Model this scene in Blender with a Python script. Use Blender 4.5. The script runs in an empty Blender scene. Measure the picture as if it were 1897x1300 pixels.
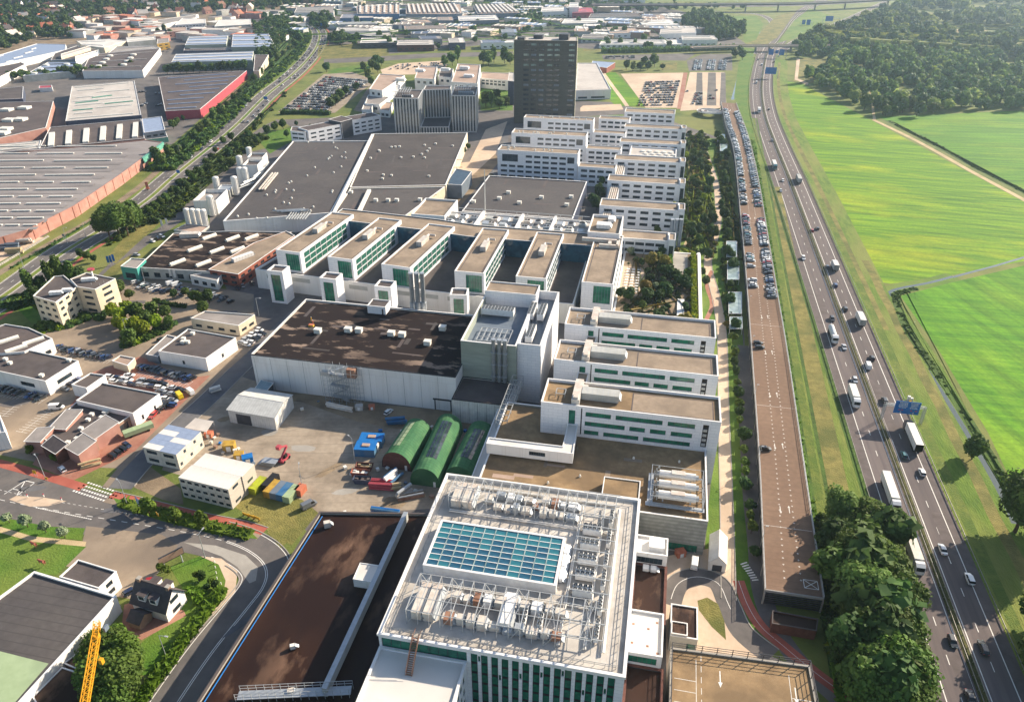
import bpy,math,random
import numpy as np
from mathutils import Vector,Matrix
R=random.Random(7)
PI=math.pi
HAZE=0.00011
rad=math.radians
SC=bpy.context.scene
COL=SC.collection
# ---------------------------------------------------------------- camera, sky, sun, exposure
CAM_H,CAM_F,CAM_PITCH,CAM_YAW=160.0,1390.71,0.52833,0.201858
cam=bpy.data.cameras.new('camera')
cam.sensor_fit='HORIZONTAL'; cam.sensor_width=36.0
cam.lens=CAM_F/1897.0*36.0
cam.clip_start=1.0; cam.clip_end=30000.0
cam_o=bpy.data.objects.new('camera',cam); COL.objects.link(cam_o)
cam_o.location=(0,0,CAM_H)
cam_o.rotation_euler=(PI/2-CAM_PITCH,0,CAM_YAW)
SC.camera=cam_o
SUN_EL,SUN_AZ=rad(27.0),rad(45.0)
wld=bpy.data.worlds.new('World'); SC.world=wld; wld.use_nodes=True
wn=wld.node_tree.nodes; wl=wld.node_tree.links
bg=wn['Background']
sky=wn.new('ShaderNodeTexSky'); sky.sky_type='NISHITA'; sky.sun_disc=False
sky.sun_elevation=SUN_EL; sky.sun_rotation=PI/2-SUN_AZ
sky.air_density=1.0; sky.dust_density=1.2; sky.ozone_density=1.0
wl.new(sky.outputs[0],bg.inputs[0]); bg.inputs[1].default_value=0.09
sl=bpy.data.lights.new('sun','SUN'); sl.energy=5.0; sl.angle=rad(0.55); sl.color=(1.0,0.86,0.68)
so=bpy.data.objects.new('sun',sl); COL.objects.link(so)
sd=Vector((math.cos(SUN_EL)*math.cos(SUN_AZ),math.cos(SUN_EL)*math.sin(SUN_AZ),math.sin(SUN_EL)))
so.rotation_euler=(-sd).to_track_quat('-Z','Y').to_euler(); so.location=(0,0,400)
SC.view_settings.view_transform='Standard'; SC.view_settings.look='None'
SC.view_settings.gamma=1.0; SC.view_settings.exposure=1.0
SC.view_settings.use_curve_mapping=False
SC.cycles.use_denoising=True
SC.cycles.max_bounces=6; SC.cycles.diffuse_bounces=2; SC.cycles.glossy_bounces=3
SC.cycles.transmission_bounces=2; SC.cycles.transparent_max_bounces=6; SC.cycles.volume_bounces=1
SC.cycles.sample_clamp_indirect=4.0
# ---------------------------------------------------------------- survey: picture pixel -> ground point at height z
_cp,_sp=math.cos(CAM_PITCH),math.sin(CAM_PITCH)
_cy,_sy=math.cos(CAM_YAW),math.sin(CAM_YAW)
def g(px,py,z=0.0):
 a=(px-948.5)/CAM_F; b=-(py-650.0)/CAM_F
 dy=_cp+b*_sp; dz=-_sp+b*_cp
 t=(z-CAM_H)/dz
 x,y=a*t,dy*t
 return(_cy*x-_sy*y,_sy*x+_cy*y)
def proj(x,y,z=0.0):
 X,Y=_cy*x+_sy*y,-_sy*x+_cy*y; Z=z-CAM_H; d=Y*_cp-Z*_sp
 return(948.5+CAM_F*X/d,650-CAM_F*(Y*_sp+Z*_cp)/d)
def gl(pts,z=0.0):return[g(p[0],p[1],z) for p in pts]
# ---------------------------------------------------------------- materials
def lin(c):
 if isinstance(c,str):
  c=tuple(int(c[i:i+2],16)/255 for i in(0,2,4))
 return tuple((v/12.92 if v<=0.04045 else((v+0.055)/1.055)**2.4) for v in c)
MATS={}
def mat(name,c1,c2=None,scale=0.3,rough=0.85,bump=0.0,bscale=None,metal=0.0,spec=0.3,c3=None,scale3=0.03,detail=4.0,stretch=None,coat=0.0,sharp=None,amt3=0.6,rot=0.0):
 """Procedural surface: base colour c1 broken up towards c2 by noise, large patches of c3, fine bump."""
 m=bpy.data.materials.new(name); m.use_nodes=True
 nt=m.node_tree; N=nt.nodes; L=nt.links
 b=N['Principled BSDF']
 b.inputs['Roughness'].default_value=rough; b.inputs['Metallic'].default_value=metal
 b.inputs['Specular IOR Level'].default_value=spec
 b.inputs['Coat Weight'].default_value=coat
 k1=lin(c1)+(1,)
 b.inputs['Base Color'].default_value=k1
 m.diffuse_color=k1
 if c2 or c3 or bump:
  tc=N.new('ShaderNodeTexCoord'); mp=N.new('ShaderNodeMapping')
  L.new(tc.outputs['Object'],mp.inputs[0])
  if stretch:mp.inputs['Scale'].default_value=stretch
  if rot:mp.inputs['Rotation'].default_value=(0,0,rot)
  col=None
  if c2:
   nz=N.new('ShaderNodeTexNoise'); nz.inputs['Scale'].default_value=scale; nz.inputs['Detail'].default_value=detail
   nz.inputs['Roughness'].default_value=0.62
   L.new(mp.outputs[0],nz.inputs['Vector'])
   cr=N.new('ShaderNodeValToRGB')
   lo,hi=sharp if sharp else(0.34,0.66)
   cr.color_ramp.elements[0].position=lo; cr.color_ramp.elements[1].position=hi
   cr.color_ramp.elements[0].color=k1; cr.color_ramp.elements[1].color=lin(c2)+(1,)
   L.new(nz.outputs['Fac'],cr.inputs[0]); col=cr.outputs[0]
  if c3:
   n3=N.new('ShaderNodeTexNoise'); n3.inputs['Scale'].default_value=scale3; n3.inputs['Detail'].default_value=5.0
   L.new(mp.outputs[0],n3.inputs['Vector'])
   r3=N.new('ShaderNodeValToRGB'); r3.color_ramp.elements[0].position=0.42; r3.color_ramp.elements[1].position=0.62
   r3.color_ramp.elements[1].color=(amt3,amt3,amt3,1)
   L.new(n3.outputs['Fac'],r3.inputs[0])
   mx=N.new('ShaderNodeMixRGB'); L.new(r3.outputs[0],mx.inputs[0])
   if col:L.new(col,mx.inputs[1])
   else:mx.inputs[1].default_value=k1
   mx.inputs[2].default_value=lin(c3)+(1,); col=mx.outputs[0]
  if col:L.new(col,b.inputs['Base Color'])
  if bump:
   nb=N.new('ShaderNodeTexNoise'); nb.inputs['Scale'].default_value=bscale or scale*4; nb.inputs['Detail'].default_value=3
   L.new(mp.outputs[0],nb.inputs['Vector'])
   bp=N.new('ShaderNodeBump'); bp.inputs['Strength'].default_value=bump; bp.inputs['Distance'].default_value=0.3
   L.new(nb.outputs['Fac'],bp.inputs['Height']); L.new(bp.outputs[0],b.inputs['Normal'])
 MATS[name]=m
 return m
def leafmat(name,c1,c2,trans=0.25):
 """Leaf surface; colour differs from tree to tree by the object's own random number."""
 m=mat(name,c1,c2,scale=0.35,rough=0.7,spec=0.2,detail=3)
 nt=m.node_tree; N=nt.nodes; L=nt.links; b=N['Principled BSDF']
 src=b.inputs['Base Color'].links[0].from_socket
 oi=N.new('ShaderNodeObjectInfo'); hs=N.new('ShaderNodeHueSaturation')
 mr=N.new('ShaderNodeMapRange'); mr.inputs[3].default_value=0.75; mr.inputs[4].default_value=1.25
 mh=N.new('ShaderNodeMapRange'); mh.inputs[3].default_value=0.47; mh.inputs[4].default_value=0.5
 L.new(oi.outputs['Random'],mr.inputs[0]); L.new(mr.outputs[0],hs.inputs['Value'])
 L.new(oi.outputs['Random'],mh.inputs[0]); L.new(mh.outputs[0],hs.inputs['Hue'])
 L.new(src,hs.inputs['Color']); L.new(hs.outputs[0],b.inputs['Base Color'])
 tr=N.new('ShaderNodeBsdfTranslucent'); L.new(hs.outputs[0],tr.inputs[0])
 mxs=N.new('ShaderNodeMixShader'); mxs.inputs[0].default_value=trans
 out=N['Material Output']
 L.new(b.outputs[0],mxs.inputs[1]); L.new(tr.outputs[0],mxs.inputs[2]); L.new(mxs.outputs[0],out.inputs[0])
 return m
def linesmat(name,c1,c2,spacing,width=0.08,axis='Y',c3=None,scale3=0.05,rough=0.85,rot=0.0,amt3=0.6,bump=0.0):
 """Sheeted roof or cladding: seams every `spacing` metres along one axis, with weathering."""
 m=mat(name,c1,None,rough=rough,c3=c3,scale3=scale3,amt3=amt3)
 nt=m.node_tree; N=nt.nodes; L=nt.links; b=N['Principled BSDF']
 tc=N.new('ShaderNodeTexCoord'); mp=N.new('ShaderNodeMapping'); mp.inputs['Rotation'].default_value=(0,0,rot)
 sx=N.new('ShaderNodeSeparateXYZ'); L.new(tc.outputs['Object'],mp.inputs[0]); L.new(mp.outputs[0],sx.inputs[0])
 md=N.new('ShaderNodeMath'); md.operation='MULTIPLY'; md.inputs[1].default_value=1.0/spacing
 L.new(sx.outputs[axis],md.inputs[0])
 fr=N.new('ShaderNodeMath'); fr.operation='FRACT'; L.new(md.outputs[0],fr.inputs[0])
 lt=N.new('ShaderNodeMath'); lt.operation='LESS_THAN'; lt.inputs[1].default_value=width; L.new(fr.outputs[0],lt.inputs[0])
 nz=N.new('ShaderNodeTexNoise'); nz.inputs['Scale'].default_value=0.6; nz.inputs['Detail'].default_value=4; L.new(mp.outputs[0],nz.inputs[0])
 mu=N.new('ShaderNodeMath'); mu.operation='MULTIPLY'; L.new(lt.outputs[0],mu.inputs[0]); L.new(nz.outputs['Fac'],mu.inputs[1])
 mx=N.new('ShaderNodeMixRGB'); L.new(mu.outputs[0],mx.inputs[0]); mx.inputs[2].default_value=lin(c2)+(1,)
 if b.inputs['Base Color'].links:L.new(b.inputs['Base Color'].links[0].from_socket,mx.inputs[1])
 else:mx.inputs[1].default_value=lin(c1)+(1,)
 # faint overall mottling
 m2=N.new('ShaderNodeMixRGB'); m2.blend_type='MULTIPLY'; m2.inputs[0].default_value=0.5
 cr=N.new('ShaderNodeValToRGB'); cr.color_ramp.elements[0].color=(0.6,0.6,0.6,1); cr.color_ramp.elements[0].position=0.3
 cr.color_ramp.elements[1].position=0.65
 L.new(nz.outputs['Fac'],cr.inputs[0]); L.new(mx.outputs[0],m2.inputs[1]); L.new(cr.outputs[0],m2.inputs[2])
 L.new(m2.outputs[0],b.inputs['Base Color'])
 return m
def fieldmat(name,c1,c2,c3,fine,rot):
 """Sown field: drilling streaks, tramlines, uneven growth."""
 m=mat(name,c1,c2,0.35,0.95,0.5,0.6,stretch=(0.035,0.9,1),rot=rot,detail=8,sharp=(0.38,0.62))
 nt=m.node_tree; N=nt.nodes; L=nt.links; b=N['Principled BSDF']; col=b.inputs['Base Color'].links[0].from_socket
 tc=N.new('ShaderNodeTexCoord'); mp=N.new('ShaderNodeMapping'); mp.inputs['Rotation'].default_value=(0,0,rot); L.new(tc.outputs['Object'],mp.inputs[0])
 def layer(col,scale,stretch,lo,hi,c_lo,c_hi,mode,fac,detail=6):
  m2=N.new('ShaderNodeMapping'); m2.inputs['Scale'].default_value=stretch; L.new(mp.outputs[0],m2.inputs[0]); n=N.new('ShaderNodeTexNoise'); n.inputs['Scale'].default_value=scale; n.inputs['Detail'].default_value=detail; n.inputs['Roughness'].default_value=.65; L.new(m2.outputs[0],n.inputs[0])
  r=N.new('ShaderNodeValToRGB'); r.color_ramp.elements[0].position=lo; r.color_ramp.elements[1].position=hi; r.color_ramp.elements[0].color=c_lo; r.color_ramp.elements[1].color=c_hi; L.new(n.outputs['Fac'],r.inputs[0]); x=N.new('ShaderNodeMixRGB'); x.blend_type=mode
  if mode=='MIX':L.new(r.outputs[0],x.inputs[0]); x.inputs[2].default_value=lin(c3)+(1,)
  else:x.inputs[0].default_value=fac; L.new(r.outputs[0],x.inputs[2])
  L.new(col,x.inputs[1]); return x.outputs[0]
 col=layer(col,.013,(.7,1.4,1),.5,.68,(0,0,0,1),(.8,.8,.8,1),'MIX',1)
 col=layer(col,.2,(.06,1.0,1),.34,.6,(.45,.52,.4,1),(1,1,1,1),'MULTIPLY',.8,8); col=layer(col,fine,(1,1,1),.3,.7,(.62,.66,.6,1),(1.12,1.1,1,1),'MULTIPLY',.8)
 L.new(col,b.inputs['Base Color']); return m
def glassmat(name,c,rough=0.08,spec=0.6,c2=None,scale=0.25):
 return mat(name,c,c2,scale=scale,rough=rough,spec=spec,sharp=(0.42,0.6))
M=MATS
mat('grass','4f5f2a','6f7a36',0.08,0.95,0.6,1.2,c3='7d7b46',scale3=0.02,amt3=0.6)
mat('median_scrub','3f3f22','5d5a32',0.6,0.95,0.8,3,c3='2f3a1a',scale3=0.2)
mat('strip_green','33491c','4a6226',0.5,0.95,0.9,2.5,c3='54712a',scale3=0.1)
mat('strip_lime','55662a','727c34',0.5,0.95,0.9,2.5,c3='41601c',scale3=0.1)
mat('verge','4b671e','69802c',0.25,0.95,0.9,1.5,c3='858346',scale3=0.04,amt3=0.6,stretch=(1.6,.4,1))
mat('lawn','3c5f18','567a24',0.3,0.95,0.6,2.0,c3='68792f',scale3=0.06)
mat('meadow','45661f','5d7a2a',0.15,0.95,0.7,1.5,c3='76813a',scale3=0.04)
fieldmat('field_a','4c7c06','7ca40a','b0b80c',.6,rad(12))
fieldmat('field_b','447a0c','629412','82a018',.5,rad(-8))
fieldmat('field_c','478408','6aa010','8cae26',.7,rad(70))
mat('asphalt','595655','696462',0.25,0.9,0.15,6,c3='7b746e',scale3=0.05,spec=0.25)
mat('highway_asphalt','62595a','736966',0.5,0.9,0.1,8,c3='514a4a',scale3=0.05,stretch=(1.5,0.05,1),spec=0.25)
mat('shoulder_asphalt','5b5351','6a6160',0.3,0.92,0.1,8,spec=0.2)
mat('dark_asphalt','55565a','65656a',0.3,0.9,0.1,6,c3='76736f',scale3=0.06)
mat('paving','8b7c6b','9c8c79',0.4,0.9,0.15,5,c3='75695d',scale3=0.05,amt3=0.8)
mat('pavers_red','8f5c4c','a06e5c',0.5,0.9,0.15,6,c3='aa8472',scale3=0.06)
mat('cycle_red','a4584a','b56a58',0.4,0.9,0.1,6,c3='8f4a3f',scale3=0.1)
linesmat('concrete_yard','a69886','7d7264',5.0,0.06,'Y',c3='857868',scale3=0.07,amt3=0.8,rot=rad(-12))
mat('concrete','9a958d','aca79e',0.4,0.9,0.1,4,c3='8a857d',scale3=0.1)
mat('sand','b39c77','c9b48d',0.4,0.95,0.3,3,c3='9d8a68',scale3=0.1)
mat('soil','6e5f4e','877660',0.25,0.95,0.5,2,c3='a08d72',scale3=0.08)
mat('dry_grass','6f6a38','8b8248',0.35,0.95,0.9,2,c3='50592a',scale3=0.08,amt3=.8)
mat('lot_sand','c2ab93','d1bca4',0.3,0.93,0.1,4,c3='b09a85',scale3=0.03)
linesmat('deck_paving','79604e','5a4739',2.5,0.05,'Y',c3='8a705c',scale3=0.03,amt3=0.8)
mat('paint_white','e8e6e0','d2cfc8',0.8,0.8)
mat('paint_yellow','d9c24a','c8b040',0.8,0.8)
mat('water','36443f',None,rough=0.06,spec=0.8,bump=0.05,bscale=0.8)
# building surfaces
def panelmat(name,c1,c2,joint,w=3.0,h=1.15,rough=.45,streak='cfd2d6'):
 """Cassette cladding: staggered panels with open joints, slight panel-to-panel tone, rain streaks."""
 m=mat(name,c1,None,rough=rough,spec=.4); nt=m.node_tree; N=nt.nodes; L=nt.links; b=N['Principled BSDF']; tc=N.new('ShaderNodeTexCoord'); sx=N.new('ShaderNodeSeparateXYZ'); L.new(tc.outputs['Object'],sx.inputs[0]); ad=N.new('ShaderNodeMath'); L.new(sx.outputs['X'],ad.inputs[0]); L.new(sx.outputs['Y'],ad.inputs[1]); cb=N.new('ShaderNodeCombineXYZ'); L.new(ad.outputs[0],cb.inputs[0]); L.new(sx.outputs['Z'],cb.inputs[1])
 br=N.new('ShaderNodeTexBrick'); br.inputs['Scale'].default_value=1; br.inputs['Brick Width'].default_value=w; br.inputs['Row Height'].default_value=h; br.inputs['Mortar Size'].default_value=.028; br.inputs['Color1'].default_value=lin(c1)+(1,); br.inputs['Color2'].default_value=lin(c2)+(1,); br.inputs['Mortar'].default_value=lin(joint)+(1,); L.new(cb.outputs[0],br.inputs[0])
 mp=N.new('ShaderNodeMapping'); mp.inputs['Scale'].default_value=(.9,.05,1); L.new(cb.outputs[0],mp.inputs[0]); nz=N.new('ShaderNodeTexNoise'); nz.inputs['Scale'].default_value=1; nz.inputs['Detail'].default_value=5; L.new(mp.outputs[0],nz.inputs[0]); cr=N.new('ShaderNodeValToRGB'); cr.color_ramp.elements[0].position=.5; cr.color_ramp.elements[1].position=.8; cr.color_ramp.elements[1].color=(.45,.45,.45,1); L.new(nz.outputs['Fac'],cr.inputs[0]); mx=N.new('ShaderNodeMixRGB'); L.new(cr.outputs[0],mx.inputs[0]); L.new(br.outputs['Color'],mx.inputs[1]); mx.inputs[2].default_value=lin(streak)+(1,); L.new(mx.outputs[0],b.inputs['Base Color']); return m
panelmat('white_panel','e9e9ea','e1e2e5','b4b8bd')
panelmat('white_wall','e8e6e2','e0ddd8','c4c0b9',5.5,12.0,.6,'c3bdb3')
mat('white_trim','e9e8e6','dad8d4',0.7,0.5)
mat('grey_wall','a9aaa6','b9b9b4',0.5,0.7,c3='95968f',scale3=0.15)
mat('greygreen_panel','8c9488','9aa195',0.4,0.6,stretch=(0.3,0.3,2))
mat('cream_wall','cdbfa6','d9ccb5',0.4,0.8,c3='bcae96',scale3=0.12)
mat('brick_pink','a87c70','b58a7d',0.8,0.85,c3='976a5e',scale3=0.2)
mat('brick_red','8c5142','9d6150',0.8,0.85,c3='7a4438',scale3=0.2)
mat('brick_dark','5a3a33','6b473e',0.8,0.85)
mat('brick_brown','8d7262','9c8170',0.8,0.85)
mat('red_panel','a2414c','ae4f59',0.5,0.6)
mat('green_panel','5a9a86','6aa894',0.5,0.5)
mat('teal_panel','3f8f86','4c9c92',0.5,0.5)
mat('blue_panel','32648f','3d6f9a',0.5,0.6,c3='5a7484',scale3=.4)
mat('yellow_panel','b8953c','a88636',0.5,0.6,c3='8a6a3a',scale3=.5)
mat('navy_panel','3c4356','4a5166',0.5,0.5)
mat('dark_panel','3e3f44','4b4c51',0.4,0.5)
mat('slate_panel','65707c','727d89',0.4,0.5)
mat('roof_black','8d7b6d','2c2626',0.13,0.95,0.1,2,c3='2a2323',scale3=0.045,amt3=0.9,stretch=(0.55,1.5,1),spec=0.08,sharp=(0.42,0.46),detail=7)
mat('roof_brown','7a5f4d','37241b',0.07,0.5,0.06,2,c3='1f1515',scale3=0.05,amt3=0.7,stretch=(1.3,0.6,1),spec=0.15,sharp=(0.36,0.46),detail=7)
mat('roof_gravel','8f7f6d','9f8e7b',0.6,0.95,0.2,6,c3='7d6f60',scale3=0.1,amt3=.8)
mat('roof_beige','8a7254','9c8362',0.5,0.95,0.2,6,c3='736049',scale3=0.12,amt3=.8)
linesmat('roof_felt','524e4e','3f3c3c',2.4,0.12,'Y',c3='605b58',scale3=0.05)
linesmat('roof_felt2','4d4847','3b3735',2.0,0.12,'Y',c3='5b5552',scale3=0.06)
mat('roof_dark','4b4442','575050',0.3,0.8,0.1,3,c3='655c57',scale3=0.08)
mat('roof_mauve','574e4c','645a57',0.3,0.85,0.1,3,c3='4a4140',scale3=0.08)
mat('roof_grey','8f8883','9d958f',0.3,0.85,0.1,3,c3='7c7671',scale3=0.05)
mat('roof_light','b9b2aa','c7c0b8',0.3,0.8,0.05,3,c3='a69f98',scale3=0.06)
mat('roof_white','d3cfc8','dedad3',0.4,0.7,c3='c4bdb4',scale3=0.1)
mat('roof_blue','8f9db5','9dabc2',0.4,0.5,metal=0.2)
mat('roof_tan','a68f80','b39c8c',0.3,0.9,c3='937e70',scale3=0.08)
mat('roof_green_pvc','93a57f','9fb18b',0.3,0.8,c3='88987a',scale3=0.1)
mat('tile_orange','b5694f','c27a5e',0.7,0.85); mat('tile_dark','4b4444','585050',0.7,0.85); mat('tile_brown','7a5a4c','8a6858',0.7,0.85)
linesmat('shed_sheet','c9c9c4','a2a6a6',1.0,0.12,'X')
linesmat('shed_blue','8fa3ab','6f858e',1.0,0.15,'X')
linesmat('container_sheet','d5ccbf','aaa194',2.5,0.05,'X')
mat('polycarb','e3e0d6','d5d2c8',0.6,0.4)
mat('galv','a7adb2','b7bcc0',1.2,0.45,metal=0.5)
mat('steel_white','a9acad','babdbd',1.0,0.45,metal=0.3)
mat('duct','d3cec4','c2bdb3',0.8,0.5,c3='b08a72',scale3=0.35,amt3=0.35)
mat('rust','86604d','a3806c',0.6,0.9)
mat('pipe_grey','8d9091','9da0a1',1.0,0.4,metal=0.4)
mat('tank_white','e6e3dc','d6d2ca',0.6,0.4)
mat('roof_tech','bab4ab','c9c3ba',0.5,0.75,c3='9d958b',scale3=0.12,amt3=.7)
mat('black','1d1d20','2a2a2d',1.0,0.6); mat('rubber','18181a')
mat('deep_void','2b2522','332c28',0.5,0.9)
glassmat('glass_green','1f5a4a',c2='2f7a60',scale=0.35); glassmat('glass_dark','232c33',c2='36434a'); glassmat('glass_blue','234a60',c2='2f5f76')
glassmat('glass_teal','2a6272',c2='33777f',scale=0.12,rough=0.12); glassmat('glass_car','14181c')
glassmat('glass_reflection_tint','7f9690',c2='5c706c'); glassmat('glass_light','9fb0ad',c2='7c8d8b')
linesmat('cladding_ribs','d5d3cd','b3b1ab',0.9,0.15,'X')
linesmat('facade_bands','8f9089','a9aaa3',1.3,0.5,'Z')
linesmat('tower_panel','565751','474844',1.35,0.35,'Z',c3='54564f',scale3=0.1)
mat('tower_side','a2a08c','b4b29d',0.5,0.6)
linesmat('green_shed','3a6b46','2c5038',1.2,0.2,'Y',c3='5f8a5c',scale3=0.2)
mat('deck_edge','8f8c88','a09d98',0.5,0.8); mat('guard','a3a29a','8f8e84',0.8,0.5,metal=0.4)
mat('sign_blue','1864a8','2070b4',0.5,0.5); mat('sign_yellow','e0a82a')
mat('trunk','5c4a3a','4a3b2e',2.0,0.9,0.3,6)
leafmat('leaf_a','385220','546e2c'); leafmat('leaf_b','3f5a1c','667f2a'); leafmat('leaf_c','2b4a20','466430',0.3); leafmat('leaf_lime','5f7d18','8aa024',0.3)
leafmat('leaf_far','3d5a2c','5f7c3a',0.35); leafmat('leaf_grey','7a8a6a','95a282'); leafmat('leaf_gold','6f6a2a','8a8038'); leafmat('leaf_dark','22381a','344c22')
leafmat('leaf_hedge','3d6818','5b8424')
CARCOLS=dict(white='e4e4e2',silver='b4b8bc',grey='6f747a',charcoal='3a3d42',black='1c1d20',blue='2f4a7a',red='a02a2a',navy='252e48',orange='d97a2a',yellow='e6c81e',teal='2f6a70',beige='b5aa95')
for k,c in CARCOLS.items():mat('paint_'+k+'_car',c,rough=0.3,spec=0.5,coat=0.6,metal=0.15 if k in('silver','grey') else 0.0)
# ---------------------------------------------------------------- mesh helpers
class MB:
 """Collects polygons; build() links them as one mesh object."""
 def __init__(s):s.v=[]; s.f=[]; s.m=[]
 def poly(s,pts,mi=0):
  n=len(s.v); s.v+=[tuple(p) for p in pts]; s.f.append(tuple(range(n,n+len(pts)))); s.m.append(mi); return s
 def box(s,x0,y0,z0,x1,y1,z1,mi=0,bottom=True):
  if x0>x1:x0,x1=x1,x0
  if y0>y1:y0,y1=y1,y0
  n=len(s.v)
  s.v+=[(x0,y0,z0),(x1,y0,z0),(x1,y1,z0),(x0,y1,z0),(x0,y0,z1),(x1,y0,z1),(x1,y1,z1),(x0,y1,z1)]
  F=[(4,5,6,7),(0,1,5,4),(1,2,6,5),(2,3,7,6),(3,0,4,7)]+([(3,2,1,0)] if bottom else[])
  s.f+=[tuple(n+i for i in q) for q in F]; s.m+=[mi]*len(F); return s
 def bar(s,a,b,w,h=None,mi=0):
  """Square bar from a to b."""
  h=h or w; a=Vector(a); b=Vector(b); d=(b-a)
  if d.length<1e-6:return s
  d.normalize(); up=Vector((0,0,1)) if abs(d.z)<0.95 else Vector((1,0,0))
  r=d.cross(up).normalized()*w/2; u=r.cross(d).normalized()*h/2
  n=len(s.v)
  for p in(a,b):s.v+=[tuple(p-r-u),tuple(p+r-u),tuple(p+r+u),tuple(p-r+u)]
  F=[(0,1,5,4),(1,2,6,5),(2,3,7,6),(3,0,4,7),(3,2,1,0),(4,5,6,7)]
  s.f+=[tuple(n+i for i in q) for q in F]; s.m+=[mi]*6; return s
 def cyl(s,x,y,z0,z1,r,r2=None,n=10,mi=0,cap=True):
  r2=r if r2 is None else r2; k=len(s.v)
  for i in range(n):
   a=2*PI*i/n; s.v.append((x+r*math.cos(a),y+r*math.sin(a),z0))
  for i in range(n):
   a=2*PI*i/n; s.v.append((x+r2*math.cos(a),y+r2*math.sin(a),z1))
  for i in range(n):
   j=(i+1)%n; s.f.append((k+i,k+j,k+n+j,k+n+i)); s.m.append(mi)
  if cap:s.f.append(tuple(k+n+i for i in range(n))); s.m.append(mi)
  return s
 def tube(s,a,b,r,n=8,mi=0,cap=True):
  a=Vector(a); b=Vector(b); d=(b-a).normalized(); up=Vector((0,0,1)) if abs(d.z)<0.95 else Vector((1,0,0))
  u=d.cross(up).normalized(); w=u.cross(d); k=len(s.v)
  for p in(a,b):
   for i in range(n):
    t=2*PI*i/n; s.v.append(tuple(p+u*r*math.cos(t)+w*r*math.sin(t)))
  for i in range(n):
   j=(i+1)%n; s.f.append((k+i,k+j,k+n+j,k+n+i)); s.m.append(mi)
  if cap:
   s.f.append(tuple(k+n+i for i in range(n))); s.m.append(mi); s.f.append(tuple(k+n-1-i for i in range(n))); s.m.append(mi)
  return s
 def dome(s,x,y,z,r,h,n=10,rings=3,mi=0):
  k=len(s.v)
  for q in range(rings):
   e=PI/2*q/rings
   for i in range(n):
    a=2*PI*i/n; s.v.append((x+r*math.cos(e)*math.cos(a),y+r*math.cos(e)*math.sin(a),z+h*math.sin(e)))
  s.v.append((x,y,z+h)); top=len(s.v)-1
  for q in range(rings):
   for i in range(n):
    j=(i+1)%n
    if q<rings-1:s.f.append((k+q*n+i,k+q*n+j,k+(q+1)*n+j,k+(q+1)*n+i))
    else:s.f.append((k+q*n+i,k+q*n+j,top))
    s.m.append(mi)
  return s
 def prism(s,pts,z0,z1,mi=0,top=True,bottom=False):
  pts=ccw(pts); n=len(pts)
  for i in range(n):
   a,b=pts[i],pts[(i+1)%n]; s.poly([(a[0],a[1],z0),(b[0],b[1],z0),(b[0],b[1],z1),(a[0],a[1],z1)],mi)
  if top:s.poly([(p[0],p[1],z1) for p in pts],mi)
  if bottom:s.poly([(p[0],p[1],z0) for p in reversed(pts)],mi)
  return s
 def mesh(s,name,mats):
  me=bpy.data.meshes.new(name); me.from_pydata(s.v,[],s.f)
  for m in(mats if isinstance(mats,(list,tuple)) else[mats]):me.materials.append(M[m] if isinstance(m,str) else m)
  if any(s.m):me.polygons.foreach_set('material_index',s.m)
  me.update(); return me
 def build(s,name,mats,parent=None,loc=None,rz=0.0):
  return link(name,s.mesh(name,mats),parent,loc,rz)
def link(name,me,parent=None,loc=None,rz=0.0,scale=None):
 o=bpy.data.objects.new(name,me); COL.objects.link(o)
 if parent is not None:o.parent=parent
 if loc is not None:o.location=loc
 if rz:o.rotation_euler=(0,0,rz)
 if scale is not None:o.scale=scale if isinstance(scale,(tuple,list,Vector)) else(scale,)*3
 return o
def ccw(pts):
 a=sum(pts[i][0]*pts[(i+1)%len(pts)][1]-pts[(i+1)%len(pts)][0]*pts[i][1] for i in range(len(pts)))
 return list(pts) if a>0 else list(reversed(pts))
def tag(o,label,cat,group=None,kind=None):
 if label:o['label']=label
 if cat:o['category']=cat
 if group:o['group']=group
 if kind:o['kind']=kind
 return o
def thing(name,label,cat,loc=(0,0,0),rz=0.0,group=None):
 o=bpy.data.objects.new(name,None); COL.objects.link(o); o.location=loc; o.rotation_euler=(0,0,rz); o.empty_display_size=0.5
 return tag(o,label,cat,group)
GZ=[]
def struct(name,mb,m,label=None,flat=True):
 """A piece of the setting; flat pieces are laid 4 mm above whatever they cover."""
 if flat and name!='ground':
  V=np.array(mb.v); bx=np.array([(*V[list(f)].min(0)[:2],*V[list(f)].max(0)[:2]) for f in mb.f]); lv=0.0
  if GZ:
   G_=np.concatenate(GZ)
   for q in bx:
    k=(G_[:,0]<q[2])&(G_[:,2]>q[0])&(G_[:,1]<q[3])&(G_[:,3]>q[1])
    if k.any():lv=max(lv,G_[k,4].max())
  lv+=0.004; dz=lv-V[:,2].min(); mb.v=[(x,y,z+dz) for x,y,z in mb.v]
  GZ.append(np.concatenate([bx,np.full((len(bx),1),lv+(V[:,2].max()-V[:,2].min())*0)],1))
 o=mb.build(name,m); o['kind']='structure'
 if label:o['label']=label
 return o
def sheet(name,pts,m,z=None,px=True,label=None):
 """A flat piece of ground (points are picture pixels on the ground, or metres)."""
 if px:pts=gl(pts)
 return struct(name,MB().poly([(p[0],p[1],0.0) for p in ccw(pts)]),m,label)
def smooth(pts,n=6):
 """Catmull-Rom through pts."""
 P=[Vector(p) for p in pts]; out=[]
 for i in range(len(P)-1):
  p0=P[max(i-1,0)]; p1=P[i]; p2=P[i+1]; p3=P[min(i+2,len(P)-1)]
  for k in range(n):
   t=k/n
   out.append(0.5*((2*p1)+(-p0+p2)*t+(2*p0-5*p1+4*p2-p3)*t*t+(-p0+3*p1-3*p2+p3)*t**3))
 out.append(P[-1]); return out
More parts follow.
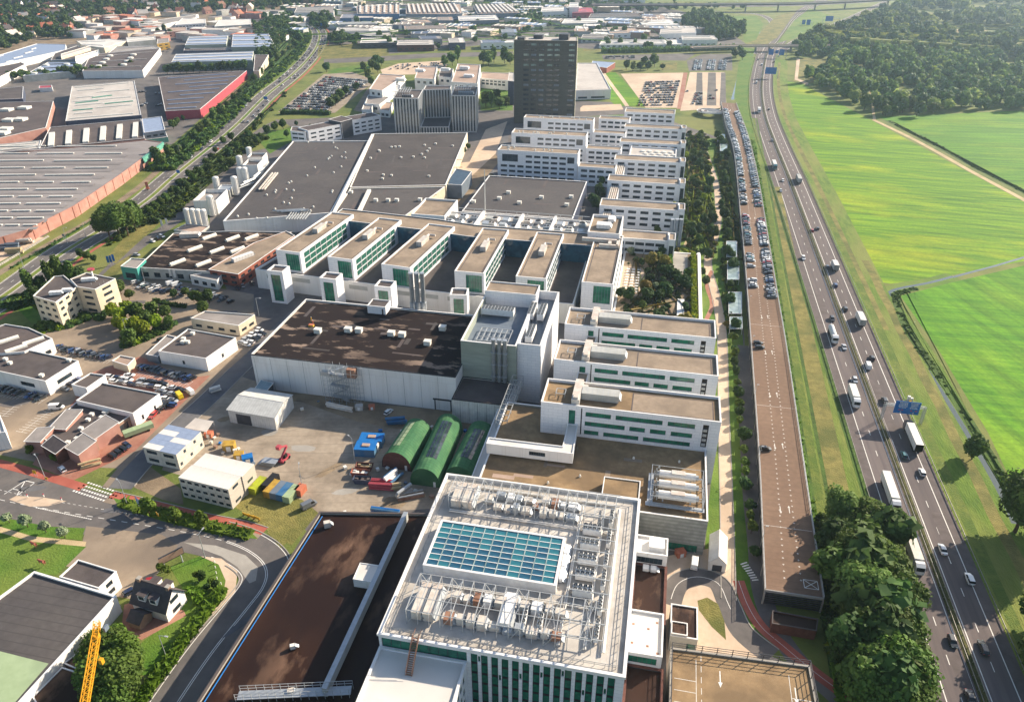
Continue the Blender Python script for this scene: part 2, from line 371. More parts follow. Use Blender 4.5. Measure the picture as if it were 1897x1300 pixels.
def offset(line,d):
 out=[]
 for i,p in enumerate(line):
  a=line[max(i-1,0)]; b=line[min(i+1,len(line)-1)]; t=(b-a)
  t=Vector((t.x,t.y)).normalized(); out.append(Vector((p.x-t.y*d,p.y+t.x*d)))
 return out
def ribbon(mb,line,d0,d1,z,mi=0,z1=None):
 """Strip between offsets d0 and d1 (left positive) of a line."""
 A=offset(line,d0); B=offset(line,d1); z1=z if z1 is None else z1
 if d0<d1:A,B=B,A; z,z1=z1,z
 for i in range(len(line)-1):
  mb.poly([(B[i].x,B[i].y,z1),(B[i+1].x,B[i+1].y,z1),(A[i+1].x,A[i+1].y,z),(A[i].x,A[i].y,z)],mi)
 return mb
def dashes(mb,line,d,w,dash,gap,z):
 """Broken line painted along a line at offset d."""
 L=offset(line,d); pts=[Vector((p.x,p.y)) for p in L]; s=0.0; on=True; left=dash; cur=[pts[0]]
 for i in range(len(pts)-1):
  a,b=pts[i],pts[i+1]; seg=(b-a).length; pos=0.0
  while seg-pos>left:
   pos+=left; p=a+(b-a)*(pos/seg)
   if on:
    cur.append(p)
    for k in range(len(cur)-1):
     t=(cur[k+1]-cur[k]).normalized(); nrm=Vector((-t.y,t.x))*w/2
     q=[cur[k]-nrm,cur[k+1]-nrm,cur[k+1]+nrm,cur[k]+nrm]
     mb.poly([(v.x,v.y,z) for v in q])
   on=not on; left=dash if on else gap; cur=[p]
  left-=(seg-pos)
  if on:cur.append(b)
 return mb
 # ---------------------------------------------------------------- walls with real openings
def wall(mb,p,q,z0,z1,openings=(),depth=0.25,mi=0,rmi=None):
 """Wall from p to q (outside on the right-hand side), cut by openings (s0,s1,h0,h1); returns pane frames."""
 p=Vector((p[0],p[1])); q=Vector((q[0],q[1])); L=(q-p).length; t=(q-p)/L; n=Vector((t.y,-t.x))
 rmi=mi if rmi is None else rmi
 S=sorted({0.0,L}|{min(max(o[0],0),L) for o in openings}|{min(max(o[1],0),L) for o in openings})
 Hs=sorted({z0,z1}|{o[2] for o in openings}|{o[3] for o in openings})
 P3=lambda s,z,d=0.0:(p.x+t.x*s-n.x*d,p.y+t.y*s-n.y*d,z)
 if not openings:
  mb.poly([P3(0,z0),P3(L,z0),P3(L,z1),P3(0,z1)],mi); return[]
 for j in range(len(Hs)-1):
  a,b=Hs[j],Hs[j+1]; zc=(a+b)/2; run=None
  for i in range(len(S)-1):
   sc=(S[i]+S[i+1])/2
   hole=any(o[0]<sc<o[1] and o[2]<zc<o[3] for o in openings)
   if not hole and run is None:run=S[i]
   if run is not None and(hole or i==len(S)-2):
    e=S[i] if hole else S[i+1]
    mb.poly([P3(run,a),P3(e,a),P3(e,b),P3(run,b)],mi); run=None
 fr=[]
 for(s0,s1,h0,h1) in openings:
  mb.poly([P3(s0,h0),P3(s1,h0),P3(s1,h0,depth),P3(s0,h0,depth)],rmi)
  mb.poly([P3(s0,h1,depth),P3(s1,h1,depth),P3(s1,h1),P3(s0,h1)],rmi)
  mb.poly([P3(s0,h0,depth),P3(s0,h1,depth),P3(s0,h1),P3(s0,h0)],rmi)
  mb.poly([P3(s1,h0),P3(s1,h1),P3(s1,h1,depth),P3(s1,h0,depth)],rmi)
  c=P3(s0,h0,depth-0.012); fr.append((c,math.atan2(t.y,t.x),s1-s0,h1-h0))
 return fr
WCACHE={}
def window(fr,parent,m='glass_dark',bars=0,hbars=0,frame='dark_panel',name='window',fw=0.09,hb=None):
 """A glazed unit filling an opening: pane, frame and bars; mesh data shared by size."""
 (c,ang,w,h)=fr; key=(round(w,2),round(h,2),m,bars,hbars,frame,fw,hb); hb=hb or fw
 if key not in WCACHE:
  b=MB(); b.poly([(0,0,0),(w,0,0),(w,0,h),(0,0,h)],0)
  if frame:
   d=0.06
   for(a0,b0,a1,b1) in((0,0,w,fw),(0,h-fw,w,h),(0,fw,fw,h-fw),(w-fw,fw,w,h-fw)):b.box(a0,-d,b0,a1,-0.002,b1,1)
   for i in range(bars):x=w*(i+1)/(bars+1); b.box(x-fw/2,-d,fw,x+fw/2,-0.002,h-fw,1)
   for i in range(hbars):z=h*(i+1)/(hbars+1); b.box(fw,-d*0.8,z-hb/2,w-fw,-0.003,z+hb/2,1)
  WCACHE[key]=b.mesh('window',[m,frame] if frame else[m])
 return link(name,WCACHE[key],parent,c,ang)
def block(parent,pts,z0,z1,wm='white_panel',rm='roof_gravel',par=0.6,pw=0.35,cap='white_trim',opens=None,glass='glass_dark',bars=0,depth=0.25,wname='wall',rname='roof',hbars=0,frame='dark_panel',base=None,wnames='window'):
 """Flat-roofed volume: walls (with openings), roof sheet behind a parapet, coping. opens: {edge index: [(s0,s1,h0,h1),...]}"""
 pts=ccw(pts); n=len(pts); mb=MB(); frs=[]
 for i in range(n):
  frs+=wall(mb,pts[i],pts[(i+1)%n],z0,z1,(opens or{}).get(i,()),depth)
 inner=inset(pts,pw) if par>0 else pts
 if par>0:
  for i in range(n):
   a,b=inner[i],inner[(i+1)%n]
   mb.poly([(b[0],b[1],z1-par),(a[0],a[1],z1-par),(a[0],a[1],z1),(b[0],b[1],z1)])
 w=mb.build(wname,wm,parent)
 MB().poly([(p[0],p[1],z1-par) for p in inner]).build(rname,rm,parent)
 if par>0 and cap:
  cb=MB(); o2=inset(pts,-0.05); i2=inset(pts,pw+0.05)
  for i in range(n):
   j=(i+1)%n
   cb.poly([(o2[i][0],o2[i][1],z1+0.08),(o2[j][0],o2[j][1],z1+0.08),(i2[j][0],i2[j][1],z1+0.08),(i2[i][0],i2[i][1],z1+0.08)])
   cb.poly([(o2[i][0],o2[i][1],z1-0.12),(o2[j][0],o2[j][1],z1-0.12),(o2[j][0],o2[j][1],z1+0.08),(o2[i][0],o2[i][1],z1+0.08)])
   cb.poly([(i2[j][0],i2[j][1],z1-0.12),(i2[i][0],i2[i][1],z1-0.12),(i2[i][0],i2[i][1],z1+0.08),(i2[j][0],i2[j][1],z1+0.08)])
  cb.build('coping',cap,parent)
 for fr in frs:window(fr,parent,glass,bars,hbars,frame,wnames)
 return w
def inset(pts,d):
 n=len(pts); out=[]
 for i in range(n):
  a=Vector(pts[i-1][:2]); b=Vector(pts[i][:2]); c=Vector(pts[(i+1)%n][:2])
  t1=(b-a).normalized(); t2=(c-b).normalized(); n1=Vector((-t1.y,t1.x)); n2=Vector((-t2.y,t2.x))
  k=1+n1.dot(n2); v=(n1+n2)/(k if abs(k)>0.2 else 0.2); out.append((b.x+v.x*d,b.y+v.y*d))
 return out
def rect(x0,y0,x1,y1):return[(x0,y0),(x1,y0),(x1,y1),(x0,y1)]
def elen(pts,i):pts=ccw(pts); a,b=pts[i],pts[(i+1)%len(pts)]; return math.hypot(b[0]-a[0],b[1]-a[1])
def grid_open(L,n,w,rows,m0=1.0):
 """Evenly spaced openings along a wall of length L: n per row, rows = [(h0,h1),...]"""
 out=[]; pitch=(L-2*m0)/n
 for(h0,h1) in rows:
  for i in range(n):
   c=m0+pitch*(i+0.5); out.append((c-w/2,c+w/2,h0,h1))
 return out
def patches(t,P,z,n,ms,smin=2,smax=9,name='roof_patch'):
 """Re-felted strips and patches on a quadrilateral roof."""
 a,b,c,d=[Vector(p[:2]) for p in P]
 for i in range(n):
  u,v=R.uniform(.04,.9),R.uniform(.04,.9); p=a.lerp(b,u).lerp(d.lerp(c,u),v); e1=(b-a).normalized(); e2=(d-a).normalized(); w,h=R.uniform(smin,smax),R.uniform(.8,2.2)
  if R.random()<.35:w,h=h,w
  q=[p,p+e1*w,p+e1*w+e2*h,p+e2*h]; MB().poly([(x.x,x.y,z+.012+.004*(i%5)) for x in ccw(q)] if False else[(x[0],x[1],z+.012+.0004*i) for x in ccw([tuple(k) for k in q])]).build(name,R.choice(ms),t)
  # ================================================================ GROUND, FIELDS, ROADS
struct('ground',MB().poly([(-6000,-600,0),(6000,-600,0),(6000,9000,0),(-6000,9000,0)]),'grass')
sheet('industrial_paving',[(-60,150),(0,122),(110,85),(300,62),(480,30),(560,14),(1000,8),(1350,58),(1385,84),(1100,92),(960,78),(700,102),(620,92),(575,60),(548,48),(520,70),(505,110),(460,140),(300,285),(60,452),(-80,470)],'asphalt')
sheet('campus_paving',[(-330,500),(-250,640),(-150,760),(-50,760),(45,640),(42,300),(36,150),(34,60),(-92,60),(-92,150),(-118,170),(-190,170),(-205,300),(-245,350)],'asphalt',px=False)
sheet('west_block_paving',[(-60,650),(0,640),(130,575),(235,505),(330,520),(470,545),(470,650),(380,730),(235,868),(100,862),(-60,830)],'paving')
sheet('garage_forecourt',[(170,690),(260,660),(345,700),(390,695),(340,745),(250,835),(135,890),(60,860)],'pavers_red')
sheet('yard',[(330,790),(425,690),(545,730),(640,770),(935,795),(880,895),(826,940),(585,955),(500,945),(420,905),(300,870)],'concrete_yard')
sheet('yard_soil',[(470,680),(480,735),(560,745),(660,780),(735,795),(790,790),(935,800),(925,770),(700,748),(600,728)],'soil')
sheet('yard_scrub',[(430,935),(475,905),(560,925),(590,950),(540,1010),(500,985)],'dry_grass')
sheet('container_scrub',[(220,890),(265,855),(335,905),(340,935),(300,925)],'soil')
# fields beyond the motorway
sheet('far_field',[(1628,217),(1897,205),(2050,198),(2050,420),(1897,354)],'field_b')
sheet('striped_field',[(1457,150),(1488,157),(1612,222),(1897,374),(2025,438),(2025,446),(1897,484),(1760,510),(1650,526),(1620,520),(1548,388),(1500,290),(1470,225),(1456,185)],'field_a')
sheet('near_field',[(1668,548),(1760,524),(1897,492),(2100,440),(2300,1300),(1990,1300),(1897,940),(1830,800),(1740,650)],'field_c')
sheet('meadow_strip',[(1615,520),(1655,545),(1735,660),(1820,810),(1900,990),(1990,1300),(1950,1300),(1800,930),(1690,700),(1590,500),(1500,290)],'verge')
sheet('clearing',[(1740,54),(1830,56),(1800,66),(1770,64)],'sand')
sheet('clearing',[(1835,62),(1862,60),(1850,70),(1820,71)],'dry_grass')
sheet('clearing',[(1885,80),(1960,72),(1960,90),(1880,88)],'dry_grass')
for q in[[(1690,22),(1760,26),(1790,36),(1720,36)],[(1600,62),(1650,60),(1640,68),(1605,70)],[(1800,12),(1880,14),(1870,22),(1810,22)],[(1850,128),(1885,126),(1880,134),(1855,136)],[(1690,112),(1722,110),(1716,118),(1694,119)]]:sheet('clearing',q,'dry_grass')
sheet('meadow',[(1475,108),(1540,108),(1600,118),(1560,145),(1500,155),(1470,150)],'dry_grass')
sheet('footpath',[(1476,108),(1472,148),(1478,150),(1496,158),(1498,154),(1478,146),(1482,110)],'lot_sand')
def px_ribbon(name,pts,hw,m,z=None,n=5):
 L=smooth([Vector(g(*p)) for p in pts],n)
 z=0.0
 return struct(name,ribbon(MB(),L,hw,-hw,z),m),L
px_ribbon('field_path',[(1618,222),(1700,262),(1800,318),(1900,372),(2000,430)],1.9,'sand')
px_ribbon('field_path',[(1540,110),(1600,128),(1620,222)],1.2,'sand')
DITCH=[(1766,512),(1720,524),(1672,533),(1652,539),(1646,548),(1653,575),(1668,612),(1700,660),(1742,722),(1790,800),(1850,905),(1880,970)]
px_ribbon('ditch_bank',DITCH,4.5,'meadow'); _,ditch_line=px_ribbon('ditch',DITCH,.95,'water')
px_ribbon('ditch',[(1764,514),(1800,504),(1842,493),(1900,476),(1960,460)],.8,'water')
px_ribbon('ditch',[(1376,105),(1372,125),(1364,160),(1357,185)],1.6,'water')
px_ribbon('pond',[(1662,178),(1674,184)],7,'water',n=2); px_ribbon('pond',[(1696,180),(1704,178)],5,'water',n=2)
px_ribbon('ditch',[(1379,49),(1383,58),(1383,66)],3,'water'); px_ribbon('ditch',[(1402,50),(1405,58),(1399,70)],3,'water')
# ---- motorway: straight past the campus, then bending away to the interchange
HW=smooth([(86.6,-160),(86.6,100),(86.6,320),(86.6,520),(85.6,640),(86.2,740),(92.8,861),(106.9,1002),(119.1,1098),(141,1201),(166,1331),(192,1469),(226,1612),(262,1740),(330,1960)],8)
def hwz(i):return 0.0
zr=hwz(0)
struct('motorway_shoulder',ribbon(MB(),HW,12.1,-11.6,zr),'shoulder_asphalt')
zr2=hwz(0)
mb=MB(); ribbon(mb,HW,8.9,1.15,zr2); ribbon(mb,HW,-1.15,-8.6,zr2); struct('motorway_lanes',mb,'highway_asphalt')
zr3=hwz(0)
HWs=[p for p in HW if p.y<1130]
mk=MB()
for d in(8.75,1.55,-1.7,-8.35):ribbon(mk,HW,d+0.13,d-0.13,zr3)
dashes(mk,HW,5.15,0.2,3.0,9.0,zr3); dashes(mk,HW,-5.0,0.2,3.0,9.0,zr3)
struct('motorway_markings',mk,'paint_white')
zr4=hwz(0)
struct('median_strip',ribbon(ribbon(MB(),HW,0.95,0.0,zr4,z1=zr4+0.25),HW,0.0,-0.95,zr4+0.25,z1=zr4),'median_scrub')
for y0,l,dx,w in[(120,26,3.1,3.2),(235,40,-3.3,3.3),(330,22,6.8,3.2),(410,60,3.1,3.2),(180,18,-6.6,3.2),(520,40,-3.3,3.2)]:struct('resurfaced_strip',ribbon(MB(),[Vector((86.6-dx,y0)),Vector((86.6-dx,y0+l))],w/2,-w/2,0),'shoulder_asphalt')
# extra lanes and slip roads at the interchange
for name,pts,hw in[('slip_road',[(105,1085),(128,1240),(150,1370),(155,1460),(146,1528),(125,1558),(60,1570)],6),('slip_road',[(128,1090),(171,1221),(208,1308),(240,1388),(285,1498),(335,1624),(420,1840)],7)]:
 L=smooth(pts,6); z=hwz(0); struct(name,ribbon(MB(),L,hw,-hw,z),'highway_asphalt'); z2=hwz(0)
 mk=MB(); ribbon(mk,L,hw-1,hw-1.5,z2); ribbon(mk,L,-hw+1.5,-hw+1,z2); dashes(mk,L,0,0.25,3,9,z2); struct('slip_road_markings',mk,'paint_white')
L=smooth([(240,1388),(225,1430),(200,1450),(205,1480)],5); struct('slip_road',ribbon(MB(),L,4,-4,hwz(0)),'highway_asphalt')
# guard rails along the motorway, each a thing with its rail and posts
def guard_rail(line,d,label,step=4.0):
 O=offset(line,d); t=thing('guard_rail',label,'guard rail',(O[0].x,O[0].y,0))
 inv=Vector((O[0].x,O[0].y,0)); mb=MB(); pb=MB(); acc=0
 for i in range(len(O)-1):
  a=Vector((O[i].x,O[i].y,0.75))-inv; b=Vector((O[i+1].x,O[i+1].y,0.75))-inv
  mb.bar(a,b,0.09,0.34)
  n=max(1,int((b-a).length/step))
  for k in range(n):
   p=a+(b-a)*(k/n); pb.box(p.x-0.06,p.y-0.06,0,p.x+0.06,p.y+0.06,0.62)
 mb.build('rail','guard',t); o=pb.build('post','guard',t); o['kind']='stuff'
 return t
guard_rail(HWs,12.4,'galvanised guard rail between the motorway and the mown verge by the deck')
guard_rail(HWs,-11.9,'galvanised guard rail between the motorway and the green fields')
guard_rail(HWs,0.6,'galvanised guard rail in the motorway median on the deck side')
guard_rail(HWs,-0.6,'galvanised guard rail in the motorway median on the field side')
# verge between deck and motorway: bands of grass, rough growth along the deck foot
def dkx(y):return 52.6+(y-150)*.0305
VL=[Vector((dkx(y),y)) for y in range(-60,721,20)]
struct('verge',ribbon(MB(),[Vector((66,y)) for y in range(-60,700,40)],8.4,-8.3,hwz(0)),'verge')
struct('grass_band',ribbon(MB(),VL,0,-3.4,0),'strip_green'); struct('grass_band',ribbon(MB(),VL,-3.4,-6.2,0),'strip_lime'); struct('grass_band',ribbon(MB(),VL,-6.9,-8.2,0),'strip_green'); struct('grass_band',ribbon(MB(),VL[:30],-8.2,-14.5,0),'dry_grass'); struct('grass_band',ribbon(MB(),[Vector((73.2,y)) for y in range(-60,600,20)],.9,-1.2,0),'strip_green')
struct('verge',ribbon(MB(),[p for p in HW if-100<p.y<1060],-11.6,-27,0),'verge'); struct('verge',ribbon(MB(),[p for p in HW if 560<p.y<1060],19,12.1,0),'verge'); struct('grass_band',ribbon(MB(),[p for p in HW if 300<p.y<1040],-16,-19,0),'dry_grass')
struct('grass_band',ribbon(MB(),[Vector((101.5,y)) for y in range(-60,520,20)],1.6,-1.6,0),'strip_lime'); struct('grass_band',ribbon(MB(),[Vector((109.5+(y%40)*.03,y)) for y in range(-60,420,20)],1.2,-2.6,0),'dry_grass')
sheet('verge',[(1360,180),(1368,120),(1378,88),(1398,92),(1388,140),(1384,200),(1405,280),(1398,290),(1372,215)],'lawn')
# ---- dual carriageway avenue on the west side
AV=smooth([Vector(g(*p)) for p in[(-140,640),(0,553),(114,470),(183,428),(269,373),(330,320),(431,238),(490,180),(540,140),(572,108),(588,84),(592,62),(580,49),(556,40),(500,34)]],6)
z=hwz(0); struct('avenue_verge',ribbon(MB(),AV,16,-15,z),'verge')
z=hwz(0); mb=MB(); ribbon(mb,AV,10.5,1.6,z); ribbon(mb,AV,-1.6,-10.5,z); struct('avenue',mb,'asphalt')
z=hwz(0); mk=MB()
for d in(10.1,2.0,-2.0,-10.1):ribbon(mk,AV,d+0.12,d-0.12,z)
dashes(mk,AV,6.0,0.18,3,6,z); dashes(mk,AV,-6.0,0.18,3,6,z); struct('avenue_markings',mk,'paint_white')
z=hwz(0); struct('cycle_path',ribbon(MB(),AV,-13.2,-15.4,z),'cycle_red')
# railway beside the brick warehouse
RL=smooth([Vector(g(*p)) for p in[(-60,545),(0,505),(100,447),(190,395),(260,345),(290,318),(340,270),(395,215),(440,165)]],4)
z=hwz(0); struct('railway_bed',ribbon(MB(),RL,2.6,-2.6,z),'soil'); z=hwz(0)
mb=MB()
for d in(0.75,-0.75):ribbon(mb,RL,d+0.07,d-0.07,z+0.15)
struct('railway_rails',mb,'guard')
# service street along the west side of the campus
SV=smooth([Vector(g(*p)) for p in[(150,560),(215,490),(262,452),(330,405),(372,358),(425,300),(480,245),(520,222)]],5)
struct('service_street',ribbon(MB(),SV,4.0,-4.0,hwz(0)),'asphalt')
# cross street along the south and west: junction, curve and the road south
CS=smooth([Vector(g(*p)) for p in[(-260,860),(-120,890),(0,925),(120,948),(240,968),(340,985),(420,1003),(468,1025),(492,1052),(488,1085),(455,1130),(395,1205),(330,1300),(270,1395),(210,1500)]],6)
z=hwz(0); struct('street',ribbon(MB(),CS,7.2,-7.2,z),'asphalt')
z=hwz(0); sheet('street',[(-120,850),(0,866),(120,893),(205,918),(330,960),(250,985),(160,985),(0,942),(-120,930)],'asphalt',z=z)
z=hwz(0); sheet('pavement',[(160,974),(300,990),(330,1010),(290,1065),(250,1100),(200,1070),(110,1045),(150,1015)],'paving',z=z)
z=hwz(0); sheet('curve_island',[(340,1004),(400,1010),(455,1028),(478,1050),(474,1075),(462,1080),(440,1050),(410,1030)],'concrete',z=z)
z=hwz(0); mk=MB(); CS2=CS[36:]
ribbon(mk,CS2,0.35,0.15,z); ribbon(mk,CS2,-0.15,-0.35,z); ribbon(mk,CS2,6.6,6.4,z); ribbon(mk,CS2,-6.4,-6.6,z); dashes(mk,CS[:38],0,0.2,2.0,2.0,z); dashes(mk,CS[:34],3.6,0.15,1,1,z); struct('street_markings',mk,'paint_white')
z=hwz(0); sheet('traffic_island',[(17,925),(30,918),(80,921),(123,928),(90,937),(55,938)],'lot_sand',z=z)
z=hwz(0)
mk=MB()
for(a,b) in[((8,915),(47,890)),((47,890),(64,894)),((64,894),(31,918)),((22,905),(48,910)),((47,890),(31,918))]:
 ribbon(mk,[Vector(g(*a)),Vector(g(*b))],0.15,-0.15,z)
for r in range(4):
 for k in range(13):
  a=g(137+k*5.0+r*9,903+k*1.6-r*5+6); mk.box(a[0]-0.35,a[1]-0.35,z-0.004,a[0]+0.35,a[1]+0.35,z,bottom=False)
for k in range(26):
 a=g(68+k*4.0,940+k*0.85); mk.box(a[0]-0.3,a[1]-0.18,z-0.004,a[0]+0.3,a[1]+0.18,z,bottom=False)
struct('junction_markings',mk,'paint_white')
SS=smooth([Vector(g(*p)) for p in[(222,905),(258,862),(330,790),(390,735),(455,672),(500,632),(560,575),(640,572)]],5)
struct('side_street',ribbon(MB(),SS,3.9,-3.9,hwz(0)),'dark_asphalt')
struct('side_street_pavement',ribbon(MB(),SS[:20],6.2,3.9,hwz(0)),'paving')
L1=smooth([Vector(g(*p)) for p in[(-60,843),(0,858),(80,880),(155,903)]],4); struct('cycle_path',ribbon(MB(),L1,1.7,-1.7,hwz(0)),'cycle_red')
L2=smooth([Vector(g(*p)) for p in[(206,916),(290,936),(380,958),(450,972),(490,984)]],4); struct('cycle_path',ribbon(MB(),L2,1.6,-1.6,hwz(0)),'cycle_red')
struct('pavement',ribbon(MB(),offset(L2,-2.6),1.0,-1.0,hwz(0)),'paving')
sheet('verge',[(210,922),(290,942),(380,966),(470,990),(478,998),(400,990),(300,965),(220,938)],'meadow')
sheet('verge',[(495,985),(545,955),(590,950),(520,1015)],'dry_grass')
# paddock and garden, bottom left
sheet('paddock',[(-120,960),(0,965),(160,1012),(105,1065),(60,1062),(0,1110),(-120,1180)],'meadow')
sheet('paddock_path',[(-60,968),(0,975),(60,993),(160,1003),(158,1012),(60,1003),(0,986),(-60,980)],'sand')
sheet('verge',[(-60,950),(0,957),(90,975),(158,978),(150,1000),(60,991),(0,974),(-60,966)],'lawn')
sheet('garden_lawn',[(315,1050),(370,1030),(405,1045),(418,1075),(412,1110),(385,1135),(345,1190),(300,1250),(255,1250),(262,1190),(295,1165),(345,1100)],'lawn')
sheet('pavement',[(372,1030),(410,1034),(440,1058),(436,1095),(395,1140),(392,1136),(412,1110),(418,1075),(405,1045)],'lot_sand')
sheet('house_terrace',[(230,1120),(255,1110),(340,1130),(345,1140),(262,1185),(225,1165)],'pavers_red')
sheet('driveway',[(225,1045),(290,1065),(250,1110),(215,1105)],'paving')
sheet('driveway',[(318,1205),(346,1172),(357,1176),(330,1212)],'lot_sand')
# green areas by the avenue and around the campus
sheet('lawn',[(480,262),(500,245),(560,232),(610,225),(560,245),(540,262),(500,285)],'lawn')
sheet('lawn',[(195,480),(265,400),(330,370),(300,410),(250,455),(215,488)],'dry_grass')
sheet('lawn',[(180,520),(205,495),(245,470),(232,492),(195,530)],'dry_grass')
sheet('lawn',[(20,560),(120,500),(190,525),(130,580),(60,600)],'lawn')
sheet('lawn',[(700,208),(735,205),(738,218),(705,218)],'lawn')
sheet('lawn',[(590,84),(720,80),(720,104),(610,112),(588,104)],'dry_grass')
sheet('lawn',[(615,128),(690,118),(680,134),(605,138)],'lawn')
sheet('lawn',[(890,160),(950,150),(950,205),(890,205)],'lawn')
sheet('lawn',[(1110,136),(1140,134),(1200,197),(1140,197),(1125,180)],'field_b')
px_ribbon('footpath',[(1118,136),(1135,160),(1150,180),(1162,197)],2.0,'lot_sand')
sheet('plaza',[(1075,200),(1080,196),(1150,193),(1155,203),(1120,206),(1075,207)],'lot_sand')
sheet('verge',[(1070,208),(1155,206),(1155,215),(1070,217)],'lawn')
sheet('road',[(890,207),(1070,207),(1160,204),(1160,212),(1060,218),(890,216)],'asphalt')
sheet('road',[(520,222),(720,214),(890,212),(890,222),(720,226),(540,236)],'asphalt')
sheet('road',[(600,110),(700,105),(800,99),(950,96),(950,104),(800,107),(700,114),(600,118)],'asphalt')
sheet('road',[(655,205),(680,165),(705,145),(715,150),(690,180),(680,210)],'paving')
sheet('road',[(905,240),(945,240),(930,320),(900,330),(905,280)],'dark_asphalt')
sheet('works_yard',[(845,340),(880,300),(918,285),(925,300),(890,340),(850,385)],'soil')
sheet('works_yard',[(790,310),(870,300),(900,240),(940,225),(918,285),(870,330)],'lot_sand')
# car parks
sheet('car_park',[(1150,137),(1266,135),(1258,200),(1196,200)],'lot_sand')
sheet('cycle_path',[(1266,135),(1274,135),(1264,202),(1254,202)],'pavers_red')
sheet('car_park',[(1278,134),(1342,134),(1346,200),(1260,206)],'lot_sand')
for x0,x1 in((1291,1301),(1312,1326),(1336,1344)):sheet('car_park_lane',[(x0,135),(x1,135),(x1+1,196),(x0-3,196)],'asphalt')
sheet('car_park',[(1272,113),(1300,101),(1356,100),(1357,131),(1276,132)],'asphalt')
sheet('car_park',[(1115,103),(1290,99),(1270,113),(1118,111)],'asphalt')
sheet('lawn',[(1225,116),(1255,116),(1254,131),(1224,131)],'dry_grass')
sheet('car_park',[(600,138),(652,134),(700,150),(672,168),(620,210),(515,208)],'concrete_yard')
sheet('car_park',[(705,130),(738,118),(830,112),(825,130),(775,138),(710,140)],'lot_sand')
px_ribbon('railway_embankment',[(1080,93),(1200,91),(1385,84),(1480,84)],9,'dry_grass')
sheet('interchange_verge',[(1385,82),(1410,60),(1428,40),(1440,30),(1478,18),(1440,70),(1420,83)],'dry_grass')
sheet('interchange_verge',[(1440,80),(1470,40),(1500,16),(1540,30),(1515,55),(1470,72)],'meadow')
sheet('interchange_verge',[(1330,30),(1400,30),(1415,45),(1400,75),(1380,80),(1375,60)],'meadow')
sheet('town_ground',[(-200,130),(-200,-30),(150,-30),(560,-20),(560,14),(480,30),(300,62),(110,85),(0,122)],'soil')
sheet('estate_ground',[(560,14),(560,-12),(1000,-12),(1180,4),(1350,40),(1350,58),(1000,8)],'asphalt')
# far motorway crossing the horizon
L=smooth([Vector(g(*p)) for p in[(700,2),(1000,4),(1200,9),(1380,12),(1600,4),(1800,-14)]],5); struct('far_motorway',ribbon(MB(),L,14,-14,hwz(0)),'highway_asphalt')
# promenade between campus and deck
PR=smooth([(29,150),(30,190),(31,240),(32.5,300),(31,340),(28,380),(33,420),(36,460),(36,520),(30,600)],5)
sheet('promenade_verge',[(20,130),(36,130),(41,290),(48,530),(44,640),(8,640),(8,380),(24,380),(24,300),(25.5,200)],'meadow',px=False)
struct('promenade',ribbon(MB(),PR,1.9,-1.9,hwz(0)),'lot_sand')
struct('garden_path',ribbon(MB(),smooth([(24.5,285),(25.5,310),(29,330),(27,352),(30,370)],5),1.0,-1.0,hwz(0)),'pavers_red')
struct('promenade',ribbon(MB(),smooth([(16,400),(20,440),(15,490),(19,540),(16,600)],5),1.0,-1.0,hwz(0)),'sand')
# forecourt by the garage entrance
sheet('forecourt',[(1232,1030),(1345,1010),(1350,1080),(1400,1200),(1460,1230),(1500,1300),(1235,1300)],'lot_sand')
FL=smooth([Vector(g(*p)) for p in[(1240,1120),(1255,1082),(1290,1068),(1330,1080),(1350,1120),(1375,1170),(1430,1215)]],6)
struct('access_road',ribbon(MB(),FL,3.0,-3.0,hwz(0)),'asphalt')
sheet('planting_bed',[(1292,1112),(1310,1106),(1330,1118),(1342,1150),(1345,1185),(1318,1160),(1295,1130)],'dry_grass')
RP=smooth([Vector(g(*p)) for p in[(1378,640),(1382,760),(1390,900),(1402,1010),(1408,1080),(1430,1150),(1480,1225),(1560,1300),(1640,1400)]],6)
struct('access_road',ribbon(MB(),RP,2.6,-2.6,hwz(0)),'asphalt')
CP=smooth([Vector(g(*p)) for p in[(1368,1075),(1385,1120),(1410,1160),(1450,1195),(1510,1245),(1580,1300),(1650,1380)]],6)
struct('cycle_path',ribbon(MB(),CP,1.6,-1.6,hwz(0)),'cycle_red')
z=hwz(0); mk=MB(); dashes(mk,CP,0,0.12,20,0.2,z)
for k in range(8):
 a=g(1372+k*3.0,1045+k*4.2); b=g(1384+k*3.0,1041+k*4.6); ribbon(mk,[Vector(a),Vector(b)],0.22,-0.22,z)
ribbon(mk,FL[2:26],0.08,-0.08,z); struct('forecourt_markings',mk,'paint_white')
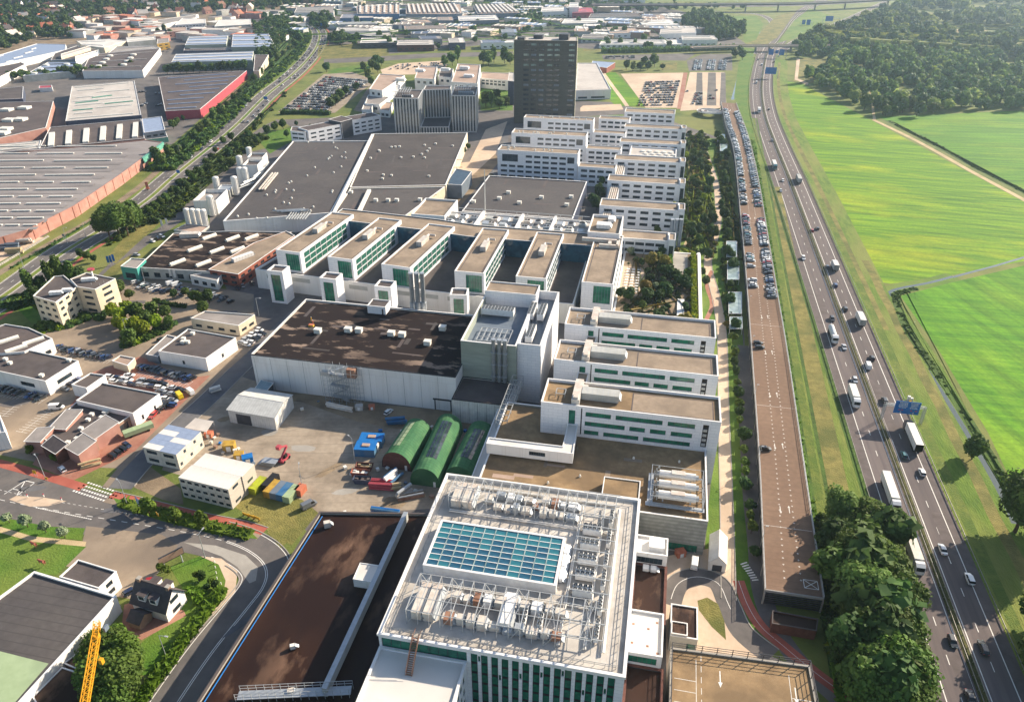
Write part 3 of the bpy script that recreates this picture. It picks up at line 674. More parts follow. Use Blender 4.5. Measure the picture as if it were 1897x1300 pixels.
# ================================================================ CAMPUS (metres, x along the wings, y away from the camera)
def air_handler(loc,w,d,h,label,group,m='duct',rz=0.0,fans=0,name='air_handling_unit',cat='roof unit'):
 """Roof plant: casing with panel joints, sloped intake hood, curb, optional fans."""
 t=thing(name,label,cat,loc,rz,group)
 b=MB(); b.box(-w/2,-d/2,0.25,w/2,d/2,h); b.build('casing',m,t)
 MB().box(-w/2+0.1,-d/2+0.1,0,w/2-0.1,d/2-0.1,0.25).build('curb','galv',t)
 j=MB(); n=max(1,int(w/1.6))
 for i in range(n+1):x=-w/2+w*i/n; j.box(x-0.04,-d/2-0.03,0.3,x+0.04,d/2+0.03,h+0.03)
 j.build('joint_strips','galv',t)
 hb=MB(); hb.poly([(w/2+0.002,-d/2,h*0.35),(w/2+0.8,-d/2,h*0.35),(w/2+0.002,-d/2,h*0.85)]); hb.poly([(w/2+0.002,d/2,h*0.85),(w/2+0.8,d/2,h*0.35),(w/2+0.002,d/2,h*0.35)])
 hb.poly([(w/2+0.8,-d/2,h*0.35),(w/2+0.8,d/2,h*0.35),(w/2+0.002,d/2,h*0.85),(w/2+0.002,-d/2,h*0.85)]); hb.build('intake_hood','galv',t)
 for i in range(fans):
  x=-w/2+w*(i+0.5)/fans; MB().cyl(x,0,h+0.032,h+0.35,min(d*0.38,w/fans*0.4),n=12).build('fan','black',t)
 return t
FANM={}
def chiller(loc,cols,rows,label,group,h=1.8,pitch=1.25,legs=0.6,rz=0.0):
 """Dry cooler: casing on legs with a grid of round fans on top."""
 t=thing('dry_cooler',label,'cooler',loc,rz,group); w,d=cols*pitch,rows*pitch
 MB().box(-w/2,-d/2,legs,w/2,d/2,legs+h).build('casing','white_trim',t)
 lg=MB()
 for x in(-w/2+0.1,w/2-0.1):
  for y in(-d/2+0.1,d/2-0.1):MB().box(x-0.08,y-0.08,0,x+0.08,y+0.08,legs).build('leg','galv',t)
 if pitch not in FANM:
  f=MB(); f.cyl(0,0,0,0.28,pitch*0.43,n=14,mi=0,cap=False); f.cyl(0,0,0,0.12,pitch*0.40,n=14,mi=1); f.box(-pitch*.36,-.06,.12,pitch*.36,.06,.16,2); f.box(-.06,-pitch*.36,.12,.06,pitch*.36,.161,2)
  FANM[pitch]=f.mesh('fan',['steel_white','black','pipe_grey'])
 for i in range(cols):
  for j in range(rows):link('fan',FANM[pitch],t,(-w/2+(i+.5)*pitch,-d/2+(j+.5)*pitch,legs+h))
 return t
VENTM={}
def vents(spots,zt,label,group,kind='box',s=1.4,h=1.1,m='polycarb',name='roof_vent'):
 """Small roof vents / skylight kerbs, each its own thing; two-part mesh."""
 key=(kind,s,h,m)
 if key not in VENTM:
  b=MB()
  if kind=='box':b.box(-s/2,-s*.4,0,s/2,s*.4,h*.8); b.box(-s/2-.1,-s*.4-.1,h*.8,s/2+.1,s*.4+.1,h)
  elif kind=='dome':b.cyl(0,0,0,h*.4,s/2,n=10); b.dome(0,0,h*.4,s/2,h*.6,10,2)
  elif kind=='bar':b.box(-s/2,-h*.6,0,s/2,h*.6,h*.5); b.poly([(-s/2,-h*.6,h*.5),(s/2,-h*.6,h*.5),(s/2,0,h),(-s/2,0,h)]); b.poly([(-s/2,0,h),(s/2,0,h),(s/2,h*.6,h*.5),(-s/2,h*.6,h*.5)]); b.poly([(-s/2,h*.6,h*.5),(-s/2,-h*.6,h*.5),(-s/2,0,h)]); b.poly([(s/2,-h*.6,h*.5),(s/2,h*.6,h*.5),(s/2,0,h)])
  elif kind=='disc':b.cyl(0,0,0,h,s/2,n=20); b.dome(0,0,h,s/2,h*.4,20,2)
  VENTM[key]=b.mesh(name,m)
 for sp in spots:
  o=link(name,VENTM[key],None,(sp[0],sp[1],zt),sp[2] if len(sp)>2 else 0); tag(o,label,'skylight' if 'light' in name else 'roof vent',group)
  # ---- three white laboratory wings
W3_ROWS=[(20.55,22.3,[(14.5,22.6),(24.1,38.8),(40.4,48.8)]),(16.9,18.65,[(14.4,27.2),(28.7,33.6),(35.2,40.1),(41.7,48.3)]),(13.5,15.2,[(14.3,19.0),(20.6,31.8),(33.3,48.0)]),(9.9,11.6,[(14.5,22.6),(24.1,38.8),(40.4,48.8)])]
wing_names=['southernmost of three parallel white laboratory wings, beside the gravel podium roof','middle of three parallel white laboratory wings with green ribbon windows','northernmost of three parallel white laboratory wings, beside the raised garden']
for k,y0 in enumerate((198.0,225.2,252.0)):
 t=thing('laboratory_wing',wing_names[k],'building',(0,0,0),0,'white laboratory wings')
 P=rect(-31.0,y0,25.4,y0+14.4); ops=[]
 for h0,h1,spans in W3_ROWS:
  if k==0 and h0<13:continue
  ops+=[(a,b,h0,h1) for a,b in spans]
 ops+=[(9.1,11.2,17.0,22.4)]
 mb=MB(); frs=[]
 frs+=wall(mb,P[0],P[1],0,24.25,ops+[(51.2,53.0,14.0,22.6),(13.0,13.4,13.2,23.6)],0.3)
 wall(mb,P[1],P[2],0,24.25); frs2=wall(mb,P[2],P[3],0,24.25,[(56.4-b,56.4-a,h0,h1) for h0,h1,sp in W3_ROWS for a,b in sp],0.3); wall(mb,P[3],P[0],0,24.25)
 inn=inset(P,0.4)
 for i in range(4):a,b=inn[i],inn[(i+1)%4]; mb.poly([(b[0],b[1],23.4),(a[0],a[1],23.4),(a[0],a[1],24.25),(b[0],b[1],24.25)])
 mb.build('wall','white_panel',t)
 MB().poly([(p[0],p[1],23.4) for p in inn]).build('roof','roof_beige' if k==0 else 'roof_gravel',t)
 cb=MB()
 for(a,b,c,d) in((-31.08,y0-.08,25.48,y0+.42),(-31.08,y0+13.98,25.48,y0+14.48),(-31.08,y0+.42,-30.58,y0+13.98),(24.98,y0+.42,25.48,y0+13.98)):cb.box(a,b,24.2,c,d,24.36)
 cb.build('coping','white_trim',t)
 mbp=MB(); mbp.poly([(-2,y0+2.2,23.42),(23,y0+2.2,23.42),(23,y0+12,23.42),(-2,y0+12,23.42)]); mbp.build('roof_walkway','roof_gravel',t)
 mbq=MB()
 for(a,b,c,d) in((-2.4,y0+1.8,23.4,y0+2.2),(-2.4,y0+12,23.4,y0+12.4),(-2.4,y0+2.2,-2,y0+12),(23,y0+2.2,23.4,y0+12)):mbq.poly([(a,b,23.425),(c,b,23.425),(c,d,23.425),(a,d,23.425)])
 mbq.build('roof_joint_band','roof_mauve',t)
 for fr in frs[:-2]:window(fr,t,'glass_green',bars=max(0,int(fr[2]/1.8)-1))
 for fr in frs2:window(fr,t,'glass_green',bars=0)
 window(frs[-2],t,'deep_void',frame=None,name='recess'); window(frs[-1],t,'deep_void',frame=None,name='expansion_joint')
 pc=MB()
 for zz in(14.6,16.4,18.2,20):pc.box(20.4,y0-0.15,zz,21.6,y0+0.2,zz+0.9)
 pc.build('vent_stack','steel_white',t)
 lab=('on the southernmost laboratory wing','on the middle laboratory wing','on the northernmost laboratory wing')[k]
 air_handler((-12.6,y0+7.2,23.4),12.0,4.2,2.6,'long grey air handling unit '+lab,'air handlers on the wings','grey_wall')
 # white duct bent across the roof
 d=thing('roof_duct','white ventilation duct bending across the roof '+lab,'duct',(0,0,0),0,'ducts on the wings')
 MB().box(-21.4,y0+1.0,23.45,-18.8,y0+13.6,25.9).build('duct_trunk','duct',d); MB().box(-18.79,y0+8.2,23.6,-17.0,y0+11,25.6).build('duct_branch','duct',d)
 MB().box(-20.9,y0-0.02+1.4,25.9,-19.3,y0+4,26.6).build('duct_cap','duct',d)
 f=thing('roof_frame','small steel maintenance frame '+lab,'frame',(0,0,0),0,'frames on the wings')
 fb=MB()
 for x in(-27,-24):
  for y in(y0+5,y0+8):fb.bar((x,y,23.4),(x,y,24.9),0.15)
 for a,b in(((-27,y0+5),(-24,y0+5)),((-27,y0+8),(-24,y0+8)),((-27,y0+5),(-27,y0+8)),((-24,y0+5),(-24,y0+8))):fb.bar((a[0],a[1],24.9),(b[0],b[1],24.9),0.18)
 fb.build('frame_bars','steel_white',f)
 if k:
  c=thing('link_bridge','narrow gravel-roofed bridge joining '+('the southernmost and middle' if k==1 else 'the middle and northernmost')+' wings','bridge',(0,0,0),0,'bridges between the wings')
  block(c,rect(-22.2,y0-12.7,-18.6,y0-0.05),14.0,20.0,'white_panel','roof_gravel',0.3,0.2)
  block(c,rect(-30.8,y0-12.75,21.5,y0-0.08),0,12.6,'grey_wall','roof_dark',0.2,0.2,wname='plinth_wall',rname='plinth_roof')
  # ---- podium with gravel roof south of the wings
t=thing('podium_building','low podium building with large tan gravel roof in front of the wings','building')
POD=[(-45,160.4),(2.95,160.4),(2.95,165.2),(22.2,165.2),(22.2,212),(-45,212)]
block(t,POD,0,13.0,'facade_bands','roof_beige',0.7,0.4,opens={2:[(3.5,17.5,0.4,3.2)]},glass='glass_green',bars=9)
block(t,[(-45.5,182.4),(-18.3,182.6),(-18.8,197.9),(-22.0,197.9),(-22.0,185.8),(-45.5,185.6)],13.2,17.0,'white_wall','roof_white',0.25,0.25,opens={0:[(13.5,18.6,14.5,16.0)]},glass='glass_dark',bars=6,wname='corridor_wall',rname='corridor_roof')
block(t,rect(-8.0,168.3,2.7,176.3),12.3,15.0,'cream_wall','roof_beige',0.25,0.2,wname='hatch_wall',rname='hatch_roof')
block(t,[(-48.5,160.5),(-45.05,160.5),(-45.05,212),(-48.5,212)],0,9.5,'white_wall','roof_white',0.3,0.3,wname='gallery_wall',rname='gallery_roof')
vents([(-30+7*i+R.uniform(-2,2),168+(i%3)*5) for i in range(5)]+[(0,190),(8,187),(14,191)],12.3,'small white vent pipe on the tan podium roof','vents on the podium roof','dome',0.7,0.9)
# horizontal tanks in a steel rack on the podium
t=thing('tank_rack','steel rack with walkways around the horizontal tanks on the podium','rack')
rb=MB()
for x in(5.8,10.8,15.8,20.8):
 for y in(168.8,173.6,178.4,182.8):rb.bar((x,y,12.3),(x,y,16.8 if x in(5.8,20.8) else 14),0.16)
for y in(168.8,173.6,178.4,182.8):rb.bar((5.8,y,13.4),(20.8,y,13.4),0.18); rb.bar((5.8,y,16.6),(20.8,y,16.6),0.1)
for x in(5.8,20.8):rb.bar((x,168.8,16.6),(x,182.8,16.6),0.1); rb.bar((x,168.8,15.2),(x,182.8,15.2),0.1); rb.bar((x,168.8,13.4),(x,182.8,13.4),0.18)
rb.build('rack_frame','galv',t); MB().box(4.6,168.2,13.2,21.2,169.9,13.3).build('walkway','galv',t); MB().box(5.0,169.9,13.2,6.6,182.8,13.29).build('walkway','galv',t)
for i,y in enumerate((171.3,176.0,180.6)):
 k=thing('storage_tank',('white horizontal cylinder tank nearest the tan podium edge','middle white horizontal cylinder tank of three in the rack','white horizontal cylinder tank nearest the laboratory wing')[i],'tank',(0,0,0),0,'tanks in the rack')
 b=MB(); b.tube((8.0,y,15.3),(18.6,y,15.3),1.25,14); b.build('tank_shell','tank_white',k)
 b=MB(); b.tube((18.6,y,15.3),(19.4,y,15.3),0.85,12); b.tube((7.4,y,15.3),(8.0,y,15.3),0.85,12); b.build('tank_end','steel_white',k)
 b=MB(); [b.box(x,y-1.0,13.5,x+0.4,y+1.0,14.4) for x in(9.2,17)]; b.build('saddle','galv',k)
 b=MB(); b.box(11.5,y-.9,16.4,15.5,y+.9,16.62); b.build('top_plate','duct',k)
 b=MB(); [b.cyl(6.6+.55*q,y+(q%2)*.6-.3,13.4,16.4+.5*(q%2),0.16,n=6) for q in range(3)]; b.tube((6.6,y,14.4),(8,y,14.4),.15,6); b.build('pipework','steel_white',k)
 # ---- technical centre with the glass roof (nearest building)
TZ=22.0; TX0,TX1,TY0,TY1=-51.6,2.8,104.0,160.0
t=thing('technical_centre','large white technical building with glass roof light and rooftop steelwork','building')
ops=[]; pitch=2.3; cols=[]
for i in range(15):
 s0=20.6+0.5+i*pitch
 if s0+1.4<TX1-TX0-0.2:cols.append(s0)
for s0 in cols:
 ops.append((s0,s0+1.5,1.2,TZ-1.15))
for i,s0 in enumerate(cols[:-1]):
 f=(i*5+(i//2))%4
 if i%2==0:z1=TZ-1.6-f*1.7; ops.append((s0+1.64,s0+2.14,z1-1.9,z1))
mb=MB(); frs=wall(mb,(TX0,TY0),(TX1,TY0),0,TZ,ops+[(0.6,20.2,17.9,TZ-1.1)],0.3)
wall(mb,(TX1,TY0),(TX1,TY1),0,TZ); wall(mb,(TX1,TY1),(TX0,TY1),0,TZ); wall(mb,(TX0,TY1),(TX0,TY0),0,TZ)
P=rect(TX0,TY0,TX1,TY1); inn=inset(P,0.45)
for i in range(4):a,b=inn[i],inn[(i+1)%4]; mb.poly([(b[0],b[1],TZ-.7),(a[0],a[1],TZ-.7),(a[0],a[1],TZ),(b[0],b[1],TZ)])
mb.build('wall','white_panel',t); MB().poly([(p[0],p[1],TZ-.7) for p in inn]).build('roof','roof_tech',t)
cb=MB()
for(a,b,c,d) in((TX0-.25,TY0-.25,TX1+.25,TY0+.5),(TX0-.25,TY1-.5,TX1+.25,TY1+.25),(TX0-.25,TY0+.5,TX0+.5,TY1-.5),(TX1-.5,TY0+.5,TX1+.25,TY1-.5)):cb.box(a,b,TZ-.5,c,d,TZ+.12)
cb.build('coping','white_trim',t)
for fr in frs[:-1]:window(fr,t,'glass_green',frame='black',hbars=5 if fr[3]>5 else 0,hb=.75)
window(frs[-1],t,'glass_green',bars=8)
block(t,rect(-51.6,78,-31.4,103.95),0,18.0,'white_panel','roof_white',0.5,0.5,opens={1:[(s,s+1.5,zz,zz+2.4) for zz in(3,6.6,10.2,14) for s in np.arange(1.5,24,2.3)]},glass='glass_green',wname='terrace_wall',rname='terrace_roof')
# metal stair up the front
s=thing('roof_stair','rusty steel stair from the lower terrace up to the roof of the technical building','stair')
b=MB(); [b.bar((x,98.2,17.6),(x,104.3,22.9),0.15,0.4) for x in(-43.6,-42.2)]; b.build('stringer','rust',s); b=MB(); [b.box(-43.5,98.3+i*.33,17.6+i*.286,-42.3,98.58+i*.33,17.66+i*.286) for i in range(18)]; b.build('tread','rust',s); b=MB(); [b.bar((x,104.3,22.9),(x,106.5,22.9),0.1) for x in(-43.6,-42.2)]; [b.bar((x,98.2,18.6),(x,104.3,23.9),0.08) for x in(-43.6,-42.2)]; b.build('handrail','rust',s)
# roof light
k=thing('roof_light','gridded glass roof light of blue-green panes on the technical building','roof light')
x0,x1,y0,y1,zl=-46.8,-15.4,124.3,139.2,23.7
b=MB()
for(a,bb,c,d) in((x0-.6,y0-.6,x1+.6,y0),(x0-.6,y1,x1+.6,y1+.6),(x0-.6,y0,x0,y1),(x1,y0,x1+.6,y1)):b.box(a,bb,TZ-.7,c,d,zl+.25)
b.build('kerb','white_trim',k)
MB().poly([(x0,y0,TZ-.6),(x1,y0,TZ-.6),(x1,y1,TZ-.6),(x0,y1,TZ-.6)]).build('void_floor','glass_teal',k)
nx,ny=11,8; pw,ph=(x1-x0)/nx,(y1-y0)/ny
pm=MB().box(-pw/2+.07,-ph/2+.07,-.03,pw/2-.07,ph/2-.07,.03).mesh('pane','glass_teal'); pm2=MB().box(-pw/2+.07,-ph/2+.07,-.03,pw/2-.07,ph/2-.07,.03).mesh('pane','glass_blue')
for i in range(nx):
 for j in range(ny):link('pane',pm if(j>5 or i in(7,10) or R.random()<.12) else pm2,k,(x0+(i+.5)*pw,y0+(j+.5)*ph,zl))
b=MB()
for i in range(1,nx):b.box(x0+i*pw-.12,y0,zl-.1,x0+i*pw+.12,y1,zl+.12)
b.build('mullion','glass_light',k); b=MB()
for j in range(1,ny):b.box(x0,y0+j*ph-.09,zl-.1,x1,y0+j*ph+.09,zl+.1)
b.build('transom','white_trim',k)
# rooftop steel frame: portal frames round the roof light
def portal_field(label,xs,ys,z0,z1,axis,brace=True):
 f=thing('plant_steelwork',label,'steel frame',(0,0,0),0,'steel frames over the roof plant')
 for x in xs:
  for y in(ys[0],ys[-1]):MB().bar((x,y,z0),(x,y,z1),0.15).build('post','steel_white',f)
  MB().bar((x,ys[0],z1),(x,ys[-1],z1),0.15,0.22).build('beam','steel_white',f)
 b=MB()
 for y in ys:b.bar((xs[0],y,z1+.02),(xs[-1],y,z1+.02),0.13)
 b.build('purlin','steel_white',f)
 if brace:
  b=MB()
  for i in range(0,len(xs)-1,3):b.bar((xs[i],ys[0],z1),(xs[i+1],ys[-1],z1),0.09); b.bar((xs[i+1],ys[0],z1),(xs[i],ys[-1],z1),0.09); b.bar((xs[i],ys[0],z0),(xs[i+1],ys[0],z1),0.09); b.bar((xs[i+1],ys[-1],z0),(xs[i],ys[-1],z1),0.09)
  b.build('brace','steel_white',f)
 return f
RZ=TZ-.7
portal_field('white steel portal frames over plant between the roof light and the podium',np.arange(-47.5,-3,2.6),[147.0,150.6,155.6],RZ,25.6,'x')
portal_field('white steel portal frames over plant between the roof light and the facade',np.arange(-46.5,-3,2.6),[108.6,112.5,119.6],RZ,25.6,'x')
f=thing('plant_steelwork','cross beams over fan units on the technical building roof','steel frame',(0,0,0),0,'steel frames over the roof plant')
for y in np.arange(109.4,157,4.3):MB().bar((-12.2,y,25.2),(-2.4,y,25.2),0.2).build('beam','steel_white',f)
# service rail round the roof edge
f=thing('edge_railing','low guard railing round the roof edge of the technical building','railing')
b=MB(); pb=MB()
LP=[(TX0+2,TY0+2),(TX1-2,TY0+2),(TX1-2,TY1-2),(TX0+2,TY1-2)]
for i in range(4):
 a,c=Vector(LP[i]),Vector(LP[(i+1)%4])
 for zz in(RZ+.55,RZ+1.05):b.bar((a.x,a.y,zz),(c.x,c.y,zz),0.09)
 n=int((c-a).length/2.2)
 for q in range(n):p=a+(c-a)*(q/n); pb.box(p.x-.05,p.y-.05,RZ,p.x+.05,p.y+.05,RZ+1.05)
b.build('rail','pipe_grey',f); pb.build('post','pipe_grey',f)['kind']='stuff'
# plant boxes under the frames
for i,(x,y,w,d,h,mt) in enumerate([(-45.6,151.2,2.8,7.6,2.6,'duct'),(-42.6,151.2,2.8,7.6,2.6,'duct'),(-44.6,114.2,2.4,9,2.6,'duct'),(-41.9,114.2,2.4,9,2.6,'duct')]):
 air_handler((x,y,RZ),w,d,h,'long cream plant casing with rust streaks under the '+('podium-side' if y>130 else 'facade-side')+' steel frames','plant casings '+('podium side' if y>130 else 'facade side'),mt)
for(yr,lab) in(((147.8,155),'podium-side'),((109.5,118.8),'facade-side')):
 x=-38.5
 while x<-14:
  w=R.uniform(1.6,3.0)
  for y in((yr[0]+1.4,yr[1]-1.6) if R.random()<.75 else(yr[0]+3.6,)):
   air_handler((x+w/2,y,RZ),w*.85,R.uniform(1.6,2.8),R.uniform(1.2,2.5),'boxy ventilation unit under the '+lab+' steel frames','ventilation units '+lab,R.choice(['duct','duct','white_trim','galv','rust' if R.random()<.3 else 'duct']),name='ventilation_unit')
  x+=w+.35
for y,n in((139.8,4),(134.6,4),(129.6,4),(124.4,4),(145,3)):chiller((-8.6,y,RZ),4,2,'white cooler with a double row of black fans beside the roof light','double fan coolers',1.9,1.15)
for y in(150.5,143,136,129,121.5,114):chiller((-4.1,y,RZ),1,5,'narrow cooler with one row of black fans near the roof edge','single fan coolers',1.5,1.05,.5)
for x in(-20.5,-16.8):chiller((x,115,RZ),1,5,'narrow cooler with one row of black fans between the front frames','front fan coolers',1.5,1.15,.6)
air_handler((-24.6,115.4,RZ),3.0,9,2.4,'white humped duct casing between the front steel frames',None,'white_trim')
air_handler((-14.2,133,RZ),.9,12,1.2,'long white duct beside the glass roof light',None,'white_trim')
f=thing('pipe_run','bundle of white insulated pipes along the roof of the technical building','pipes'); b=MB()
for i,x in enumerate((-12.3,-11.9,-6.5,-6.1,-2.6,-2.3,-2.0)):b.tube((x,109,RZ+.6+.2*(i%2)),(x,155,RZ+.6+.2*(i%2)),.16,6)
for i,y in enumerate((120.4,120.9,145.6,146.2,156.4,156.8)):b.tube((-47,y,RZ+.5),(-3,y,RZ+.5),.15,6)
b.build('pipe','tank_white',f)
# side blocks east of the technical centre
t=thing('side_block','small white annex block with dark glazed front beside the technical building','building')
block(t,rect(2.95,150.5,11.5,157.2),0,12.0,'white_wall','roof_white',.5,.3,opens={0:[(.6,7.4,8.4,10.6)]},glass='glass_dark',bars=5)
MB().box(6.5,152.2,11.5,10.6,155.8,12.9).build('roof_hatch','white_trim',t)
t=thing('side_block','white annex block with red roof marks and green window band','building')
block(t,rect(2.95,118.4,11.1,131),0,12.0,'white_wall','roof_white',.5,.3,opens={0:[(.5,7.0,8.6,10.9)]},glass='glass_green',bars=5)
b=MB(); [b.box(x-.3,y-.3,11.505,x+.3,y+.3,11.52) for x,y in((4,127),(7.6,126.2),(9.6,128.4),(4,121.5),(7.6,121.2),(10,119.6))]; b.build('roof_mark','rust',t)
t=thing('side_block','low annex with stained brown roof between two white annex blocks','building'); block(t,rect(2.95,131.05,11.8,150.45),0,8.2,'dark_panel','roof_brown',.5,.6,cap='brick_dark')
t=thing('side_block','low dark annex with worn brown roof in the shade of the technical building','building'); block(t,rect(2.95,88,11.8,118.3),0,8.0,'dark_panel','roof_brown',.5,.6,cap='brick_dark')
air_handler((6.2,148.8,7.7),1.6,1.6,1.2,'pair of small white cooling units on the brown annex roof',None,'white_trim'); air_handler((8.2,148.8,7.7),1.6,1.6,1.2,'small white cooling unit by the annex parapet',None,'white_trim')
t=thing('entrance_pavilion','small pavilion with dark brown flat roof beside the car park entrance','building'); block(t,rect(13.3,130.4,20.0,140.5),0,5.6,'grey_wall','roof_brown',.3,.25,opens={0:[(4.2,6.4,1,3.6)]},glass='glass_green')
block(t,rect(13.5,130.6,17.4,134.4),5.25,6.2,'grey_wall','roof_brown',.2,.15,wname='raised_wall',rname='raised_roof')
# ---- brown roof hall, west of the technical centre
t=thing('brown_roof_hall','long low hall with wet brown flat roof and blue hose along its edge','building')
BR=gl([(330,1330),(592,947),(796,968)],11.0); BRP=[BR[0],(-30,86),(-52.5,100),(-52.5,152),BR[2],BR[1]]
BRP=[g(345,1330,11),(-52.3,84),(-52.3,155.5),g(592,947,11)]
block(t,BRP,0,11.0,'concrete','roof_brown',.7,.5,cap='roof_dark')
ea,eb=Vector(g(345,1330,11)),Vector(g(592,947,11)); dd=(eb-ea).normalized(); nn=Vector((dd.y,-dd.x))
b=MB(); b.tube((ea.x+nn.x*1.3,ea.y+nn.y*1.3,10.5),(eb.x+nn.x*1.3,eb.y+nn.y*1.3-1.2,10.5),.14,6); tag(b.build('blue_hose','sign_blue'),'blue hose laid along the edge of the brown roof','hose')
t2=thing('roof_divider','raised grey wall dividing the brown roof lengthwise','wall'); a,c=g(752,948,13),g(600,1275,13)
b=MB(); L=[Vector(a),Vector(c)]; o1,o2=offset(L,.55),offset(L,-.55); b.prism([o1[0],o1[1],o2[1],o2[0]],10.3,13.0); b.build('divider_wall','grey_wall',t2); b=MB(); o1,o2=offset(L,.62),offset(L,-.62); b.prism([o1[0],o1[1],o2[1],o2[0]],13.0,13.12); b.build('coping','galv',t2)
t2=thing('roof_house','white roof access box on the brown roof','roof unit'); q=gl([(654,1072),(692,1078),(703,1047),(667,1042)],13.0); block(t2,q,10.3,13.0,'white_wall','roof_white',.08,.1)
t2=thing('scaffold_walkway','white scaffold walkway crossing the south end of the brown roof','scaffold'); b=MB(); pa,pb_=Vector(g(440,1285,12)),Vector(g(650,1275,12))
b.bar((pa.x,pa.y,11.5),(pb_.x,pb_.y,11.5),2.2,.15); b.build('walkway_deck','galv',t2); b=MB()
for i in range(15):
 p=pa+(pb_-pa)*(i/14)
 for dz in(-1.1,1.1):b.bar((p.x,p.y+dz,10.4),(p.x,p.y+dz,13.4),.09)
for dz in(-1.1,1.1):
 for zz in(12.4,13.3):b.bar((pa.x,pa.y+dz,zz),(pb_.x,pb_.y+dz,zz),.09)
b.build('guard_frame','steel_white',t2)
for nm,px_,sz,mt in(('roof_unit',(607,975),1.2,'duct'),('roof_unit',(540,1285),1.0,'duct'),('roof_unit',(543,1200),.8,'polycarb')):
 p=g(*px_,10.4); air_handler((p[0],p[1],10.3),sz*1.5,sz*1.1,sz*1.6,'small pale ventilation box on the brown roof','vents on the brown roof',mt,rz=.5)
 # ---- assembly hall with the peeling black roof
HX0,HX1,HY0,HY1,HZ=-146.4,-66.0,220.6,269.0,15.0
t=thing('assembly_hall','wide white assembly hall with peeling black roof','building')
block(t,rect(HX0,HY0,HX1,HY1),0,HZ,'white_wall','roof_black',.5,.45,cap='black')
b=MB(); [b.box(HX0+1+i*6.6,HY0-.06,.4,HX0+1.12+i*6.6,HY0-.002,HZ-.5) for i in range(12)]; b.build('panel_joint','grey_wall',t)
b=MB(); b.box(HX0-.1,HY0+.5,HZ+.09,HX0+.5,HY1,HZ+.2); b.box(HX0-.1,HY1-.5,HZ+.09,HX1,HY1+.1,HZ+.21); b.build('roof_edge_trim','white_trim',t)
b=MB(); b.box(-74.5,HY0-.12,0,-74.1,HY0-.002,4.6); b.box(-68.4,HY0-.12,0,-68,HY0-.002,4.6); b.box(-74.9,HY0-.5,4.6,-67.6,HY0-.002,5.0); b.build('door_frame','black',t)
vents([(g(*p,15)[0],g(*p,15)[1]) for p in[(589,614),(645,612),(665,613),(725,619),(745,621),(820,609),(792,636)]],HZ-.5,'white ventilation cowl on the peeling black roof','cowls on the black roof','box',2.6,1.9,'polycarb')
# external fire stair on the hall front
s=thing('fire_stair','galvanised scaffold stair tower on the white hall front','stair')
for x in(-113,-110.2,-107.4):
 for y in(215.8,218,220):MB().bar((x,y,0),(x,y,16.4),.13).build('post','galv',s)
for i in range(6):
 zz=1.2+i*2.5; b=MB(); b.box(-113,215.8,zz,-107.4,217,zz+.08) if i%2 else b.box(-113,218.6,zz,-107.4,220.2,zz+.08); b.build('landing','galv',s)
 b=MB(); xa,xb=(-113,-107.6) if i%2 else(-107.6,-113); b.bar((xa,217.6,zz),(xb,217.6,zz+2.5),1.0,.12); b.bar((xa,217.6,zz+1),(xb,217.6,zz+3.5),.06); b.build('flight','galv',s)
b=MB()
for zz in np.arange(1.2,16,1.25):b.bar((-113,215.8,zz),(-107.4,215.8,zz),.07); b.bar((-113,215.8,zz),(-113,220,zz),.07); b.bar((-107.4,215.8,zz),(-107.4,220,zz),.07)
b.build('rail','galv',s); MB().box(-107.2,218.4,11,-103.8,220.55,14.6).build('landing_cabin','rust',s); MB().box(-118,219,10.4,-114,220.5,11.8).build('balcony','galv',s); b=MB(); [b.bar((x,y,0),(x,y,15.6),.11) for x in(-116,-104.6,-101.8) for y in(216.4,219.8)]; [b.bar((-116,y,zz),(-101.8,y,zz),.08) for y in(216.4,219.8) for zz in np.arange(2,15.6,2)]; [b.bar((x,216.4,zz),(x+2.8,216.4,zz+2),.07) for x in(-116,-104.6) for zz in np.arange(2,13.6,2)]; b.build('scaffold','galv',s)
# plant block east of the hall with the sunken roof deck
t=thing('plant_block','tall grey-green plant block with sunken roof deck full of coolers','building')
block(t,rect(-66.3,230.2,-45.6,277.5),0,25.0,'greygreen_panel','slate_panel',3.6,.5,cap='white_trim'); block(t,rect(-45.55,232.2,-36.9,277.5),0,25.0,'white_panel','slate_panel',3.6,.5,wname='east_wall',rname='east_roof')
block(t,rect(-66.0,214.5,-45.6,230.15),0,9.6,'cladding_ribs','roof_dark',.4,.3,cap='black',wname='annex_wall',rname='annex_roof',opens={0:[(3+3.2*i,3.15+3.2*i,.5,9) for i in range(5)]},glass='black',frame=None)
block(t,rect(-66.2,268,-45,277.4),21.2,27.4,'white_panel','roof_gravel',.4,.3,wname='roof_house_wall',rname='roof_house_roof')
for q,(x,y,c,r) in enumerate([(-58.5,258.5,10,3),(-45.2,261,2,8),(-41.2,261,2,8),(-42.5,243,2,8)]):chiller((x,y,21.4),c,r,('wide steel cooler bank beside the roof house on the plant block','western of two long coolers on the plant block','eastern of two long coolers on the plant block','single long cooler near the south wall of the plant block')[q],'coolers on the plant block',2.4,1.3,1.2)
f=thing('pipe_rack','square steel pipe rack on the sunken deck of the plant block','frame'); b=MB(); [b.bar((x,236,22.6),(x,246,22.6),.25) for x in np.arange(-62,-49,2)]; [b.bar((-62,y,22.6),(-50,y,22.6),.25) for y in(236,239,243,246)]; b.build('rack_bars','steel_white',f); b=MB(); [b.box(x-.1,y-.1,21.4,x+.1,y+.1,22.6) for x in(-62,-50) for y in(236,246)]; b.build('rack_post','steel_white',f)
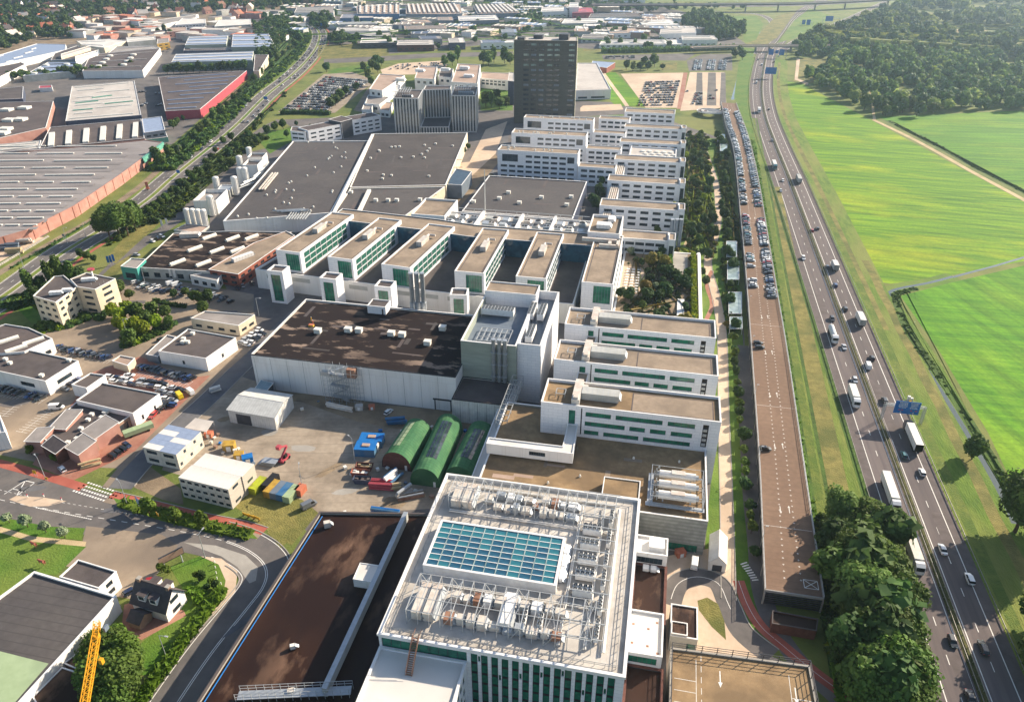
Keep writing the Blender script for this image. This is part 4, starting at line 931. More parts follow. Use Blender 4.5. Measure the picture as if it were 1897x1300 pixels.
for i,x in enumerate((-53.8,-51.6,-49.6)):
 c=thing('exhaust_pipe','thick grey exhaust pipe running up the plant block front, one of three','chimney',(x,229.3,0),0,'exhaust pipes on the plant block')
 MB().cyl(0,0,9.7,27.2,.75,n=12).build('flue','pipe_grey',c); b=MB(); [b.box(-.95,-.95,zz,.95,.85,zz+.25) for zz in(12,17,22)]; b.build('bracket','galv',c); MB().cyl(0,0,27.2,27.6,.85,n=12).build('rim','galv',c)
f=thing('pipe_bridge','white steel pipe bridge between the plant block and the podium','frame'); b=MB()
for y in np.arange(200,229,3.2):b.bar((-46.5,y,9.8),(-46.5,y,13.6),.2); b.bar((-42.6,y,9.8),(-42.6,y,13.6),.2); b.bar((-46.5,y,13.6),(-42.6,y,13.6),.2); b.bar((-46.5,y,11.4),(-42.6,y,11.4),.2)
for x in(-46.5,-42.6):
 for zz in(11.4,13.6):b.bar((x,200,zz),(x,228,zz),.2)
b.build('truss','steel_white',f); b=MB(); [b.tube((-45.8+.7*i,200,11.8),(-45.8+.7*i,228,11.8),.22,6) for i in range(4)]; b.build('pipe','galv',f)
# three tall steel chimneys behind the black-roofed hall
for i in range(3):
 px_=(764.5,774.5,785)[i]; p=g(px_,574,14.0); c=thing('steel_chimney','tall grey steel chimney behind the black roof, one of three','chimney',(p[0],p[1]+.6,0),0,'three chimneys behind the hall')
 MB().cyl(0,0,0,30.5,.95,n=12).build('flue','pipe_grey',c); MB().cyl(0,0,30.5,31,1.05,n=12).build('rim','galv',c); b=MB(); b.cyl(0,0,14,17.5,1.25,n=12); b.build('base_sleeve','galv',c)
for zz in(20,26):pass
# ---- six bays on a common plinth
t=thing('bay_plinth','white plinth building with dark terraces under the six glass bays','building')
PL=[(-190,304),(-160,301.6),(-125,299),(-73.5,296.4),(-35,297.4),(-33,297.4),(-33,362),(-95,362),(-178,368)]
block(t,PL,0,10.0,'white_wall','roof_dark',.9,.5)
b=MB()
for a,c in zip(PL[:4],PL[1:5]):
 a,c=Vector(a),Vector(c); d=(c-a).normalized(); n=Vector((d.y,-d.x)); L=(c-a).length; k=0
 for s in np.arange(6,L-10,14):p=a+d*s; q=p+d*9.5; b.poly([(p.x+n.x*.02,p.y+n.y*.02,6.2),(q.x+n.x*.02,q.y+n.y*.02,6.2),(q.x+n.x*.02,q.y+n.y*.02,8.3),(p.x+n.x*.02,p.y+n.y*.02,8.3)])
b.build('panel_band','grey_wall',t)
mid=[(-178,361.5),(-172,376),(-100,372),(-14,374),(-14,351),(-93,351),(-94,352),(-172,358)]
t=thing('bay_spine','long gravel-roofed spine building joining the six bays at the back','building')
block(t,[(-173,356),(-117,350),(-93,346),(-16.5,346),(-16.5,362.5),(-93,362.5),(-117,367),(-172,372)],0,18.4,'glass_blue','roof_gravel',.5,.3,opens=None)
bays=[('first',gl([(510.5,462.6),(555.5,468.3)],20),g(614.4,392.7,20)),('second',gl([(606.4,475.5),(653.9,480.6)],20),g(700.8,403.7,20)),('third',gl([(706.1,489.2),(761.2,495.3)],20),g(792.9,415.1,20)),('fourth',[(-88,300),(-74.3,300)],(-88,354)),('fifth',[(-59.7,300),(-45.9,300)],(-59.7,354)),('sixth',[(-30.2,300),(-16.3,300)],(-30.2,354))]
for i,(nm,fr_,bl_) in enumerate(bays):
 fl,f2=Vector(fr_[0]),Vector(fr_[1]); bl=Vector(bl_); u=(bl-fl).normalized(); wd=(f2-fl).length; v=Vector((u.y,-u.x)); fr2=fl+v*wd; ln=55.0
 P=[tuple(fl),tuple(fr2),tuple(fr2+u*ln),tuple(fl+u*ln)]
 t=thing('glass_bay',nm+' of six parallel office bays, counted from the dark production halls','building',(0,0,0),0,'six office bays')
 side=[]
 for f in range(3):z1=18.6-f*2.9; side+=[(3.2+5.4*q,3.2+5.4*q+5.2,z1-2.65,z1) for q in range(8)]
 front=[(wd*.38,wd*.93,10.2,18.7)]
 block(t,P,0,20.0,'white_panel','roof_gravel',.5,.45,opens={0:front,1:side,3:[(55-b_,55-a_,c_,d_) for a_,b_,c_,d_ in side]},glass='glass_green',bars=5,hbars=0,depth=.3,frame='slate_panel')
 ip=[fl+v*1.6+u*1.6,fr2-v*1.6+u*1.6,fr2-v*1.6+u*(ln-8),fl+v*1.6+u*(ln-8)]
 b=MB()
 for q in range(4):L=[ip[q],ip[(q+1)%4]]; ribbon(b,L,.22,-.22,19.52)
 b.build('roof_joint_band','roof_mauve',t)
 if i<5:
  c=fl+v*wd*.52+u*30; ang=math.atan2(u.y,u.x)
  air_handler((c.x,c.y,19.5),9.0,2.8,2.4,'white air handling unit with duct on the '+nm+' office bay','air handlers on the bays','duct',rz=ang,cat='roof unit')
  d=thing('roof_duct','curved white duct behind the air handler on the '+nm+' office bay','duct',(c.x+u.x*7,c.y+u.y*7,19.5),ang,'ducts on the bays'); MB().tube((-2.4,.3,1.3),(1.5,.3,1.3),.7,10).build('duct_trunk','duct',d); MB().tube((1.5,.3,1.3),(1.5,-3.2,1.3),.6,10).build('duct_elbow','duct',d); MB().box(-.3,-.3,0,.3,.7,.7).build('duct_foot','galv',d)
 else:
  d=thing('roof_duct','white ring duct on the roof of the sixth office bay','duct',(-22,345,19.5),0,'ducts on the bays'); b=MB(); [b.bar(a_,b_,1.5,1.6) for a_,b_ in(((-5,-2.5,.9),(4,-2.5,.9)),((4,-3.2,.9),(4,5,.9)),((4,4.3,.9),(-14,4.3,.9)),((0,-2.5,.9),(0,2.5,.9)))]; b.build('duct_trunk','duct',d)
  # glazed stair towers on the plinth front
for i,(pl_,pr_) in enumerate([((494,501),(523,504)),((591,514.5),(622,518)),((693,530),(724,533)),((833,546),(865,547))]):
 a,c=Vector(g(*pl_,16.5)),Vector(g(*pr_,16.5)); u=(c-a).normalized(); v=Vector((-u.y,u.x)); w_=(c-a).length
 t=thing('stair_tower','white framed glass stair tower number '+('one','two','three','four')[i]+' along the plinth, counted from the production halls','tower',(0,0,0),0,'stair towers on the plinth')
 P=[tuple(a),tuple(c),tuple(c+v*7),tuple(a+v*7)]
 block(t,P,0,16.5,'white_panel','roof_dark',.6,.6,opens={0:[(w_*.2,w_*.8,1,14.6)]},glass='glass_green',bars=2,hbars=4,depth=.5)
t=thing('roof_exit','small white stair head between the black roof and the plinth','building'); q=Vector(g(680,566,18)); block(t,rect(q.x,q.y,q.x+8,q.y+6.5),0,18.0,'white_panel','roof_dark',.3,.3,opens={0:[(6.2,7.0,14,17)]},glass='roof_mauve',frame=None)
# ---- technical roof strip behind the spine
t=thing('technical_roof','white walled technical roof crowded with fans behind the office bays','building')
block(t,rect(-132,362.6,-34,385),0,16.5,'white_wall','roof_light',.6,.5); block(t,rect(-34,355,-18,381),0,22.0,'white_panel','roof_gravel',1.2,.5,wname='corner_wall',rname='corner_roof'); block(t,rect(-132,371,-113,398),0,18.6,'white_wall','roof_gravel',.9,.5,wname='west_wall',rname='west_roof')
b=MB(); [b.box(x,362.7,15.9,x+1.2,384.6,18.4) for x in(-95,-73,-55)]; b.build('fire_wall','white_trim',t); b=MB(); [b.bar((x,384.6,16),(x,384.6,19),.2) for x in range(-112,-34,6)]; b.bar((-112,384.6,19),(-36,384.6,19),.25); b.bar((-112,370,17.6),(-36,370,17.6),.2); b.build('pipe_gantry','steel_white',t)
for i in range(26):
 x=-110+(i%13)*5.9; y=368.5+(i//13)*8.6
 if abs(x+94)<2 or abs(x+72.5)<2 or abs(x+54.5)<2:x+=2.6
 air_handler((x,y,15.9),3.2,R.uniform(3.2,5),R.uniform(1.4,2.6),'boxed fan unit on the technical roof behind the bays','fan units on the technical roof',R.choice(['duct','galv','grey_wall','steel_white']),fans=R.choice([0,1,2]),name='fan_unit')
air_handler((-27,366,20.8),7,5,2.2,'large white air handler on the corner block behind the sixth bay',None,'white_trim'); air_handler((-24,376,20.8),3,6,2,'tall white duct box on the corner block behind the sixth bay',None,'white_trim')
# ---- raised garden east of the sixth bay
t=thing('garden_deck','raised garden terrace with white boundary wall beside the sixth bay','terrace'); GD=rect(-15.9,286,23.6,379); block(t,GD,0,5.0,'white_wall','soil',.25,.9,rname='garden_bed')
MB().poly([(-15,322,4.78),(-5,322,4.78),(-4,356,4.78),(-15,356,4.78)]).build('terrace_floor','lot_sand',t); MB().box(21.9,287,4.7,23.2,378,6.2).build('boundary_wall','white_trim',t); MB().poly([(8,352,4.77),(17,352,4.77),(17,378,4.77),(8,378,4.77)]).build('terrace_floor','concrete',t)
b=MB(); [b.box(-13+2.6*(i%3),325+3.2*(i//3),5.4,-11.4+2.6*(i%3),326.2+3.2*(i//3),5.5) for i in range(27)]; b.build('terrace_table','white_trim',t)
b=MB(); b.box(12.4,304,4.76,15.6,322,5.4); b.box(10.6,301.4,4.76,15.6,304,5.4); b.build('long_bench','white_trim',t)
t=thing('low_block','low gravel-roofed block between the raised garden and the laboratory wings','building'); block(t,rect(-10,268.6,23.4,285.9),0,14.0,'white_panel','roof_gravel',.4,.3)
# ---- northern office rows
def office_rows(P,z1,n,w,rows,label,edge=0,top=None,name='office_block',group='white office rows',rm='roof_gravel',extra=None):
 t=thing(name,label,'building',(0,0,0),0,group); L=elen(P,edge); ops=grid_open(L,n,w,rows,1.5)
 if extra:ops=[o for o in ops if not any(o[1]>e[0]-.1 and o[0]<e[1]+.1 and o[3]>e[2] and o[2]<e[3] for e in extra)]+extra
 block(t,P,0,z1,'white_panel',rm,.6,.45,opens={edge:ops},glass='glass_dark',bars=2,depth=.25); return t
ordn=['first','second','third','fourth','fifth','sixth','seventh']
for i,(y0,y1,x0,x1) in enumerate([(373.5,386,-28,6.3),(421.5,434.6,-34.3,10.9),(470,483,-34.2,10.9),(518,531,-34,10.8),(565,577.5,-34,10.8),(611,623.5,-33.8,10.8),(663,679,-37.4,5)]):
 office_rows(rect(x0,y0,x1,y1),13.0,6,4.6,[(2.2,3.9),(5.8,7.5),(9.4,11.1)],'white three-storey office row by the garden strip, '+ordn[i]+' north of the raised garden',group='office rows by the garden strip')
 if i<6:
  t=thing('stair_tower','glazed end stair tower of the '+ordn[i]+' office row by the garden strip','tower',(0,0,0),0,'end stair towers'); block(t,rect(x1+.1,y0-1.5,x1+3.4,y1-4),0,14.4,'white_panel','roof_gravel',.4,.3,opens={0:[(.5,2.8,1,11)]},glass='glass_dark',hbars=3)
 if 0<i<4:
  t=thing('link_corridor','stepped white pipe corridor joining the west ends of office rows beside the '+ordn[i]+' row','corridor',(0,0,0),0,'corridors between office rows'); block(t,rect(x0+2,y0-34.5,x0+8,y0-.1),0,9.4,'white_wall','roof_tan',.5,.3); b=MB(); [b.tube((x0+3+1.2*q,y0-34,9.8),(x0+3+1.2*q,y0-1,9.8),.35,6) for q in range(4)]; b.build('pipe','duct',t)
for i,(y0,y1) in enumerate([(496,506),(541.5,552),(588,598),(634,645.5)]):
 office_rows(rect(-56.4,y0,-31.2,y1),13.0,4,4.2,[(2.2,3.9),(5.8,7.5),(9.4,11.1)],'short white middle office block, '+ordn[i]+' one north of the grey square hall roof',group='middle office blocks')
for i,(y0,y1) in enumerate([(500.2,513.2),(547.5,560.5),(595.5,606)]):
 office_rows(rect(-112.5,y0,-57.2,y1),20.0,9,4.4,[(1.5,3.1),(5.0,6.6),(8.5,10.1),(12,13.6),(15.6,17.2)],'long white five-storey office block facing the grey halls, '+ordn[i]+' one towards the dark tower',group='five-storey office blocks',extra=[(3.2,14.2,12.4,17.4),(48.3,53,13.2,17.4)])
 vents([(-110+R.uniform(0,50),y0+R.uniform(3,9)) for _ in range(9)],19.4,'small vent on the roofs of the five-storey blocks','vents on the five-storey blocks','dome',1.2,1.3)
t=thing('light_court','white framed court roof with round white skylights between two office rows','building'); block(t,rect(-25,534,8,562),0,11.0,'white_panel','roof_light',.8,.6)
vents([(-16+5.0*(i%5)+(i//5%2)*2.2,539+(i//5)*6.2) for i in range(15)],10.2,'round white skylight disc on the court roof','round skylights on the court','disc',3.6,.7,'polycarb','round_skylight')
for i in range(3):
 p=g((1240.5,1249,1256.5)[i],458,0); c=thing('steel_chimney','tall blue-grey steel chimney at the garden end of an office row','chimney',(p[0],p[1],0),0,'chimneys by the garden strip'); MB().cyl(0,0,0,16,1.0,n=10).build('flue','slate_panel',c); MB().cyl(0,0,16,16.4,1.15,n=10).build('rim','galv',c)
 # ---- big dark production halls
HALLS=[bpy.data.objects['assembly_hall'],bpy.data.objects['podium_building']]
t=thing('production_hall','huge dark production hall with rows of roof vents beside the white silos','building'); H2=[(-240,361),(-186,386),(-221.5,541),(-278,528)]; block(t,H2,0,10.0,'white_wall','roof_felt',.5,.6)
t2=thing('production_hall','dark production hall with slanting east wall below the striped office block','building'); H2b=[g(648,347,10),g(826,343,10),g(866,246,10),g(692,248,10)]; block(t2,H2b,0,10.02,'cream_wall','roof_felt2',.5,.6)
t3=thing('production_hall','dark low hall with white ridge light between the large hall and the office bays','building'); H2c=[g(612,404,9.6),g(748,402,9.6),g(824,346,9.6),g(649,349,9.6)]; block(t3,H2c,0,9.6,'cream_wall','roof_felt',.5,.5)
t4=thing('production_hall','square grey hall roof with blue east wall beside the white office rows','building'); block(t4,rect(-112.4,404,-47.5,474),0,10.0,'navy_panel','roof_felt',.5,.6)
HALLS=[t,t2,t3,t4]+HALLS
pa,pc=Vector(g(690,250,10.5)),Vector(g(617,398,10.5)); b=MB().bar((pa.x,pa.y,10.6),(pc.x,pc.y,10.6),1.6,1.2); tag(b.build('ridge_wall','white_trim'),'white ridge wall between two large dark hall roofs','wall')
pa,pc=Vector(g(684,352,10.5)),Vector(g(660,402,10.5)); b=MB().bar((pa.x,pa.y,10.3),(pc.x,pc.y,10.3),2.2,1.4); tag(b.build('ridge_light','polycarb'),'white ridge light on the low dark hall roof','skylight')
S=[]
for _ in range(34):
 a,c=R.random(),R.random(); p=Vector((-240,361)).lerp(Vector((-278,528)),a); q=Vector((-186,386)).lerp(Vector((-221.5,541)),a); S.append(tuple(p.lerp(q,.08+c*.84)))
vents(S,9.5,'white roof vent on the huge dark hall roof','vents on the huge hall','dome',1.3,1.1)
S=[]
for _ in range(20):
 a,c=R.random(),R.random(); p=Vector(H2b[0]).lerp(Vector(H2b[3]),.06+a*.88); q=Vector(H2b[1]).lerp(Vector(H2b[2]),.06+a*.88); S.append(tuple(p.lerp(q,.08+c*.84)))
vents(S,9.5,'pale vent on the slanting dark hall roof','vents on the slanting hall','box',1.3,1.0)
vents([g(*p,9.8)[:2] for p in[(696,371),(719,371),(735,371),(778,370),(637,361),(634,366),(650,356)]],9.1,'cream vent box on the low dark hall roof','vents on the low hall','box',2.2,1.7)
vents([g(*p,10)[:2] for p in[(942,357),(925,368),(877,374),(1003,366),(1058,365),(962,376),(1050,380)]],9.5,'cream vent box on the square grey hall roof','vents on the square hall','box',2.4,1.6)
f=thing('roof_pipe_run','snaking white pipes and racks on the south edge of the huge dark hall','pipes'); b=MB()
for i in range(7):p=g(505+i*8,392+(i%3),10); q=g(560+(i%3)*6,388+i*1.2,10); b.tube((p[0],p[1],10.4),(q[0],q[1],10.4+.2*i),.35,6)
for i in range(8):p=g(540+i*5,394,10); q=g(530+i*5,408,10); b.bar((p[0],p[1],10.3),(q[0],q[1],10.6),.5)
b.build('pipe','steel_white',f)
f=thing('roof_pipe_run','white pipe racks beside the west edge of the huge dark hall','pipes'); b=MB()
for d in(0,1.8,3.2):p=g(480+d*3,353,10); q=g(505+d*3,322,10); b.bar((p[0],p[1],10.6),(q[0],q[1],10.6),.8)
b.build('pipe','duct',f)
p=g(899,396,10); m_=thing('mast','tall slender white mast beside the square grey hall','mast',(p[0],p[1],9.5)); MB().cyl(0,0,0,26,.38,.25,8).build('pole','steel_white',m_); MB().cyl(0,0,0,1.2,.7,.5,8).build('mast_foot','galv',m_)
# solar-roofed passage between the halls
t=thing('glazed_passage','pitched passage building with dark solar panels between two hall roofs','building'); q=[g(824,341,9),g(855,343,9),g(874,318,9),g(845,312,9)]; block(t,q,0,9,'slate_panel','glass_dark',.2,.3)
t=thing('production_hall','low beige shed at the works yard beside the slanting dark hall','building'); block(t,[g(800,322,8),g(833,324,8),g(832,302,8),g(812,300,8)],0,8,'dark_panel','roof_mauve',.3,.3)
# ---- striped office block: two towers round a recessed court
def striped(label,P,z1,edges,rm='roof_dark',z0=0):
 t=thing('striped_tower',label,'building',(0,0,0),0,'striped office block'); P=ccw(P); op={}
 for e in edges:
  L=elen(P,e); n=max(3,int(L/2.35)); op[e]=grid_open(L,n,1.25,[(z0+1.0,z1-.6)],.3)
 block(t,P,z0,z1,'galv',rm,.7,.4,opens=op,glass='glass_dark',bars=0,hbars=7,depth=.5,frame='slate_panel'); return t
striped('west tower of the striped grey office block with slanted roof rails',[(-221,598),(-200.4,600),(-207,634),(-228,632)],30,[0,1])
striped('east tower of the striped grey office block with blue roof tank',[(-177.4,617),(-157.2,619.5),(-164,655),(-184.5,653)],30,[0,1])
striped('recessed middle part of the striped grey office block',[(-206.8,634.2),(-185,641),(-188,656),(-210,652)],30,[0])
striped('low glazed front linking the two striped towers',[(-200.2,601),(-177.2,606),(-184.6,640.8),(-206.9,634)],7,[0],'dark_panel')
for lab,x0,y0 in(('west',-224,606),('east',-178,627)):
 f=thing('roof_pergola','slanted white roof rails on the '+lab+' striped tower','frame'); b=MB()
 for i in range(8):b.bar((x0+i*2,y0+i*.2,33),(x0+i*2-4,y0+20,33),.35); b.bar((x0+i*2,y0+i*.2,29.6),(x0+i*2,y0+i*.2,33),.2)
 b.bar((x0,y0,33),(x0+14,y0+1.4,33),.3); b.bar((x0-4,y0+20,33),(x0+10,y0+20,33),.3); b.build('rail','steel_white',f)
air_handler((-167,625,29.4),12,4,2.5,'blue tank box on the roof of the east striped tower',None,'slate_panel',rz=.2); air_handler((-211,604,29.4),8,4,2.2,'dark plant box on the roof of the west striped tower',None,'dark_panel',rz=.1)
# white complex behind the striped block
for lab,pts,z1,rm in[('white office wing with tower head behind the striped block',[(684,165),(708,168),(750,140),(703,137)],14,'roof_tan'),('white lift tower between flat white roofs',[(728,184),(738,186),(742,158),(733,155)],26,'roof_white'),('long cream block with roof hatch behind the striped block',[(768,145),(805,147),(810,124),(776,123)],14,'roof_tan'),('grey-roofed laboratory between two cream blocks',[(812,142),(836,144),(840,128),(816,127)],12,'roof_dark'),('cream block with white penthouse behind the east striped tower',[(836,152),(885,155),(890,120),(848,118)],20,'roof_tan'),('low white block by the access road with small windows',[(676,192),(703,194),(722,180),(682,176)],8,'roof_grey'),('small white gatehouse beside the access road',[(670,203),(688,204),(692,190),(676,188)],7,'roof_grey'),('low brown-roofed store beside the striped block',[(703,204),(722,206),(728,190),(708,189)],6,'roof_tan')]:
 t=thing('campus_annex',lab,'building',(0,0,0),0,'white annexes behind the striped block'); P=ccw(gl(pts,z1)); L=elen(P,0); block(t,P,0,z1,'white_wall',rm,.6,.5,opens={0:grid_open(L,max(2,int(L/6)),3.2,[(z1-5,z1-2.6)])},glass='glass_dark')
for p in[(825,128,16),(778,130,15),(860,125,22),(868,140,21),(742,147,15)]:q=g(*p); air_handler((q[0],q[1],p[2]-2),9,5,3,'white plant box on the annex roofs behind the striped block','plant boxes on the annexes','white_trim')
# ---- dark tower
t=thing('dark_tower','tall dark office tower with upper windows tinted pale for reflections','building'); TP=[(-133.1,658.8),(-80.6,664.6),(-83.2,688),(-135.7,682)]
rows=[(3.0+4.05*f,4.9+4.05*f) for f in range(16)]; ops=[]
for(h0,h1) in rows:
 for s in(8,14.4,21,28,34,46):ops.append((s,s+4.6 if s<40 else s+5,h0,h1))
mb=MB(); frs=wall(mb,TP[0],TP[1],0,68,ops,.15); wall(mb,TP[1],TP[2],0,68); wall(mb,TP[2],TP[3],0,68); wall(mb,TP[3],TP[0],0,68); mb.build('wall','tower_panel',t)
MB().poly([(p[0],p[1],67.6) for p in TP]).build('roof','roof_light',t); b=MB(); i2=inset(TP,.6)
for i in range(4):j=(i+1)%4; b.poly([(TP[i][0],TP[i][1],68.02),(TP[j][0],TP[j][1],68.02),(i2[j][0],i2[j][1],68.02),(i2[i][0],i2[i][1],68.02)]); b.poly([(i2[j][0],i2[j][1],67.6),(i2[i][0],i2[i][1],67.6),(i2[i][0],i2[i][1],68.02),(i2[j][0],i2[j][1],68.02)])
b.build('coping','tower_side',t)
for i,fr in enumerate(frs):
 fl_=i//6; window(fr,t,'glass_reflection_tint' if(fl_>10 and R.random()<.5) or(i%6==5 and fl_>12) else('slate_panel' if R.random()<.15 else 'glass_dark'),bars=2,frame='black',fw=.12)  # bright reflections on the upper floors are painted as a paler glass colour
MB().box(-119,672,67.6,-111,678,70.5).build('roof_house','dark_panel',t); MB().box(-97,670,67.6,-89,679,72).build('roof_house','dark_panel',t); MB().poly([(-80.55,664.6,0),(-83.1,688,0),(-83.1,688,68.01),(-80.55,664.6,68.01)]).build('side_panel','tower_side',t); MB().box(-131,662,67.6,-125,668,69.6).build('roof_house','dark_panel',t)
t=thing('tower_annex','dark blue glazed annex left standing against the dark tower','building'); tag(t,'dark blue glazed annex standing against the dark tower','building'); block(t,gl([(941,150),(952,151),(953,135),(943,134)],22),0,22,'navy_panel','roof_light',.3,.3)
t=thing('bridge_block','long pale link block between the tower and the trees','building'); block(t,gl([(890,145),(948,150),(950,136),(892,134)],10),0,10,'white_wall','roof_tan',.4,.4,opens={0:grid_open(30,6,3.4,[(4,6),(7,8.6)])},glass='glass_dark')
t=thing('exhibition_hall','low white hall with sunken roof courts beside the dark tower','building'); block(t,gl([(1066,168),(1132,166),(1106,117),(1070,117)],9),0,9,'white_wall','roof_light',.6,.5,opens={0:[(3,12,1,2.8),(16,30,1,2.8)]},glass='glass_dark')
t=thing('red_pavilion','red brick pavilion with grey monopitch roof by the car parks','building'); block(t,gl([(1094,122),(1124,126),(1140,116),(1098,113)],6),0,6,'brick_red','roof_blue',.2,.2)
# ---- white office with angled wings west of the striped block
def angled(label,a,c,depth_,z1,n,hgt):
 a,c=Vector(a),Vector(c); u=(c-a).normalized(); v=Vector((-u.y,u.x)); P=[tuple(a),tuple(c),tuple(c+v*depth_),tuple(a+v*depth_)]; t=thing('office_block',label,'building',(0,0,0),0,'angled white office'); L=(c-a).length
 block(t,P,0,z1,'white_panel','roof_mauve',.4,.4,opens={0:grid_open(L,n,L/n*.62,[(2.0,3.3),(5.2,6.5),(8.4,9.7)],.8)},glass='glass_dark',bars=1); return t
angled('white angled office wing with three window rows, half hidden by a bush',(-277,553),(-259.5,578.6),15,11.8,4,3); angled('white angled office wing with three window rows against the striped block',(-255,590),(-238,611),15,12.4,4,3)
t=thing('office_block','dark glazed stair core joining two angled office wings','building',(0,0,0),0,'angled white office'); block(t,[(-260,577.5),(-255,590),(-268,598),(-273,584)],0,13.6,'dark_panel','roof_mauve',.3,.3); t=thing('office_block','low end wing of the angled white office on a thin column','building',(0,0,0),0,'angled white office'); block(t,[(-292,553),(-278.5,551),(-285,568),(-297,566)],0,11,'white_panel','roof_mauve',.3,.3,opens={0:grid_open(13,2,5,[(5,6.4),(8.4,9.6)])},glass='glass_dark')
FP=['roof_felt','roof_felt2','roof_dark','roof_mauve']
for nm,P,z,n,ms in(('a',H2,9.5,26,FP),('b',H2b,9.52,22,FP),('c',H2c,9.1,8,FP),('d',rect(-111,405.5,-49,472),9.5,14,FP)):patches(HALLS['abcd'.index(nm)],P,z,n,ms,4,22)
patches(HALLS[4],rect(-145,222,-70,267),14.5,16,['roof_dark','roof_mauve','roof_felt2'],3,12); patches(HALLS[5],POD[:1]+[(2.5,161),(2.5,197),(-45,197)],12.3,12,['roof_gravel','roof_beige','roof_tan'],3,8)
# ================================================================ WEST SIDE: offices, workshops, yard, cottage
def bld(name,label,pts,z1,wm='white_wall',rm='roof_dark',win=None,px=True,cat='building',group=None,par=.4,pw=.22,cap='white_trim',glass='glass_dark',z0=0,bars=1,t=None):
 """Flat-roofed building from its roof corners; win=(spacing, width, [(h0,h1)...]) puts windows on the walls that face the drone."""
 P=ccw(gl(pts,z1) if px else pts); t=t or thing(name,label,cat,(0,0,0),0,group); op={}
 if win:
  for i in range(len(P)):
   a,b=Vector(P[i][:2]),Vector(P[(i+1)%len(P)][:2]); L=(b-a).length; d=(b-a)/L; n=Vector((d.y,-d.x)); mid=(a+b)/2
   if n.dot(-mid)>0 and L>win[1]+2:op[i]=grid_open(L,max(1,int((L-1)/win[0])),win[1],win[2],.6)
 block(t,P,z0,z1,wm,rm,par,pw,cap,opens=op,glass=glass,bars=bars); return t
def mono(t,pts,z0,z1,wm,rm,lift=1.6,hi=0):
 """Volume with a single-pitch roof, high side on edge `hi`."""
 P=ccw(gl(pts,z1)); n=len(P); zz=[z1+(lift if i in(hi,(hi+1)%n) else 0) for i in range(n)]; b=MB()
 for i in range(n):j=(i+1)%n; b.poly([(P[i][0],P[i][1],z0),(P[j][0],P[j][1],z0),(P[j][0],P[j][1],zz[j]),(P[i][0],P[i][1],zz[i])])
 b.build('wall',wm,t); o=inset(P,-.25); MB().poly([(o[i][0],o[i][1],zz[i]+.05) for i in range(n)]).build('roof',rm,t)
 c=MB()
 for i in range(n):j=(i+1)%n; c.bar((o[i][0],o[i][1],zz[i]+.05),(o[j][0],o[j][1],zz[j]+.05),.16)
 c.build('eaves_trim','white_trim',t)
def gable(t,a,b,c,d,ze,zr,wm,rm,over=.4,names=('wall','roof')):
 """Gabled volume on corners a,b,c,d; ridge runs from the middle of a-d to the middle of b-c."""
 a,b,c,d=[Vector(p[:2]) for p in(a,b,c,d)]; m1,m2=(a+d)/2,(b+c)/2; w=MB()
 w.poly([(*a,0),(*b,0),(*b,ze),(*a,ze)]); w.poly([(*b,0),(*c,0),(*c,ze),(*m2,zr),(*b,ze)]); w.poly([(*c,0),(*d,0),(*d,ze),(*c,ze)]); w.poly([(*d,0),(*a,0),(*a,ze),(*m1,zr),(*d,ze)])
 w.build(names[0],wm,t); u=(m2-m1).normalized()*over; k=(zr-ze)/max((a-m1).length,.1)
 out=[]
 for e0,e1 in((a,b),(c,d)):
  r0,r1=(m1,m2) if e0 is a else(m2,m1); s=u if e0 is b or e1 is b else-u
  v=(e0-r0).normalized()*over; uu=-u if e0 is a else u
  q=MB(); th=.12; pts=[(*(e0+v+uu),ze-k*over+.06),(*(e1+v-uu),ze-k*over+.06),(*(r1-uu),zr+.06),(*(r0+uu),zr+.06)]
  q.poly(pts); q.poly([(x,y,z+th) for x,y,z in pts]); out.append(q.build('roof_slope',rm,t))
 MB().bar((*(m1-u),zr+.16),(*(m2+u),zr+.16),.3,.14).build('ridge',rm,t); return out
 # office with two angled wings
t=bld('office','cream four-storey office with angled wings among trees',[(61,548),(103,560),(143,531),(118,510),(100,512)],13,'cream_wall','roof_dark',(4.2,2.6,[(1.4,2.8),(4.6,6.0),(7.8,9.2),(10.8,12)]))
bld('office','',[(143,531),(176,536),(214,516),(160,505),(130,517)],13.3,'cream_wall','roof_dark',(7,5,[(1.4,2.8),(4.6,6.0),(7.8,9.2),(10.8,12)]),t=t)
s=thing('fire_stair','grey zigzag fire stair on the end wall of the cream office','stair'); a=Vector(g(196,572)); b=MB()
for i in range(4):b.bar((a.x-2,a.y-.9,3.2*i),(a.x+2,a.y+.9,3.2*i+3.2),1.0,.15); b.bar((a.x+2,a.y+.9,3.2*i+3.2),(a.x-2,a.y-.9,3.2*i+3.2),1.0,.12)
b.build('flight','galv',s); b=MB(); [b.bar((a.x+dx,a.y+dy,0),(a.x+dx,a.y+dy,14),.12) for dx in(-2.2,2.2) for dy in(-1.6,1.2)]; b.build('post','galv',s)
for p,w,lab in(((104,545),5,'on the western wing'),((125,540),4,'at the bend'),((165,520),6,'on the eastern wing')):q=g(*p,13); air_handler((q[0],q[1],12.9),w,2,1.6,'white roof unit '+lab+' of the cream office',None,'white_trim',rz=.4)
p=g(172,512,13); f=thing('roof_sign','red and white round sign on a stand on the cream office roof','sign',(p[0],p[1],12.9)); MB().box(-.3,-.3,0,.3,.3,3.4).build('stand','white_trim',f); MB().cyl(0,0,3.4,4.0,1.6,n=14).build('disc','red_panel',f)
